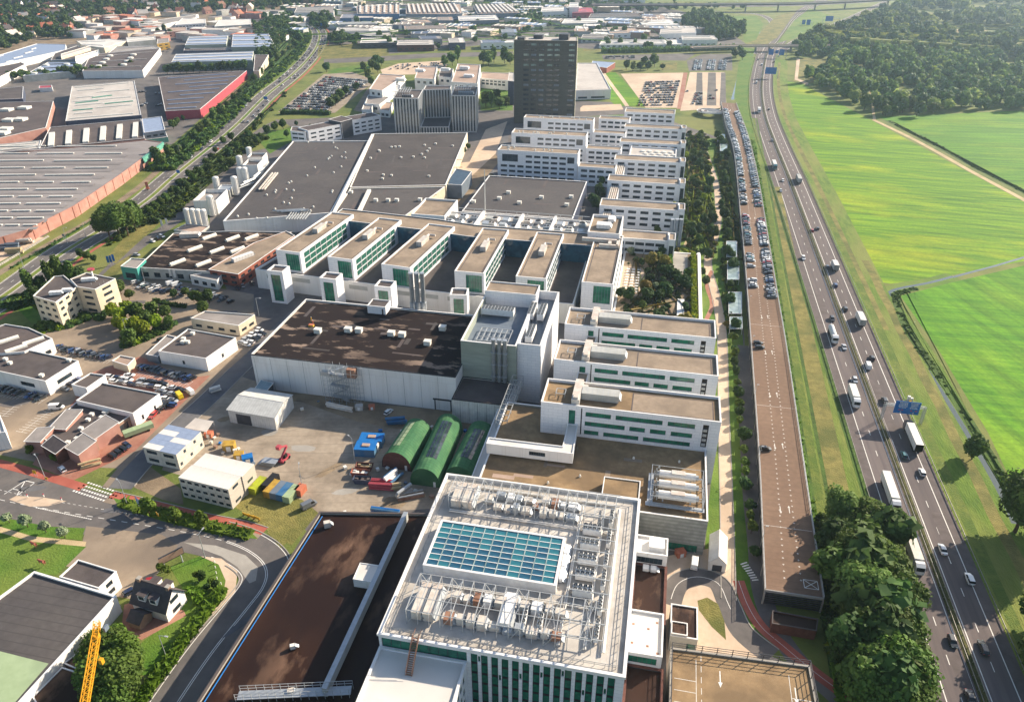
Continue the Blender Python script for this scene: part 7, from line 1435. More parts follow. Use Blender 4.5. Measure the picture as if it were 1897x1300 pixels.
 # paddock willows, verge trees, garden trees
trees_px([(18,968,1.1),(52,976,1.1),(86,986,1.1),(121,996,1.15)],'small_grey','round pollard willow along the paddock path','willows along the paddock',1.1); trees_px([(278,955,1.5),(326,968,1.5),(378,980,1.4)],['small'],'young street tree in the planted verge of the curve','street trees at the curve',.8); trees_px([(59,842,.8),(104,856,.8),(92,728,.8)],'small','small round tree in front of the brick garage','trees before the garage'); trees_px([(195,1250,.9),(215,1235,.95),(235,1260,1.0),(205,1290,1.1),(240,1300,1.0),(188,1215,.7),(225,1210,.7),(220,1330,1.1)],['big_a','big_b'],'leafy tree in the cottage garden beside the crane','cottage garden trees',.75)
trees_px([(366,1072,.7),(375,1075,.6),(392,1082,.6),(400,1090,.6),(300,1060,.9),(312,1064,.7),(385,1092,.5)],['small','small_dark'],'clipped shrub on the cottage lawn','cottage shrubs',.7,name='shrub',cat='shrub'); trees_px([(1555,1180,.8),(1530,1170,.8),(1545,1225,.9),(1590,1290,.9)],['small_dark','small'],'low shrub at the foot of the copse','shrubs at the copse',name='shrub',cat='shrub')
trees_px([(1310,68,1),(1160,130,.9),(1172,132,.9),(1186,130,1),(1200,130,1),(1212,124,1.3),(1192,122,1.1),(1228,130,.7),(1208,118,1.1),(1370,105,1.3),(1362,108,1.2),(1375,112,1.1)],['far_b','far_c'],'dark round tree by the sandy car parks','trees by the sandy car parks')
# hedges
def hedge(label,line,w,h,m='leaf_hedge',z=0.0,dens=9,leaf=.3,name='hedge'):
 L=smooth([Vector(p) for p in line],5); t=thing(name,label,'hedge',(L[0].x,L[0].y,z)); o=L[0]; r=np.random.RandomState(len(label)); b=MB(); A,B=offset(L,w/2-.15),offset(L,-w/2+.15)
 for i in range(len(L)-1):b.prism([(A[i]-o),(B[i]-o),(B[i+1]-o),(A[i+1]-o)],0,h-.15)
 for i in range(len(L)-1):
  a,c=L[i]-o,L[i+1]-o; ln=(c-a).length; d=(c-a)/max(ln,.01); nrm=Vector((-d.y,d.x))
  for k in range(int(ln*dens*(w+2*h)/3)):
   s,u=r.uniform(0,ln),r.uniform(-1,1); top=r.rand()<w/(w+2*h); p=a+d*s+nrm*(u*w/2 if top else(w/2)*(1 if u>0 else-1)); zz=h+r.uniform(-.15,.2) if top else r.uniform(0,h); q=np.array([p.x,p.y,zz]); t1=r.normal(size=3)*leaf; t2=r.normal(size=3)*leaf; b.poly([q-t1-t2*.5,q+t1-t2,q+t1*.8+t2,q-t1+t2*.7])
 b.build('foliage',m,t); return t
hedge('clipped green hedge along the cottage garden and the road',gl([(415,1095),(395,1120),(352,1175),(310,1235),(262,1300),(230,1345)]),2.6,2.2); hedge('square green hedge beside the cottage lawn',gl([(345,1095),(372,1105),(362,1120)]),1.6,1.8); hedge('low dark hedge by the workshop car park',gl([(285,558),(312,565),(345,570)]),1.6,1.4,'leaf_c'); hedge('bright green box hedge by the teal showroom',gl([(232,516),(243,512)]),2.2,2.2,'leaf_lime'); hedge('green hedge inside the white garden wall',[(19.8,300),(19.8,376)],1.8,2.4,'leaf_lime',4.75); hedge('green hedge around the garden terrace',[(4,352),(8,352),(8,376)],1.4,1.8,'leaf_hedge',4.75); hedge('low rough growth along the foot of the deck',[(dkx(y)+1.6,y) for y in(60,180,300,420,520,640)],2.2,.6,'leaf_hedge',0,2.5,.3); hedge('tall shrub belt along the railway embankment',gl([(1115,98),(1200,97),(1290,94),(1360,92)]),10,4.5,'leaf_far',0,.8,1.1); hedge('low hedge between railway and brick warehouse',gl([(240,372),(180,405),(100,452),(20,498)]),1.2,.8,'leaf_c',0,1.5,.4); hedge('dark hedge below the crowded staff car park',gl([(520,212),(560,211),(612,213)]),4,3,'leaf_c',0,1.2,.7); hedge('planted low shrubs in the verge of the curve',gl([(225,932),(300,952),(400,978),(466,992)]),4.0,.9,'leaf_b',0,4,.35)
# street tree row in the estate, then woods as masses of trees
trees_px([(x,150-(x-20)*.07+R.uniform(-2,2),R.uniform(.9,1.2)) for x in range(18,210,12)]+[(x,138-(x-300)*.04,R.uniform(.9,1.2)) for x in range(310,462,12)],['far_a','far_c'],'street tree in the long row between two lines of estate halls','estate street tree row'); trees_px([(228,134,1),(245,128,1),(285,62,1),(295,66,.9),(305,62,1),(318,68,.9),(247,55,.8),(265,54,.9)],['far_b','far_c'],'dark tree between the estate halls','trees between estate halls')
def wood(name,label,pts,keys,sizes=(.85,1.25)):
 """A wood that reads as one mass: many crowns joined into one mesh."""
 V,F=[],[]; off=0; mats=[]; MI=[]
 protos=[]
 for k in keys:
  for cm,tm in tree_kind(k)[:2]:
   n=len(cm.vertices); co=np.empty(n*3); cm.vertices.foreach_get('co',co); fs=[tuple(p.vertices) for p in cm.polygons]
   if cm.materials[0].name not in mats:mats.append(cm.materials[0].name)
   protos.append((co.reshape(-1,3),fs,mats.index(cm.materials[0].name)))
 loops,starts,totals,mi,verts=[],[],[],[],[]; ls=0
 for(x,y) in pts:
  co,fs,m_=protos[R.randrange(len(protos))]; a=R.uniform(0,6.28); s=R.uniform(*sizes); ca,sa=math.cos(a)*s,math.sin(a)*s
  v=np.empty_like(co); v[:,0]=co[:,0]*ca-co[:,1]*sa+x; v[:,1]=co[:,0]*sa+co[:,1]*ca+y; v[:,2]=co[:,2]*s*R.uniform(.85,1.1)-1.0; verts.append(v)
  key=id(fs)
  if key not in WC:WC[key]=(np.concatenate([np.array(f) for f in fs]),np.array([len(f) for f in fs]))
  lv,lt=WC[key]; loops.append(lv+off); totals.append(lt); mi.append(np.full(len(lt),m_)); off+=len(co)
 Vv=np.concatenate(verts); Lv=np.concatenate(loops); Lt=np.concatenate(totals); me=bpy.data.meshes.new(name); me.vertices.add(len(Vv)); me.vertices.foreach_set('co',Vv.ravel()); me.loops.add(len(Lv)); me.loops.foreach_set('vertex_index',Lv.astype(np.int32)); me.polygons.add(len(Lt)); st=np.concatenate([[0],np.cumsum(Lt)[:-1]]); me.polygons.foreach_set('loop_start',st.astype(np.int32)); me.polygons.foreach_set('loop_total',Lt.astype(np.int32)); me.polygons.foreach_set('material_index',np.concatenate(mi).astype(np.int32))
 for m_ in mats:me.materials.append(M[m_])
 me.update(calc_edges=True); me.validate(); o=link(name,me); tag(o,label,'wood',None,'stuff'); return o
WC={}
def inside(p,poly):
 x,y=p; c=False; n=len(poly)
 for i in range(n):
  (x1,y1),(x2,y2)=poly[i],poly[i-1]
  if(y1>y)!=(y2>y) and x<(x2-x1)*(y-y1)/(y2-y1)+x1:c=not c
 return c
def scatter(poly_px,spacing,holes=(),jit=.45):
 P=gl(poly_px); Hs=[gl(h) for h in holes]; xs=[p[0] for p in P]; ys=[p[1] for p in P]; out=[]; y=min(ys)
 while y<max(ys):
  x=min(xs)
  while x<max(xs):
   q=(x+R.uniform(-jit,jit)*spacing,y+R.uniform(-jit,jit)*spacing)
   if inside(q,P) and not any(inside(q,h) for h in Hs):out.append(q)
   x+=spacing
  y+=spacing*.87
 return out
FOREST=[(1470,92),(1500,75),(1540,62),(1600,38),(1660,18),(1700,2),(1820,-22),(2300,-22),(2300,205),(1897,203),(1760,212),(1630,220),(1560,185),(1490,155),(1500,140),(1540,122),(1520,108),(1475,108)]
holes=[[(1680,18),(1770,22),(1800,39),(1710,39)],[(1595,59),(1655,57),(1645,71),(1600,73)],[(1790,8),(1890,10),(1875,25),(1800,25)],[(1845,125),(1890,123),(1884,137),(1850,139)],[(1685,109),(1727,107),(1720,120),(1690,122)],[(1730,50),(1840,53),(1800,69),(1760,67)],[(1815,58),(1868,58),(1850,72),(1810,74)],[(1875,76),(1990,68),(1990,92),(1870,91)],[(1585,130),(1612,128),(1606,142),(1580,142)],[(1640,168),(1712,170),(1700,188),(1650,190)],[(1480,108),(1535,108),(1530,125),(1480,150)]]
fp=scatter(FOREST,12.5,holes); near=sorted(fp,key=lambda p:math.hypot(p[0],p[1]))
for(x,y) in near[:14]:tree(x,y,R.choice(['far_a','far_b','far_c','far_b']),'broadleaf tree at the front of the wood beside the green fields','front trees of the wood',R.uniform(.9,1.3))
fw=[p for p in near[14:] if math.hypot(*p)<1150]; wood('woodland','dense broadleaf wood stretching away beyond the green fields',fw,['wood_a','wood_b','wood_c','wood_d','wood_b','wood_tall'],(.7,1.75))
fw=[p for p in scatter(FOREST,18,holes) if math.hypot(*p)>=1150 and p[0]<p[1]*.75+150]; print('far wood',len(fw)); wood('woodland','hazy far wood beyond the clearings',fw[:3500],['wood_a','wood_b','wood_c','wood_d'],(1.0,2.1))
wood('woodland','tree-covered town slope behind the estate',[p for p in scatter([(-150,120),(0,98),(60,75),(145,72),(150,40),(250,30),(480,20),(560,8),(560,-20),(-200,-20)],15,[],.5) if all(math.hypot(p[0]-h[0],p[1]-h[1])>12 for h in HOUSES)][:2200],['far_b','far_c','far_a'],(.9,1.4)); wood('woodland','dark tree belt across the estate skyline',scatter([(560,12),(760,2),(1010,10),(1180,26),(1300,16),(1390,22),(1390,16),(1180,14),(1000,1),(760,-8),(560,-5)],22)[:900],['far_b','far_a'],(.8,1.3)); wood('woodland','tall wood standing between the estate and the interchange',scatter([(1262,52),(1278,34),(1300,28),(1330,40),(1375,55),(1378,72),(1330,76),(1300,62)],10),['far_d','far_c','far_a'],(1.0,1.5)); wood('woodland','loose trees in the gaps of the far estate',[g(R.uniform(540,1250),R.uniform(5,92)) for _ in range(130)]+[g(R.uniform(470,560),R.uniform(20,80)) for _ in range(70)]+[g(R.uniform(955,1000),R.uniform(22,42)) for _ in range(25)],['far_b','far_a','far_c'],(.7,1.2)); wood('woodland','dark trees clustered at the avenue bend',scatter([(470,60),(500,40),(530,35),(540,55),(530,75),(505,110),(480,120)],9)+scatter([(570,38),(605,30),(620,44),(600,56)],9)+scatter([(606,75),(640,66),(645,82),(615,86)],9),['far_b','far_c'],(.8,1.2))
def belt(line,w,n,jit=0):
 L=[Vector(p) for p in line]; out=[]
 for _ in range(n):i=R.randrange(len(L)-1); p=L[i].lerp(L[i+1],R.random()); d=(L[i+1]-L[i]).normalized(); o=R.uniform(-w,w); out.append((p.x-d.y*o,p.y+d.x*o))
 return out
SH=['shrub_a','shrub_b','shrub_a','shrub_b','shrub_c']
avs=[p for p in AV if 330<p.y<1250]
up=lambda L,ym:[p for p in L if proj(*p)[1]<ym]
pth=[g(*p) for p in[(1645,224),(1714,258),(1816,314),(1915,364),(2005,410)]]
struct('bank',ribbon(MB(),[Vector(p) for p in pth],3.2,-3.2,0),'strip_green'); wood('shrubbery','low scrub along the field path bank',belt(pth,2,170),['shrub_a','shrub_b'],(.35,.7)); dl=offset(ditch_line[8:],3.2); struct('bank',ribbon(MB(),dl,1.9,-1.9,0),'strip_green'); wood('shrubbery','reeds and tall grass along the field ditch',belt([tuple(p) for p in dl],1.6,330),['shrub_a','shrub_b','shrub_b'],(.25,.6))
wood('shrubbery','dense shrub belt between railway and avenue',up(belt(offset(avs,20),6,620)+belt([g(*p) for p in[(300,315),(340,285),(400,235),(450,185)]],8,260),318),SH,(.9,2.0)); wood('shrubbery','shrubs and saplings between the avenue and the silos',belt([g(*p) for p in[(270,415),(330,365),(390,315),(440,275),(480,255)]],11,330)+belt(offset(avs[:30],-18),2.5,80),SH,(.8,1.7)); wood('shrubbery','mixed shrubs of the planted strip beside the deck',[(x,y) for x,y in[(R.uniform(12,33),R.uniform(386,655)) for _ in range(380)] if abs(x-17)>1.2]+[(R.uniform(38,46),R.uniform(385,640)) for _ in range(150)]+[(R.uniform(35,39.5),R.uniform(300,385)) for _ in range(70)],SH+['shrub_d','shrub_c'],(.6,1.4)); wood('shrubbery','shrubs under the trees round the cream office',[g(R.uniform(60,340),R.uniform(575,640)) for _ in range(0)]+belt([g(*p) for p in[(75,612),(130,598),(200,585)]],4,60)+belt([g(*p) for p in[(20,575),(60,545),(150,520)]],6,80)+belt([g(*p) for p in[(230,640),(270,625),(330,600)]],3,40),SH,(.7,1.5)); wood('shrubbery','undergrowth at the edge of the copse by the deck',belt([g(*p) for p in[(1520,960),(1545,1080),(1560,1190),(1590,1300)]],3,70),SH,(.8,1.6))
gs=wood('shrubbery','ground-hugging shrubs of the raised garden',[(x,y) for x,y in[(R.uniform(-14,20),R.uniform(288,377)) for _ in range(170)] if not(-16<x<-3 and 320<y<358) and not(7<x<18 and y>350) and not(9<x<17 and 299<y<324)],['shrub_a','shrub_b','shrub_a','shrub_d','shrub_a'],(.5,1.1)); gs.location.z=4.9
# ================================================================ PARKING DECK
def lerp_px(L,y):
 for(x0,y0),(x1,y1) in zip(L,L[1:]):
  if y0<=y<=y1:return x0+(x1-x0)*(y-y0)/(y1-y0)
 return L[-1][0] if y>L[-1][1] else L[0][0]
DKZ=5.0
DL=[(1337.5,198),(1344.3,232),(1351.7,253),(1359,279.6),(1364.5,322),(1371.5,396),(1381.6,503),(1391.8,640),(1405.7,835),(1412,967),(1417,1088)]
DR=[(1365.4,196.5),(1381,237.4),(1390.7,269),(1404.5,330),(1422,435),(1439.8,543),(1456.3,640),(1480,800),(1504.6,968),(1526,1110)]
A_=smooth([g(*p,DKZ) for p in DL],4); B_=smooth([g(*p,DKZ) for p in DR],4)
def at_y(L,y):
 L=sorted(L,key=lambda p:p.y)
 for a,b in zip(L,L[1:]):
  if a.y<=y<=b.y:return a.x+(b.x-a.x)*(y-a.y)/max(b.y-a.y,1e-6)
 return L[0].x if y<L[0].y else L[-1].x
YS=list(np.linspace(150.5,755,61)); DKL=[Vector((at_y(A_,y),y)) for y in YS]; DKR=[Vector((at_y(B_,y),y)) for y in YS]
t=thing('parking_deck','long raised parking deck with red-brown paving beside the motorway','parking deck'); b=MB(); e=MB(); RL_=(MB(),MB()); u_=MB()
for i in range(len(YS)-1):
 a0,a1,c0,c1=DKL[i],DKL[i+1],DKR[i],DKR[i+1]; b.poly([(*a0,DKZ),(*c0,DKZ),(*c1,DKZ),(*a1,DKZ)]); u_.poly([(*a1,DKZ-.6),(*c1,DKZ-.6),(*c0,DKZ-.6),(*a0,DKZ-.6)])
 for r,p,q in((RL_[0],a0,a1),(RL_[1],c0,c1)):e.bar((p.x,p.y,DKZ-.25),(q.x,q.y,DKZ-.25),.3,.7); r.bar((p.x,p.y,DKZ+1.0),(q.x,q.y,DKZ+1.0),.12); r.bar((p.x,p.y,DKZ+.55),(q.x,q.y,DKZ+.55),.08); [r.box(p.x+(q.x-p.x)*k-.05,p.y+(q.y-p.y)*k-.05,DKZ,p.x+(q.x-p.x)*k+.05,p.y+(q.y-p.y)*k+.05,DKZ+1) for k in(0,.25,.5,.75)]
b.build('deck_slab','deck_paving',t); u_.build('deck_soffit','concrete',t); e.build('edge_beam','deck_edge',t); [r.build('railing','steel_white',t) for r in RL_]
for i in range(0,len(YS),1):
 for p in(DKL[i],DKR[i]):MB().box(p.x-.2,p.y-.2,0,p.x+.2,p.y+.2,DKZ-.6).build('column','concrete',t)
ex0,ex1=DKL[0],DKR[0]; MB().bar((ex0.x,ex0.y,DKZ),(ex1.x,ex1.y,DKZ),.3,.8).build('end_beam','deck_edge',t)
for k in range(6):MB().bar((ex0.x,ex0.y-.1,.6+.7*k),(ex1.x,ex1.y-.1,.6+.7*k),.12,.35).build('louvre','dark_panel',t)
gr=MB()
for i in range(len(YS)-1):gr.poly([(DKL[i].x,DKL[i].y,0.5),(DKL[i+1].x,DKL[i+1].y,.5),(DKL[i+1].x,DKL[i+1].y,DKZ-.62),(DKL[i].x,DKL[i].y,DKZ-.62)])
gr.build('side_screen','dark_panel',t)
mk=MB(); zz=DKZ+.012
for i,y in enumerate(np.arange(156,750,2.5)):
 xl,xr=at_y(A_,y),at_y(B_,y)
 for x in(xl+5.2,xr-5.2):mk.box(x-.3,y-.06,zz-.006,x+.3,y+.06,zz,bottom=False); mk.box(x-.06,y-.3,zz-.006,x+.06,y+.3,zz-.001,bottom=False)
for y in np.arange(176,640,32):
 xl,xr=at_y(A_,y),at_y(B_,y); mk.box(xl+.4,y-.05,zz-.006,xr-.4,y+.05,zz-.002,bottom=False) if(y//32)%2 else None
 for s,x in((-1,(xl+xr)/2-1.3),(1,(xl+xr)/2+1.3)):mk.box(x-.1,y+8-1.3,zz-.006,x+.1,y+8+1.3,zz,bottom=False); mk.poly([(x-.4,y+8+s*1.0,zz),(x+.4,y+8+s*1.0,zz),(x,y+8+s*2.0,zz)] if s>0 else[(x+.4,y+8-1.0,zz),(x-.4,y+8-1.0,zz),(x,y+8-2.0,zz)])
x=ex1.x-4.4
for a,c in(((x,153.5),(x+3.6,156.5)),((x+3.6,153.5),(x,156.5)),((x,153.5),(x+3.6,153.5)),((x,156.5),(x+3.6,156.5)),((x,153.5),(x,156.5)),((x+3.6,153.5),(x+3.6,156.5))):ribbon(mk,[Vector(a),Vector(c)],.09,-.09,zz+.002)
mk.build('deck_markings','paint_white',t)
# spiral ramp at the far end
t=thing('spiral_ramp','round spiral ramp at the far end of the parking deck','ramp'); c=Vector(g(1322,206,3));
for k,(r0,r1) in enumerate(((6,10),(11,15))):
 L=[Vector((c.x+(r0+r1)/2*math.cos(a),c.y+(r0+r1)/2*math.sin(a))) for a in np.linspace(.2,6.1,26)]; b=MB(); n=len(L); A2,B2=offset(L,2),offset(L,-2)
 for i in range(n-1):z0,z1=.3+4.6*i/n,.3+4.6*(i+1)/n; b.poly([(*B2[i],z0),(*B2[i+1],z1),(*A2[i+1],z1),(*A2[i],z0)])
 b.build('ramp_lane','shoulder_asphalt',t); q=MB()
 for i in range(n-1):
  z0,z1=.7+4.6*i/n,.7+4.6*(i+1)/n
  for E in(A2,B2):q.bar((*E[i],z0),(*E[i+1],z1),.25,.8)
 q.build('ramp_parapet','white_trim',t)
bld('deck_store','small flat brown-roofed store at the near end of the parking deck',[(1430,1154),(1513,1168),(1516,1146),(1431,1130)],3.4,'brick_dark','roof_brown',cat='store',cap='roof_dark')
# bicycle shelters with glass roofs along the deck
for i,(x0,y0,x1,y1) in enumerate([(1346,447,1365,476),(1347.5,484,1369,518),(1350,541,1374,581),(1352,587,1375,609),(1329,249,1343,262),(1334,267,1347,280)]):
 P=gl([(x0,y1),(x1,y1),(x1,y0),(x0,y0)],3); t=thing('cycle_shelter','glass-roofed cycle shelter beside the parking deck','shelter',(0,0,0),0,'cycle shelters along the deck'); P=ccw(P); MB().prism(P,2.95,3.05).build('glass_roof','glass_light',t); q=MB(); [q.bar((P[k][0],P[k][1],3.06),(P[(k+1)%4][0],P[(k+1)%4][1],3.06),.18) for k in range(4)]; q.build('roof_frame','white_trim',t); [MB().bar((p[0],p[1],0),(p[0],p[1],2.95),.14).build('post','white_trim',t) for p in P]
 # white event tent
t=thing('event_tent','white gabled event tent beside the podium forecourt','tent'); a,b_,c,d=g(1311,1056),g(1343,1060),g(1344,1010),g(1313,1005); gable(t,d,a,b_,c,3.2,5.6,'tank_white','tank_white',.15); q=Vector(g(1318,1056)); MB().box(0,-.08,.1,2.6,-.03,2.4).build('door','dark_panel',t,(q.x,q.y-.1,0))
# rooftop car park, bottom right
t=thing('rooftop_car_park','rooftop car park with sand-coloured deck, white bays and mesh fence','car park'); GP=[(13.3,80),(46,80),(45,125.4),(13.2,124)]; block(t,GP,0,9.0,'concrete','roof_beige',.35,.4,cap='concrete'); mk=MB(); z=8.67
for k in range(11):y=86+k*3.0; mk.box(14.2,y,z-.006,19,y+.12,z,bottom=False); mk.box(40,y,z-.006,44.4,y+.12,z,bottom=False)
for x in(19.05,39.9):mk.box(x,84,z-.006,x+.12,122,z-.001,bottom=False)
for k in range(14):mk.box(20.2,84+k*2.9,z-.006,20.32,85.6+k*2.9,z,bottom=False)
for k in range(8):mk.box(21+k*.7,106.4,z-.006,21.4+k*.7,108.4,z,bottom=False)
for(x,y) in((24.5,117),(41,116)):mk.box(x-.12,y,z-.006,x+.12,y+3,z,bottom=False); mk.poly([(x+.5,y,z),(x-.5,y,z),(x,y-1.4,z)])
mk.build('bay_markings','paint_white',t); f=MB(); q=inset(GP,.25)
for i in range(4):
 a,c=Vector(q[i]),Vector(q[(i+1)%4]); n=int((c-a).length/3.2)
 for zq in(9.7,10.4,11.1):f.bar((a.x,a.y,zq),(c.x,c.y,zq),.1)
 for k in range(n):p=a.lerp(c,k/n); f.box(p.x-.08,p.y-.08,9.0,p.x+.08,p.y+.08,11.2)
f.build('mesh_fence','dark_panel',t); s=thing('stair_shelter','dark lattice stair shelter on the rooftop car park','shelter',(28,103,8.65)); b=MB()
for x in(0,6.5):
 for y in(-6,0,5):b.bar((x,y,0),(x,y,3),.25)
for y in(-6,5):b.bar((0,y,3),(6.5,y,3),.3)
for x in(0,6.5):b.bar((x,-6,3),(x,5,3),.3); b.bar((x,-6,1.4),(x,5,1.4),.12)
b.build('frame','dark_panel',s); b=MB(); [b.box(.4,-5.6+i*.45,-.005+.004,6.1,-5.3+i*.45,.02+i*.1) for i in range(12)]; b.build('stair_tread','galv',s); MB().poly([(.3,-5.8,.012),(6.2,-5.8,.012),(6.2,4.8,.012),(.3,4.8,.012)]).build('stairwell','deep_void',s)
# ================================================================ VEHICLES
def car_shapes(kind):
 """Body shell from cross sections, glazed cabin, roof. Length along x (front +x)."""
 L,W,H=dict(hatch=(4.1,1.75,1.47),sedan=(4.6,1.8,1.44),suv=(4.5,1.85,1.66),van=(5.2,1.95,2.2),estate=(4.7,1.8,1.48))[kind]; h=L/2; w=W/2
 # x, half width, sill z, shoulder z
 st=[(-h,w*.80,.45,.82),(-h+.18,w*.95,.28,.92),(-h+.9,w,.22,.93),(0,w,.2,.92),(h*.5,w,.22,.92),(h-.55,w*.97,.24,.80),(h-.12,w*.86,.32,.66),(h,w*.68,.42,.56)]
 if kind=='van':st=[(-h,w*.95,.4,1.2),(-h+.1,w,.25,1.25),(0,w,.22,1.25),(h-1.3,w,.24,1.2),(h-.5,w*.96,.26,1.0),(h,w*.75,.4,.7)]
 if kind=='suv':st=[(x,a,b+.06,c+.12) for x,a,b,c in st]
 body=MB(); rings=[]
 for x,a,zb,zt in st:n=len(body.v); body.v+=[(x,-a*.92,zb),(x,-a,(zb+zt)/2),(x,-a*.94,zt),(x,a*.94,zt),(x,a,(zb+zt)/2),(x,a*.92,zb)]; rings.append(n)
 for p,q in zip(rings,rings[1:]):
  for k in range(6):k2=(k+1)%6; body.f.append((p+k2,p+k,q+k,q+k2)); body.m.append(0)
 body.f.append(tuple(rings[0]+k for k in range(6))); body.f.append(tuple(rings[-1]+k for k in range(5,-1,-1))); body.m+=[0,0]
 zs=st[3][3]-.02
 cab=dict(hatch=(-h+.1,-h+.55,h*.22,h*.52),sedan=(-h+.75,-h+1.45,h*.2,h*.5),suv=(-h+.08,-h+.4,h*.24,h*.5),van=(-h+.05,-h+.12,h-1.5,h-.75),estate=(-h+.1,-h+.5,h*.2,h*.5))[kind]
 x0,x1,x2,x3=cab; wb,wt=w*.9,w*.72 if kind!='van' else w*.86; g_=MB()
 B=[(x0,-wb,zs),(x3,-wb,zs),(x3,wb,zs),(x0,wb,zs)]; T=[(x1,-wt,H-.05),(x2,-wt,H-.05),(x2,wt,H-.05),(x1,wt,H-.05)]
 for i in range(4):j=(i+1)%4; g_.poly([B[i],B[j],T[j],T[i]])
 rf=MB(); e=.04; rt=[(x1-e,-wt-e,H-.05),(x2+e,-wt-e,H-.05),(x2+e,wt+e,H-.05),(x1-e,wt+e,H-.05)]; rt2=[(x1+.1,-wt+.1,H),(x2-.1,-wt+.1,H),(x2-.1,wt-.1,H),(x1+.1,wt-.1,H)]; rf.poly(rt2)
 for i in range(4):j=(i+1)%4; rf.poly([rt[i],rt[j],rt2[j],rt2[i]])
 for xx in((x1+x2)/2,):
  for s in(-1,1):rf.poly([(xx-.07,s*(wb+.012),zs),(xx+.07,s*(wb+.012),zs),(xx+.07,s*(wt+.02),H-.05),(xx-.07,s*(wt+.02),H-.05)][::s])
 if kind=='van':
  for s in(-1,1):q=[(x0,s*(wb+.015),zs),(h*.15,s*(wb+.015),zs),(h*.15,s*(wt+.02),H-.05),(x1,s*(wt+.02),H-.05)]; rf.poly(q[::s])
  rf.poly([(x0-.02,wb,zs),(x0-.02,-wb,zs),(x1-.02,-wt,H-.05),(x1-.02,wt,H-.05)])
 wr=.33 if kind!='van' else.36; wx=h*.6; return body,g_,rf,wr,wx,w,L,H
CARM={}
def car_meshes(kind):
 if kind in CARM:return CARM[kind]
 body,gl_,rf,wr,wx,w,L,H=car_shapes(kind)
 for k in range(len(rf.f)):body.f.append(tuple(i+len(body.v) for i in rf.f[k])); body.m.append(0)
 body.v+=rf.v; wm=MB().tube((0,-.11,0),(0,.11,0),wr,12,0); wm.tube((0,-.115,0),(0,.115,0),wr*.58,8,1); lt=MB().box(-.05,-.2,-.07,.03,.2,.07)
 near=dict(body=body.mesh('body','paint_white_car'),windows=gl_.mesh('windows','glass_car'),wheel=wm.mesh('wheel',['rubber','galv']),head=lt.mesh('headlight','glass_light'),tail=lt.mesh('taillight','red_panel'),wr=wr,wx=wx,w=w,L=L)
 one=MB(); one.v=list(body.v); one.f=list(body.f); one.m=[0]*len(body.f); n=len(one.v); one.v+=gl_.v; one.f+=[tuple(i+n for i in f) for f in gl_.f]; one.m+=[1]*len(gl_.f)
 for sx in(-wx,wx):
  for sy in(-w+.1,w-.1):one.tube((sx,sy-.11,wr),(sx,sy+.11,wr),wr,8,2)
 near['one']=one.mesh('car',['paint_white_car','glass_car','rubber']); near['raw']=one; CARM[kind]=near; return near
COLW=['white']*5+['silver']*5+['grey']*5+['charcoal']*4+['black']*5+['blue','navy','navy','red','teal','beige']
KINDS_=['hatch','hatch','sedan','suv','estate','hatch']
def paint(o,c):o.material_slots[0].link='OBJECT'; o.material_slots[0].material=M['paint_'+c+'_car']
CN=[0]
WORD=dict(hatch='hatchback',sedan='saloon car',suv='tall car',van='van',estate='estate car'); CWORD=dict(charcoal='dark grey',silver='silver',navy='dark blue',teal='teal')
def car(x,y,rz,where,group,kind=None,col=None,parts=False,z=0.0):
 z=max(z,.05)
 kind=kind or R.choice(KINDS_); col=col or R.choice(COLW); m=car_meshes(kind); CN[0]+=1; lab=CWORD.get(col,col)+' '+WORD[kind]+' '+where; nm='van' if kind=='van' else 'car'
 if not parts:
  o=link(nm,m['one'],None,(x,y,z),rz); tag(o,lab,nm,group); paint(o,col); return o
 t=thing(nm,lab,nm,(x,y,z),rz,group); b=link('body',m['body'],t); paint(b,col); link('windows',m['windows'],t)
 for sx in(-m['wx'],m['wx']):
  for sy in(-m['w']+.1,m['w']-.1):link('wheel',m['wheel'],t,(sx,sy,m['wr']))
 for sy in(-m['w']*.62,m['w']*.62):link('headlight',m['head'],t,(m['L']/2-.06,sy,.62)); link('taillight',m['tail'],t,(-m['L']/2+.02,sy,.78))
 return t
def row(p0,p1,n,dang,where,group,skip=.0,kinds=None,cols=None,parts=True,z=0.0):
 a,b=Vector(g(*p0,z)),Vector(g(*p1,z)); d=(b-a); ang=math.atan2(d.y,d.x)+dang
 for i in range(n):
  if R.random()<skip:continue
  p=a.lerp(b,i/max(n-1,1)); car(p.x+R.uniform(-.15,.15),p.y+R.uniform(-.25,.25),ang+R.choice([0,PI])+R.uniform(-.04,.04),where,group,R.choice(kinds) if kinds else None,R.choice(cols) if cols else None,parts,z)
  # dealers and car parks on the west side
DK=['black','black','charcoal','navy','grey','charcoal','silver','blue']
row((262,681),(356,703),15,1.35,'in the long dealer row beside the white hall','dealer row beside the white hall',0,None,DK); row((108,645),(200,665),14,1.2,'in the row between the hedge and the small cream block','row by the small cream block',0,None,DK)
for k,(p0,p1,n) in enumerate([((262,706),(302,712),4),((257,714),(296,721),4),((305,716),(335,723),3),((298,727),(330,734),4),((293,737),(322,744),3),((288,746),(318,752),3),((205,699),(238,705),4),((212,708),(246,714),4)]):row(p0,p1,n,.1,'in the packed dealer yard before the garage hall','dealer yard before the garage hall',0,None,DK+['white','silver'])
row((6,722),(78,738),8,1.4,'in the shaded row before the mottled-roof hall','row before the mottled-roof hall',.1,None,DK); row((122,722),(146,705),3,1.5,'parked at the end wall of the mottled-roof hall','end wall row',0,None,DK)
row((448,636),(482,612),6,1.5,'in the row along the side street verge','row along the side street',0,None,['white','silver','black','white','grey']); row((458,640),(486,620),5,1.5,'in the kerb row along the side street verge','row along the side street',0,None,['white','black','silver'])
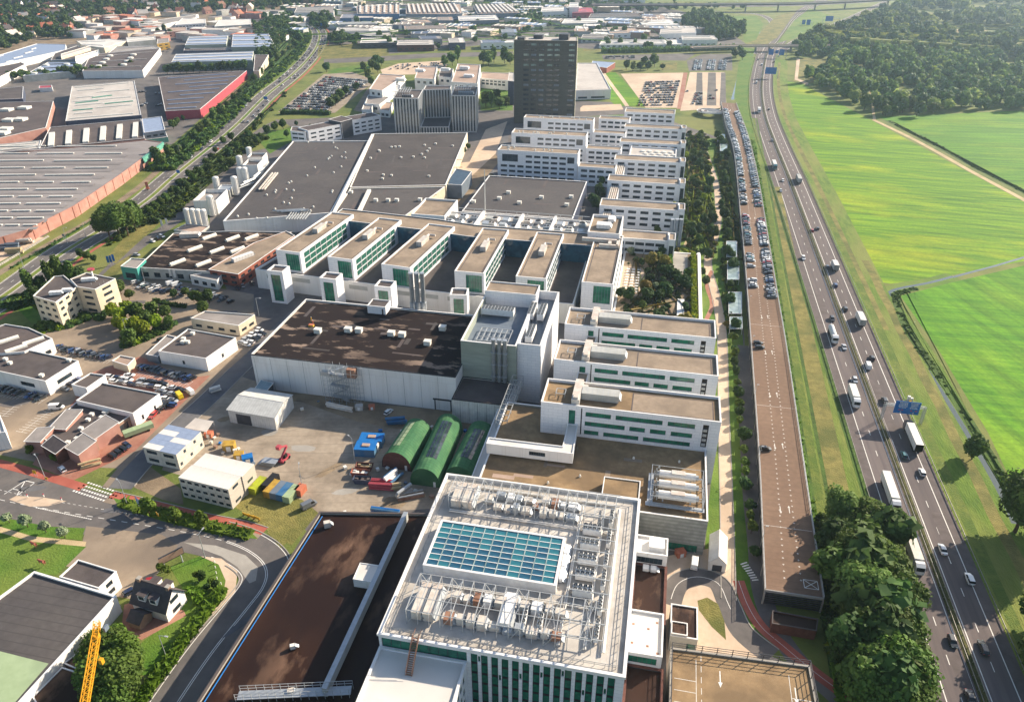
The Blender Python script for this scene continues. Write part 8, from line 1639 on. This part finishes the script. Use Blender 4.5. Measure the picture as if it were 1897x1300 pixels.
row((208,846),(236,826),4,1.4,'parked beside the green trailer at the garage','garage front',0,None,['black','navy','charcoal']); row((285,770),(318,745),4,.2,'on the forecourt end by the side street','forecourt end',0,None,['black','charcoal','red'])
for px_,kd,cl,lab,a in[((332,735),'van','yellow','on the dealer forecourt',2.5),((352,728),'van','white','at the dealer forecourt corner',2.6),((116,871),'hatch','white','on the corner lot by the cycle path',2.6),((106,757),'van','white','on the sandy lot before the brick garage',.3),((240,697),'sedan','white','with open door by the small cream block',.2),((573,938),'van','grey','on the sandy track beside the containers',.95),((283,1078),'hatch','red','under the hedge before the billboard',.4),((244,1097),'estate','navy','on the cottage driveway',1.0),((720,765),'hatch','white','in the soil strip before the white hall',1.2)]:
 p=g(*px_); car(p[0],p[1],a,lab,None,kd,cl,True)
p=g(1286,1045); car(p[0],p[1],1.5,'parked on the dark bay beside the event tent',None,'van','white',True)
for p0,p1,n in[((252,524),(300,536),7),((262,532),(290,540),5),((304,540),(325,545),4),((330,535),(362,541),5),((340,545),(372,549),4),((383,545),(425,556),5),((395,555),(428,560),3),((440,535),(468,526),4),((275,452),(300,440),4),((245,480),(262,468),3)]:row(p0,p1,n,1.3,'on the workshop customer car park','workshop customer car park',.15,None,None,True)
for px_,lab in[((318,527),'with tail lift raised'),((328,529),'with open rear door')]:p=g(*px_); car(p[0],p[1],1.0,lab+' before the workshop hall',None,'van','white',True)
row((240,618),(300,630),4,1.4,'under the bright trees by the cream office','under the trees',.2)
# green covered trailer at the garage
p=g(258,802); t=thing('covered_trailer','green tarpaulin trailer parked beside the brick garage','trailer',(p[0],p[1],0),.9); MB().box(-5,-1.3,.9,5,1.3,2.6).build('bed','roof_green_pvc',t); b=MB(); b.poly([(-5,-1.35,2.6),(-1.4,-1.35,2.6),(-1.4,0,3.4),(-5,0,3.4)]); b.poly([(-1.4,1.35,2.6),(-5,1.35,2.6),(-5,0,3.4),(-1.4,0,3.4)]); b.poly([(-5,1.35,2.6),(-5,-1.35,2.6),(-5,0,3.4)]); b.poly([(-1.4,-1.35,2.6),(-1.4,1.35,2.6),(-1.4,0,3.4)]); b.build('tarpaulin','roof_green_pvc',t); [MB().tube((x,y-.15,.5),(x,y+.15,.5),.5,10).build('wheel','rubber',t) for x in(-3,3) for y in(-1.1,1.1)]
# deck cars: two rows backed against the railings
STUFF=[]
def deck_row(L,side,spans,lab):
 for(y0,y1,dens) in spans:
  wa,wb=g(1370,y1,DKZ)[1],g(1370,y0,DKZ)[1]; y=wa
  while y<wb:
   if R.random()<dens:
    x=at_y(L,y)+side*2.7; c=(x,y,(0 if side>0 else PI)+R.uniform(-.05,.05)+(PI if R.random()<.3 else 0))
    if y<600:car(c[0],c[1],c[2],'in the parked row along the '+lab+' railing of the deck','cars on the deck by the '+lab+' railing',None,None,y<380,DKZ)
    else:STUFF.append((c[0],c[1],c[2],DKZ))
   y+=2.52
deck_row(A_,1,[(203,326,.97),(332,378,.8),(398,452,.93),(470,482,.9),(492,500,.6),(512,530,.8)],'garden-side'); deck_row(B_,-1,[(208,345,.98),(350,380,.9),(404,452,.9),(458,546,.88)],'motorway-side')
for px_,a,lab in[((1404,637),0.1,'turning into the aisle of the parking deck'),((1407,645),.15,'waiting behind another car at the deck ramp'),((1417,833),.1,'alone on the empty near half of the deck')]:p=g(*px_,DKZ); car(p[0],p[1],a,lab,None,'hatch','black' if '645' not in lab else 'grey',True,DKZ)
# motorway traffic
def hw_dir(y):
 for a,b in zip(HW,HW[1:]):
  if a.y<=y<=b.y:return math.atan2(b.y-a.y,b.x-a.x)
 return PI/2
def traffic(px_,away,kind,col,lab):x,y=g(*px_); a=hw_dir(y); car(x,y,a if away else a+PI,lab,'motorway traffic',kind,col,True,.08)
for px_,away,kd,cl,lab in[((1450,336),0,'hatch','white','on the campus-side lanes beyond the deck cars'),((1446,355),0,'hatch','silver','hugging the shoulder of the campus-side lanes'),((1488,480),0,'suv','white','alone on the shoulder lane beside the deck'),((1541,593),0,'suv','charcoal','ahead of the tanker on the campus-side lanes'),((1563,645),0,'sedan','silver','overtaking the tanker'),((1583,706),0,'hatch','silver','overtaking the white transporter'),((1763,1190),0,'hatch','charcoal','beside the copse on the campus-side lanes'),((1797,1296),0,'sedan','charcoal','following another dark car past the copse'),((1504,429),1,'hatch','red','following a dark car on the field-side lanes'),((1514,425),1,'hatch','charcoal','beside a small red car on the field-side lanes'),((1547,530),1,'estate','blue','ahead of the box trucks on the field-side lanes'),((1565,574),1,'suv','charcoal','behind the white box truck'),((1615,665),1,'hatch','charcoal','in front of the white van near the gantry'),((1607,680),1,'van','white','just beyond the large blue gantry sign'),((1638,744),1,'suv','charcoal','passing under the large blue gantry sign'),((1674,845),1,'hatch','teal','overtaking the long white trailer'),((1707,877),1,'hatch','white','following the long white trailer'),((1745,1020),1,'sedan','white','beside the grey trailer on the field-side lanes'),((1795,1075),1,'suv','white','on the field-side lane beside the ditch trees'),((1820,1202),1,'estate','charcoal','half in the tree shade on the field-side lanes'),((1532,496),1,'hatch','grey','beside the small white box truck'),((1430,262),0,'hatch','grey','on the bend behind the white truck'),((1411,122),0,'van','white','before the overpass on the campus-side lanes'),((1404,112),0,'sedan','black','in the shade of the overpass'),((1443,105),1,'van','white','beyond the blue sign pair'),((1434,116),1,'hatch','black','alone between the sign gantries'),((1424,204),1,'hatch','charcoal','on the field-side lanes by the bend'),((1401,155),0,'van','white','before the first far gantry')]:traffic(px_,away,kd,cl,lab)
def truck(px_,away,label,trailer='tank_white',cabc='white',L=13.2,kind='box'):
 x,y=g(*px_); a=hw_dir(y); t=thing('truck',label,'truck',(x,y,.08),a if away else a+PI,'motorway traffic'); Hh=3.95; x0=-8.2
 if kind=='box':
  MB().box(x0,-1.25,1.15,x0+L,1.25,Hh).build('trailer_box',trailer,t); b=MB(); [b.box(x0+i*L/8,-1.28,1.15,x0+i*L/8+.08,1.28,Hh+.02) for i in range(9)]; b.build('trailer_ribs','galv',t)
 elif kind=='tank':
  b=MB(); b.tube((x0,0,2.3),(x0+L,0,2.3),1.25,14); b.build('tank_body',trailer,t); b=MB(); [b.tube((x0+i*L/6,0,2.3),(x0+i*L/6+.12,0,2.3),1.28,14) for i in range(1,6)]; b.build('tank_bands','galv',t); MB().box(x0+.5,-.4,3.5,x0+L-.5,.4,3.66).build('catwalk','galv',t)
 MB().box(x0+.2,-1.1,.85,x0+L+.3,1.1,1.14).build('chassis','black',t); cx_=x0+L+.7; c=MB(); P=[(cx_,.7),(cx_+2.2,.7),(cx_+2.25,1.9),(cx_+2.0,3.2),(cx_+.9,3.75),(cx_,3.75)]
 for s in(-1.22,1.22):c.poly([(p[0],s,p[1]) for p in(P if s<0 else P[::-1])])
 for i in range(len(P)):j=(i+1)%len(P); c.poly([(P[i][0],1.22,P[i][1]),(P[i][0],-1.22,P[i][1]),(P[j][0],-1.22,P[j][1]),(P[j][0],1.22,P[j][1])][::-1])
 o=c.build('cab','paint_'+cabc+'_car',t); MB().poly([(cx_+2.27,-1.1,1.95),(cx_+2.27,1.1,1.95),(cx_+2.04,1.1,3.1),(cx_+2.04,-1.1,3.1)]).build('windscreen','glass_car',o); [MB().box(cx_+2.2,y-.2,.9,cx_+2.28,y+.2,1.15).build('headlight','glass_light',t) for y in(-.9,.9)]
 for wx_ in(x0+1.6,x0+2.9,x0+4.2,x0+L-.2,cx_+1.4):
  for s in(-1.05,1.05):MB().tube((wx_,s-.16,.52),(wx_,s+.16,.52),.52,10).build('wheel','rubber',t)
truck((1647,920),0,'white articulated truck beside the copse on the campus-side lanes'); truck((1688,815),1,'long white trailer truck near the large blue gantry sign','tank_white','navy'); truck((1582,748),0,'white car transporter in the shade of the large gantry sign','tank_white','white',9,'box'); truck((1543,630),0,'white tanker truck on the campus-side lanes','tank_white','white',9.5,'tank'); truck((1688,1030),0,'truck with grey tarpaulin trailer overhung by the copse','duct','white'); truck((1590,592),1,'white box truck ahead of the gantry sign','tank_white','white',7.5); truck((1478,335),1,'dark trailer truck on the field-side lanes by the bend','grey_wall','charcoal',10); truck((1434,312),0,'white trailer truck on the bend beside the full deck','tank_white','teal',11); truck((1543,493),1,'small white box truck on the field-side lanes','tank_white','white',6); truck((1406,210),0,'white truck on the bend beside the deck end','tank_white','white',7)
# the many parked cars of the far lots: one mass
def lot(a,b,c,d,nr,nc,dens,ang=None,z=0.0):
 A,B,C_,D=[Vector(g(*p)) for p in(a,b,c,d)]
 for i in range(nr):
  s=(i+.5)/nr; p,q=A.lerp(D,s),B.lerp(C_,s); n=int((q-p).length/nc) if nc>0 else-nc; dr=math.atan2(q.y-p.y,q.x-p.x)
  for k in range(n):
   if R.random()<dens:r_=p.lerp(q,(k+.5)/n); STUFF.append((r_.x,r_.y,dr+PI/2+R.uniform(-.05,.05),z))
lot((522,205),(605,207),(688,150),(606,142),15,2.5,.93); lot((1180,198),(1246,198),(1260,150),(1196,152),11,2.5,.85); lot((1262,196),(1270,196),(1279,162),(1272,162),2,2.5,.1); lot((1280,195),(1300,195),(1302,172),(1288,172),6,2.5,.85); lot((1312,186),(1330,186),(1330,166),(1314,166),4,2.6,.45)
for x0 in(1289,1297,1314,1322,1335,1343):
 A,B=Vector(g(x0-2,130)),Vector(g(x0+1.5,112)); n=int((B-A).length/2.6)
 for k in range(n):
  if R.random()<(.85 if x0<1330 else.55):p=A.lerp(B,k/n); STUFF.append((p.x,p.y,R.uniform(-.05,.05),0))
lot((1120,110),(1176,109),(1176,104),(1122,105),2,2.6,.75); lot((715,132),(825,126),(828,116),(742,120),6,2.8,.35); lot((455,60),(475,62),(480,48),(430,52),3,2.8,.6); lot((335,58),(420,52),(440,42),(350,50),4,2.8,.5); lot((285,98),(310,100),(320,85),(300,82),3,2.6,.5); lot((258,215),(270,205),(272,160),(255,160),2,2.8,.6); lot((288,212),(300,205),(298,165),(285,165),2,2.8,.5)
AVN=[p for p in AV if 500<p.y<1500]
for d in(8.2,4.0,-4.0,-8.2):
 O=offset(AVN,d)
 for i in range(0,len(O)-1):
  if R.random()<(.75 if O[i].y>780 else.25):a=math.atan2(O[i+1].y-O[i].y,O[i+1].x-O[i].x); STUFF.append((O[i].x,O[i].y,a+(PI if d>0 else 0),.1))
def car_mass(spots):
 ms=[car_meshes(k)['raw'] for k in('hatch','sedan','suv','estate')]; cols=['white','silver','grey','charcoal','black','navy','red','blue']; wts=[20,20,18,15,16,4,4,3]; b=MB()
 for(x,y,a,z) in spots:
  m=R.choice(ms); ci=R.choices(range(len(cols)),wts)[0]; ca,sa=math.cos(a),math.sin(a); n=len(b.v); b.v+=[(x+v[0]*ca-v[1]*sa,y+v[0]*sa+v[1]*ca,max(z,.05)+v[2]) for v in m.v]; b.f+=[tuple(n+i for i in f) for f in m.f]; b.m+=[ci if q==0 else(len(cols) if q==1 else len(cols)+1) for q in m.m]
 o=b.build('parked_cars',['paint_'+c+'_car' for c in cols]+['glass_car','rubber']); tag(o,'many parked cars filling the far car parks and the far end of the deck','cars',None,'stuff'); return o
car_mass(STUFF)
# ================================================================ SMALL THINGS
LM={}
def lamp(px_,label,h=9,arm=1.6,rz=0.0,z=0,group='street lamps'):
 x,y=g(*px_,z); t=thing('street_lamp',label,'street lamp',(x,y,z),rz,group)
 if h not in LM:LM[h]=(MB().cyl(0,0,0,h,.13,.08,7).mesh('pole','galv'),MB().bar((0,0,h),(arm,0,h+.25),.1).mesh('arm','galv'),MB().box(arm,-.2,h+.15,arm+.9,.2,h+.32).mesh('lamp_head','steel_white'),MB().cyl(0,0,0,.6,.22,.18,7).mesh('base','galv'))
 for n,m in zip(('pole','arm','lamp_head','base'),LM[h]):link(n,m,t)
for px_,lab,rz in[((561,907),'street lamp beside the containers on the yard',2),((657,852),'street lamp beside the blue site huts',2.5),((380,1032),'street lamp at the inner kerb of the curve',1.5),((310,1222),'street lamp beside the garden hedge',0),((215,1285),'street lamp among the cottage garden trees',0),((85,888),'street lamp on the cycle path by the junction',2.6),((236,935),'street lamp in the planted verge',2.6),((270,528),'street lamp on the workshop car park',0),((480,585),'street lamp by the glazed stair tower',0),((237,625),'street lamp under the bright trees',0),((44,495),'street lamp on the railway side of the avenue',0),((125,450),'street lamp by the brick warehouse end',0),((160,440),'street lamp opposite the tall trees',0),((335,292),'street lamp on the avenue by the green gable',0)]:lamp(px_,lab,9,1.6,rz)
for i,y in enumerate(range(170,740,38)):p=(at_y(A_,y),y); t=thing('street_lamp','slim lamp post on the garden-side railing of the deck','street lamp',(p[0],p[1],DKZ),0,'lamps along the deck'); MB().cyl(0,0,0,5,.09,.06,6).build('pole','galv',t); MB().box(0,-.15,4.9,.8,.15,5.02).build('lamp_head','steel_white',t)
def sign(px_,label,m,w=1.6,h=1.6,zp=2.4,rz=0.0,post=True):
 x,y=g(*px_); t=thing('road_sign',label,'road sign',(x,y,0),rz,None); [MB().cyl(dx,0,0,zp+h,.07,n=6).build('post','galv',t) for dx in((-w*.3,w*.3) if w>1.2 else(0,))]; MB().box(-w/2,-.12,zp,w/2,-.075,zp+h).build('panel',m,t); return t
s=sign((262,945),'large blue direction sign in the planted verge','sign_blue',3.4,2.6,2.2,-.5); b=MB(); [b.poly([(-1.4,-.125,2.6+.55*i),(1.2-.3*(i%2),-.125,2.6+.55*i),(1.2-.3*(i%2),-.125,2.8+.55*i),(-1.4,-.125,2.8+.55*i)]) for i in range(4)]; b.build('lettering','paint_white',s)
sign((67,882),'yellow roadworks sign on the cycle path verge','sign_yellow',1.3,1.4,1.2); sign((88,890),'small yellow board at the verge by the junction','sign_yellow',1.0,.9,.6); sign((294,958),'yellow roadworks sign below the street tree','sign_yellow',1.6,1.2,.8,-.5); sign((332,327),'blue direction sign beside the avenue','sign_blue',2.6,2.2,2.4); sign((120,445),'grey sign back on the railway verge','slate_panel',1.4,1.4,2.4); sign((493,190),'blue direction sign at the avenue bend by the staff car park','sign_blue',4,2.6,3); sign((598,52),'blue board at the far avenue curve','sign_blue',7,4,3)
for px_,lab in[((52,922),'red and white bollard at the end of the traffic island'),((82,921),'red and white bollard in the middle of the traffic island'),((115,928),'red and white bollard at the tip of the traffic island')]:x,y=g(*px_); t=thing('bollard',lab,'bollard',(x,y,.3),0,'traffic island bollards'); MB().cyl(0,0,0,.9,.16,n=8).build('post','paint_white',t); MB().cyl(0,0,.9,1.2,.2,n=8).build('cap','red_panel',t)
for k in range(7):x,y=g(398+k*1.5+(k>3)*6,1043+k*10); t=thing('bollard','low white bollard on the pavement round the garden corner','bollard',(x,y,.2),0,'bollards round the garden'); MB().cyl(0,0,0,.8,.14,n=8).build('post','paint_white',t); MB().dome(0,0,.8,.14,.1,8,2).build('cap','paint_white',t)
# barrier boards, yellow, on the scrub
for i,px_ in enumerate([(456,957),(466,960),(476,963)]):x,y=g(*px_); t=thing('barrier_board','yellow barrier board at the edge of the scrub','barrier',(x,y,0),-.28,'yellow barrier boards'); MB().box(-1.3,-.05,.5,1.3,.05,1.4).build('board','sign_yellow',t); [MB().box(a-.06,-.3,0,a+.06,.3,.5).build('foot','black',t) for a in(-1,1)]
# concrete block barrier line of the railway yard and stock piles
for i in range(26):p=Vector(g(0,492)).lerp(Vector(g(88,440)),i/25); tag(MB().box(-1.1,-.4,0,1.1,.4,.55).box(-.9,-.22,.55,.9,.22,1.0).build('barrier_block','concrete',None,(p.x,p.y,0),math.atan2(g(88,440)[1]-g(0,492)[1],g(88,440)[0]-g(0,492)[0])),'concrete barrier block in the line along the stock yard','barrier','stock yard barrier line')
sheet('stock_yard',[(-60,500),(0,485),(85,440),(55,438),(0,450),(-60,462)],'lot_sand')
for px_,l,m,lab in[((15,462),12,'slate_panel','blue-grey stack of beams in the stock yard'),((42,452),10,'duct','pale stack of boards in the stock yard'),((28,470),8,'sand','sand-coloured stack in the stock yard')]:pile(px_,6,m,lab,'stack',l,.6,.35,3.5,'beam')
p=g(57,438); t=thing('yard_hut','small brick hut at the corner of the brick warehouse','hut',(p[0],p[1],0),.4); MB().box(-3,-2,0,3,2,3.2).build('wall','brick_brown',t); MB().box(-3.2,-2.2,3.202,3.2,2.2,3.4).build('roof','roof_tan',t); MB().box(-.5,-2.05,0,.5,-2.002,2.1).build('door','dark_panel',t)
# banner flags by the workshop
for px_,lab in[((201,494),'blue and white banner flag by the teal showroom, first of three'),((206,493),'blue and white banner flag by the teal showroom, second of three'),((211,491),'blue and white banner flag by the teal showroom, third of three'),((300,425),'white banner flag by the back lot of the workshop'),((309,422),'tall white banner flag by the back lot of the workshop'),((316,519),'white banner flag before the workshop doors'),((324,521),'second white banner flag before the workshop doors')]:x,y=g(*px_); t=thing('banner_flag',lab,'flag',(x,y,0),.3,'banner flags'); MB().cyl(0,0,0,6,.07,n=6).build('pole','steel_white',t); MB().box(.08,-.02,2.2,1.2,.02,5.9).build('banner','sign_blue' if 'blue' in lab else 'paint_white',t)
# cows on the paddock
def cow(px_,rz,lab):
 x,y=g(*px_); t=thing('cow',lab,'cow',(x,y,.6),rz,'cows on the paddock'); V=[(-1.0,0,1.15),(-.45,0,1.15),(.2,0,1.12),(.75,0,1.2),(1.05,0,1.4),(1.35,0,1.3),(1.62,0,1.02),(-1.08,0,.9),(-1.12,0,.5),(-1.0,.22,.95),(-.98,.24,.5),(-1.0,.24,0),(-1.0,-.22,.95),(-.98,-.24,.5),(-1.0,-.24,0),(.7,.22,.95),(.72,.22,.5),(.7,.22,0),(.7,-.22,.95),(.72,-.22,.5),(.7,-.22,0),(1.3,.2,1.42),(1.3,-.2,1.42)]
 E=[(0,1),(1,2),(2,3),(3,4),(4,5),(5,6),(0,7),(7,8),(0,9),(9,10),(10,11),(0,12),(12,13),(13,14),(3,15),(15,16),(16,17),(3,18),(18,19),(19,20),(5,21),(5,22)]; RR=[.34,.4,.38,.33,.22,.18,.12,.07,.04,.17,.09,.07,.17,.09,.07,.15,.08,.07,.15,.08,.07,.05,.05]
 me=bpy.data.meshes.new('cow_body'); me.from_pydata(V,E,[]); me.materials.append(M['brick_red']); o=link('cow_body',me,t); sk=o.modifiers.new('skin','SKIN'); ss=o.modifiers.new('sub','SUBSURF'); ss.levels=1; ss.render_levels=1
 for i,sv in enumerate(me.skin_vertices[0].data):sv.radius=(RR[i],RR[i]); sv.use_root=(i==1)
cow((65,1014),2.9,'brown cow standing on the paddock near the willows'); cow((80,1047),3.0,'brown cow grazing on the paddock near the felt-roofed hall')
# roof workers
def worker(px_,z,lab,vest):
 x,y=g(*px_,z); t=thing('person',lab,'person',(x,y,z),0,'roof workers'); V=[(0,0,.95),(0,0,1.2),(0,0,1.42),(0,.02,1.55),(0,.04,1.68),(.12,0,.85),(.13,.03,.48),(.13,0,.06),(.13,.14,.03),(-.12,0,.85),(-.14,.06,.48),(-.16,-.06,.06),(-.16,.08,.03),(.2,0,1.38),(.28,.1,1.1),(.2,.32,1.0),(-.2,0,1.38),(-.28,.08,1.1),(-.18,.3,.98)]; E=[(0,1),(1,2),(2,3),(3,4),(0,5),(5,6),(6,7),(7,8),(0,9),(9,10),(10,11),(11,12),(2,13),(13,14),(14,15),(2,16),(16,17),(17,18)]; RR=[.15,.14,.14,.06,.1,.1,.075,.05,.045,.1,.075,.05,.045,.07,.05,.04,.07,.05,.04]
 me=bpy.data.meshes.new('body'); me.from_pydata(V,E,[]); me.materials.append(M[vest]); o=link('body',me,t); o.modifiers.new('skin','SKIN'); s_=o.modifiers.new('sub','SUBSURF'); s_.levels=1; s_.render_levels=1
 for i,sv in enumerate(me.skin_vertices[0].data):sv.radius=(RR[i],RR[i]); sv.use_root=(i==0)
 b=MB(); b.dome(0,.04,1.7,.14,.14,8,3); b.cyl(0,.06,1.68,1.7,.18,n=8); b.build('helmet','paint_white',t)
worker((580,600),14.5,'worker in orange high-visibility clothes on the peeling black roof','tile_orange'); worker((577,594),14.5,'worker in yellow-green high-visibility clothes on the peeling black roof','sign_yellow')
p=g(577,604,14.5); t=thing('tool_crate','yellow tool crate beside the roof workers','crate',(p[0],p[1],14.5)); MB().box(-1,-.6,0,1,.6,.7).build('box','sign_yellow',t); MB().box(-1.05,-.65,.702,1.05,.65,.8).build('lid','tile_orange',t)
# orange construction machine on the avenue verge
p=g(274,352); t=thing('sign_trailer','orange-red signal trailer on the avenue verge','trailer',(p[0],p[1],.3),.6); MB().box(-1.2,-.9,.5,1.2,.9,1.0).build('base','tile_orange',t); MB().box(-.9,-.1,1.0,.9,.1,5.2).build('board','tile_orange',t); [MB().tube((x,y-.12,.35),(x,y+.12,.35),.35,8).build('wheel','rubber',t) for x in(0,) for y in(-.9,.9)]
# stacked timber near the cycle path
pile((168,862),5,'sand','orange timber stack on the corner lot','timber',6,.4,.7,2.4,'beam'); pile((400,725),4,['galv','paint_white'],'pale machine parts on the soil by the side street','parts',4,.5,.8,3,'part')
# motorway lamp and cabinet near gantry
p=g(1684,742); t=thing('signal_cabinet','white roadside cabinets at the foot of the gantry sign','cabinet',(p[0],p[1],0)); MB().box(-.8,-.5,0,.2,.5,2).build('cabinet_box','tank_white',t); MB().box(.4,-.4,0,1.2,.4,1.4).build('cabinet_box','tank_white',t); MB().box(-.4,-1.5,0,.4,-.9,.8).build('cabinet_box','sign_yellow',t)
# bay lines on the west lots and on the office car park
def bays(p0,p1,n,ln,name='bay_lines'):
 a,c=Vector(g(*p0)),Vector(g(*p1)); d=(c-a).normalized(); nn=Vector((-d.y,d.x)); mk=MB(); ribbon(mk,[a,c],.06,-.06,0)
 for i in range(n+1):p=a.lerp(c,i/n); ribbon(mk,[p-nn*ln,p+nn*ln],.06,-.06,0)
 struct(name,mk,'paint_white')
for p0,p1,n,ln in[((40,800),(105,752),12,2.4),((5,770),(40,742),7,2.4),((10,728),(80,742),12,2.4),((110,648),(205,668),18,2.4),((255,690),(350,712),18,2.4),((250,530),(300,541),12,2.4),((335,548),(375,553),10,2.4),((440,642),(480,618),8,2.4)]:bays(p0,p1,n,ln)
# repairs and tyre-worn patches on the roads and yards
for px_,w,l,m,rz in[((60,905),3,9,'dark_asphalt',.3),((210,945),2.5,8,'dark_asphalt',.3),((440,1160),2,10,'dark_asphalt',1.1),((560,830),4,10,'concrete',.1),((610,870),3,12,'soil',1.1),((500,800),5,6,'concrete',.2),((640,910),3,9,'concrete',.4),((730,930),6,8,'soil',.1),((420,775),3,8,'soil',.7),((110,700),4,9,'asphalt',.3),((30,745),6,12,'asphalt',.5),((320,640),5,9,'asphalt',.4),((420,580),6,14,'dark_asphalt',.2),((250,560),5,12,'asphalt',.3)]:
 x,y=g(*px_); c_,s_=math.cos(rz),math.sin(rz); n=14; pts=[((l/2)*math.cos(2*PI*i/n)*R.uniform(.75,1.1),(w/2)*math.sin(2*PI*i/n)*R.uniform(.75,1.1)) for i in range(n)]; struct('surface_patch',MB().poly([(x+p[0]*c_-p[1]*s_,y+p[0]*s_+p[1]*c_,0) for p in pts]),m)
 # kerbs: real steps along the streets
def kerb(line,d,name='kerb'):
 b=MB(); A,B=offset(line,d+.14),offset(line,d-.14)
 for i in range(len(line)-1):b.prism([A[i],B[i],B[i+1],A[i+1]],0,.14)
 o=b.build(name,'concrete'); o['kind']='structure'
kerb(CS[34:],7.3); kerb(CS[40:],-7.3); kerb(SS[1:22],-4.05); kerb(SS[6:20],4.05); kerb(FL,3.1); kerb(L2,1.75); kerb(PR,2.0); kerb(PR,-2.0); kerb(AV[:70],10.7); kerb(AV[:70],-10.7); kerb(AV[:70],1.5); kerb(AV[:70],-1.5)
# pallets and small loads left about the yard
pb=MB(); [pb.box(-.6,-.5+.24*i,.1,.6,-.34+.24*i,.14) for i in range(5)]; [pb.box(x-.07,-.5,0,x+.07,.62,.1) for x in(-.5,0,.5)]; PM=pb.mesh('pallet','sand')
lm={m:MB().box(-.5,-.4,.142,.5,.5,.9).mesh('load',m) for m in('duct','sign_blue','slate_panel','brick_brown','polycarb')}
YARD=[(392,822),(400,829),(408,822),(414,840),(436,838),(442,832),(452,842),(398,812),(405,806),(470,862),(640,868),(652,880),(700,872),(718,868),(726,876),(742,902),(752,896),(770,912),(785,918),(800,922),(640,952),(660,955),(684,958),(745,800),(770,795),(800,792),(830,796),(862,800),(890,806),(560,760),(590,745),(705,800),(612,748)]
for i,q in enumerate(YARD):
 x,y=g(*q); m=R.choice(list(lm)); n_=dict(duct='cream',sign_blue='blue',slate_panel='grey',brick_brown='brown',polycarb='white')[m]; t=thing('pallet','pallet with '+n_+' load left on the works yard','pallet',(x,y,.03),R.uniform(0,3),'pallets on the yard'); link('base',PM,t); link('load',lm[m],t,None,0,(R.uniform(.8,1.3),R.uniform(.8,1.2),R.uniform(.6,1.5)))
 # ---- air
hz=bpy.data.materials.new('haze_air'); hz.use_nodes=True; N=hz.node_tree.nodes; N.remove(N['Principled BSDF']); pv=N.new('ShaderNodeVolumePrincipled'); pv.inputs['Color'].default_value=(.58,.78,1,1); pv.inputs['Density'].default_value=HAZE; pv.inputs['Anisotropy'].default_value=0.75; hz.node_tree.links.new(pv.outputs[0],N['Material Output'].inputs['Volume'])
b=MB().box(-6100,-700,-1.2,6100,9100,172); o=b.build('haze',hz); o['kind']='stuff'; o['label']='pale summer haze over the whole area'
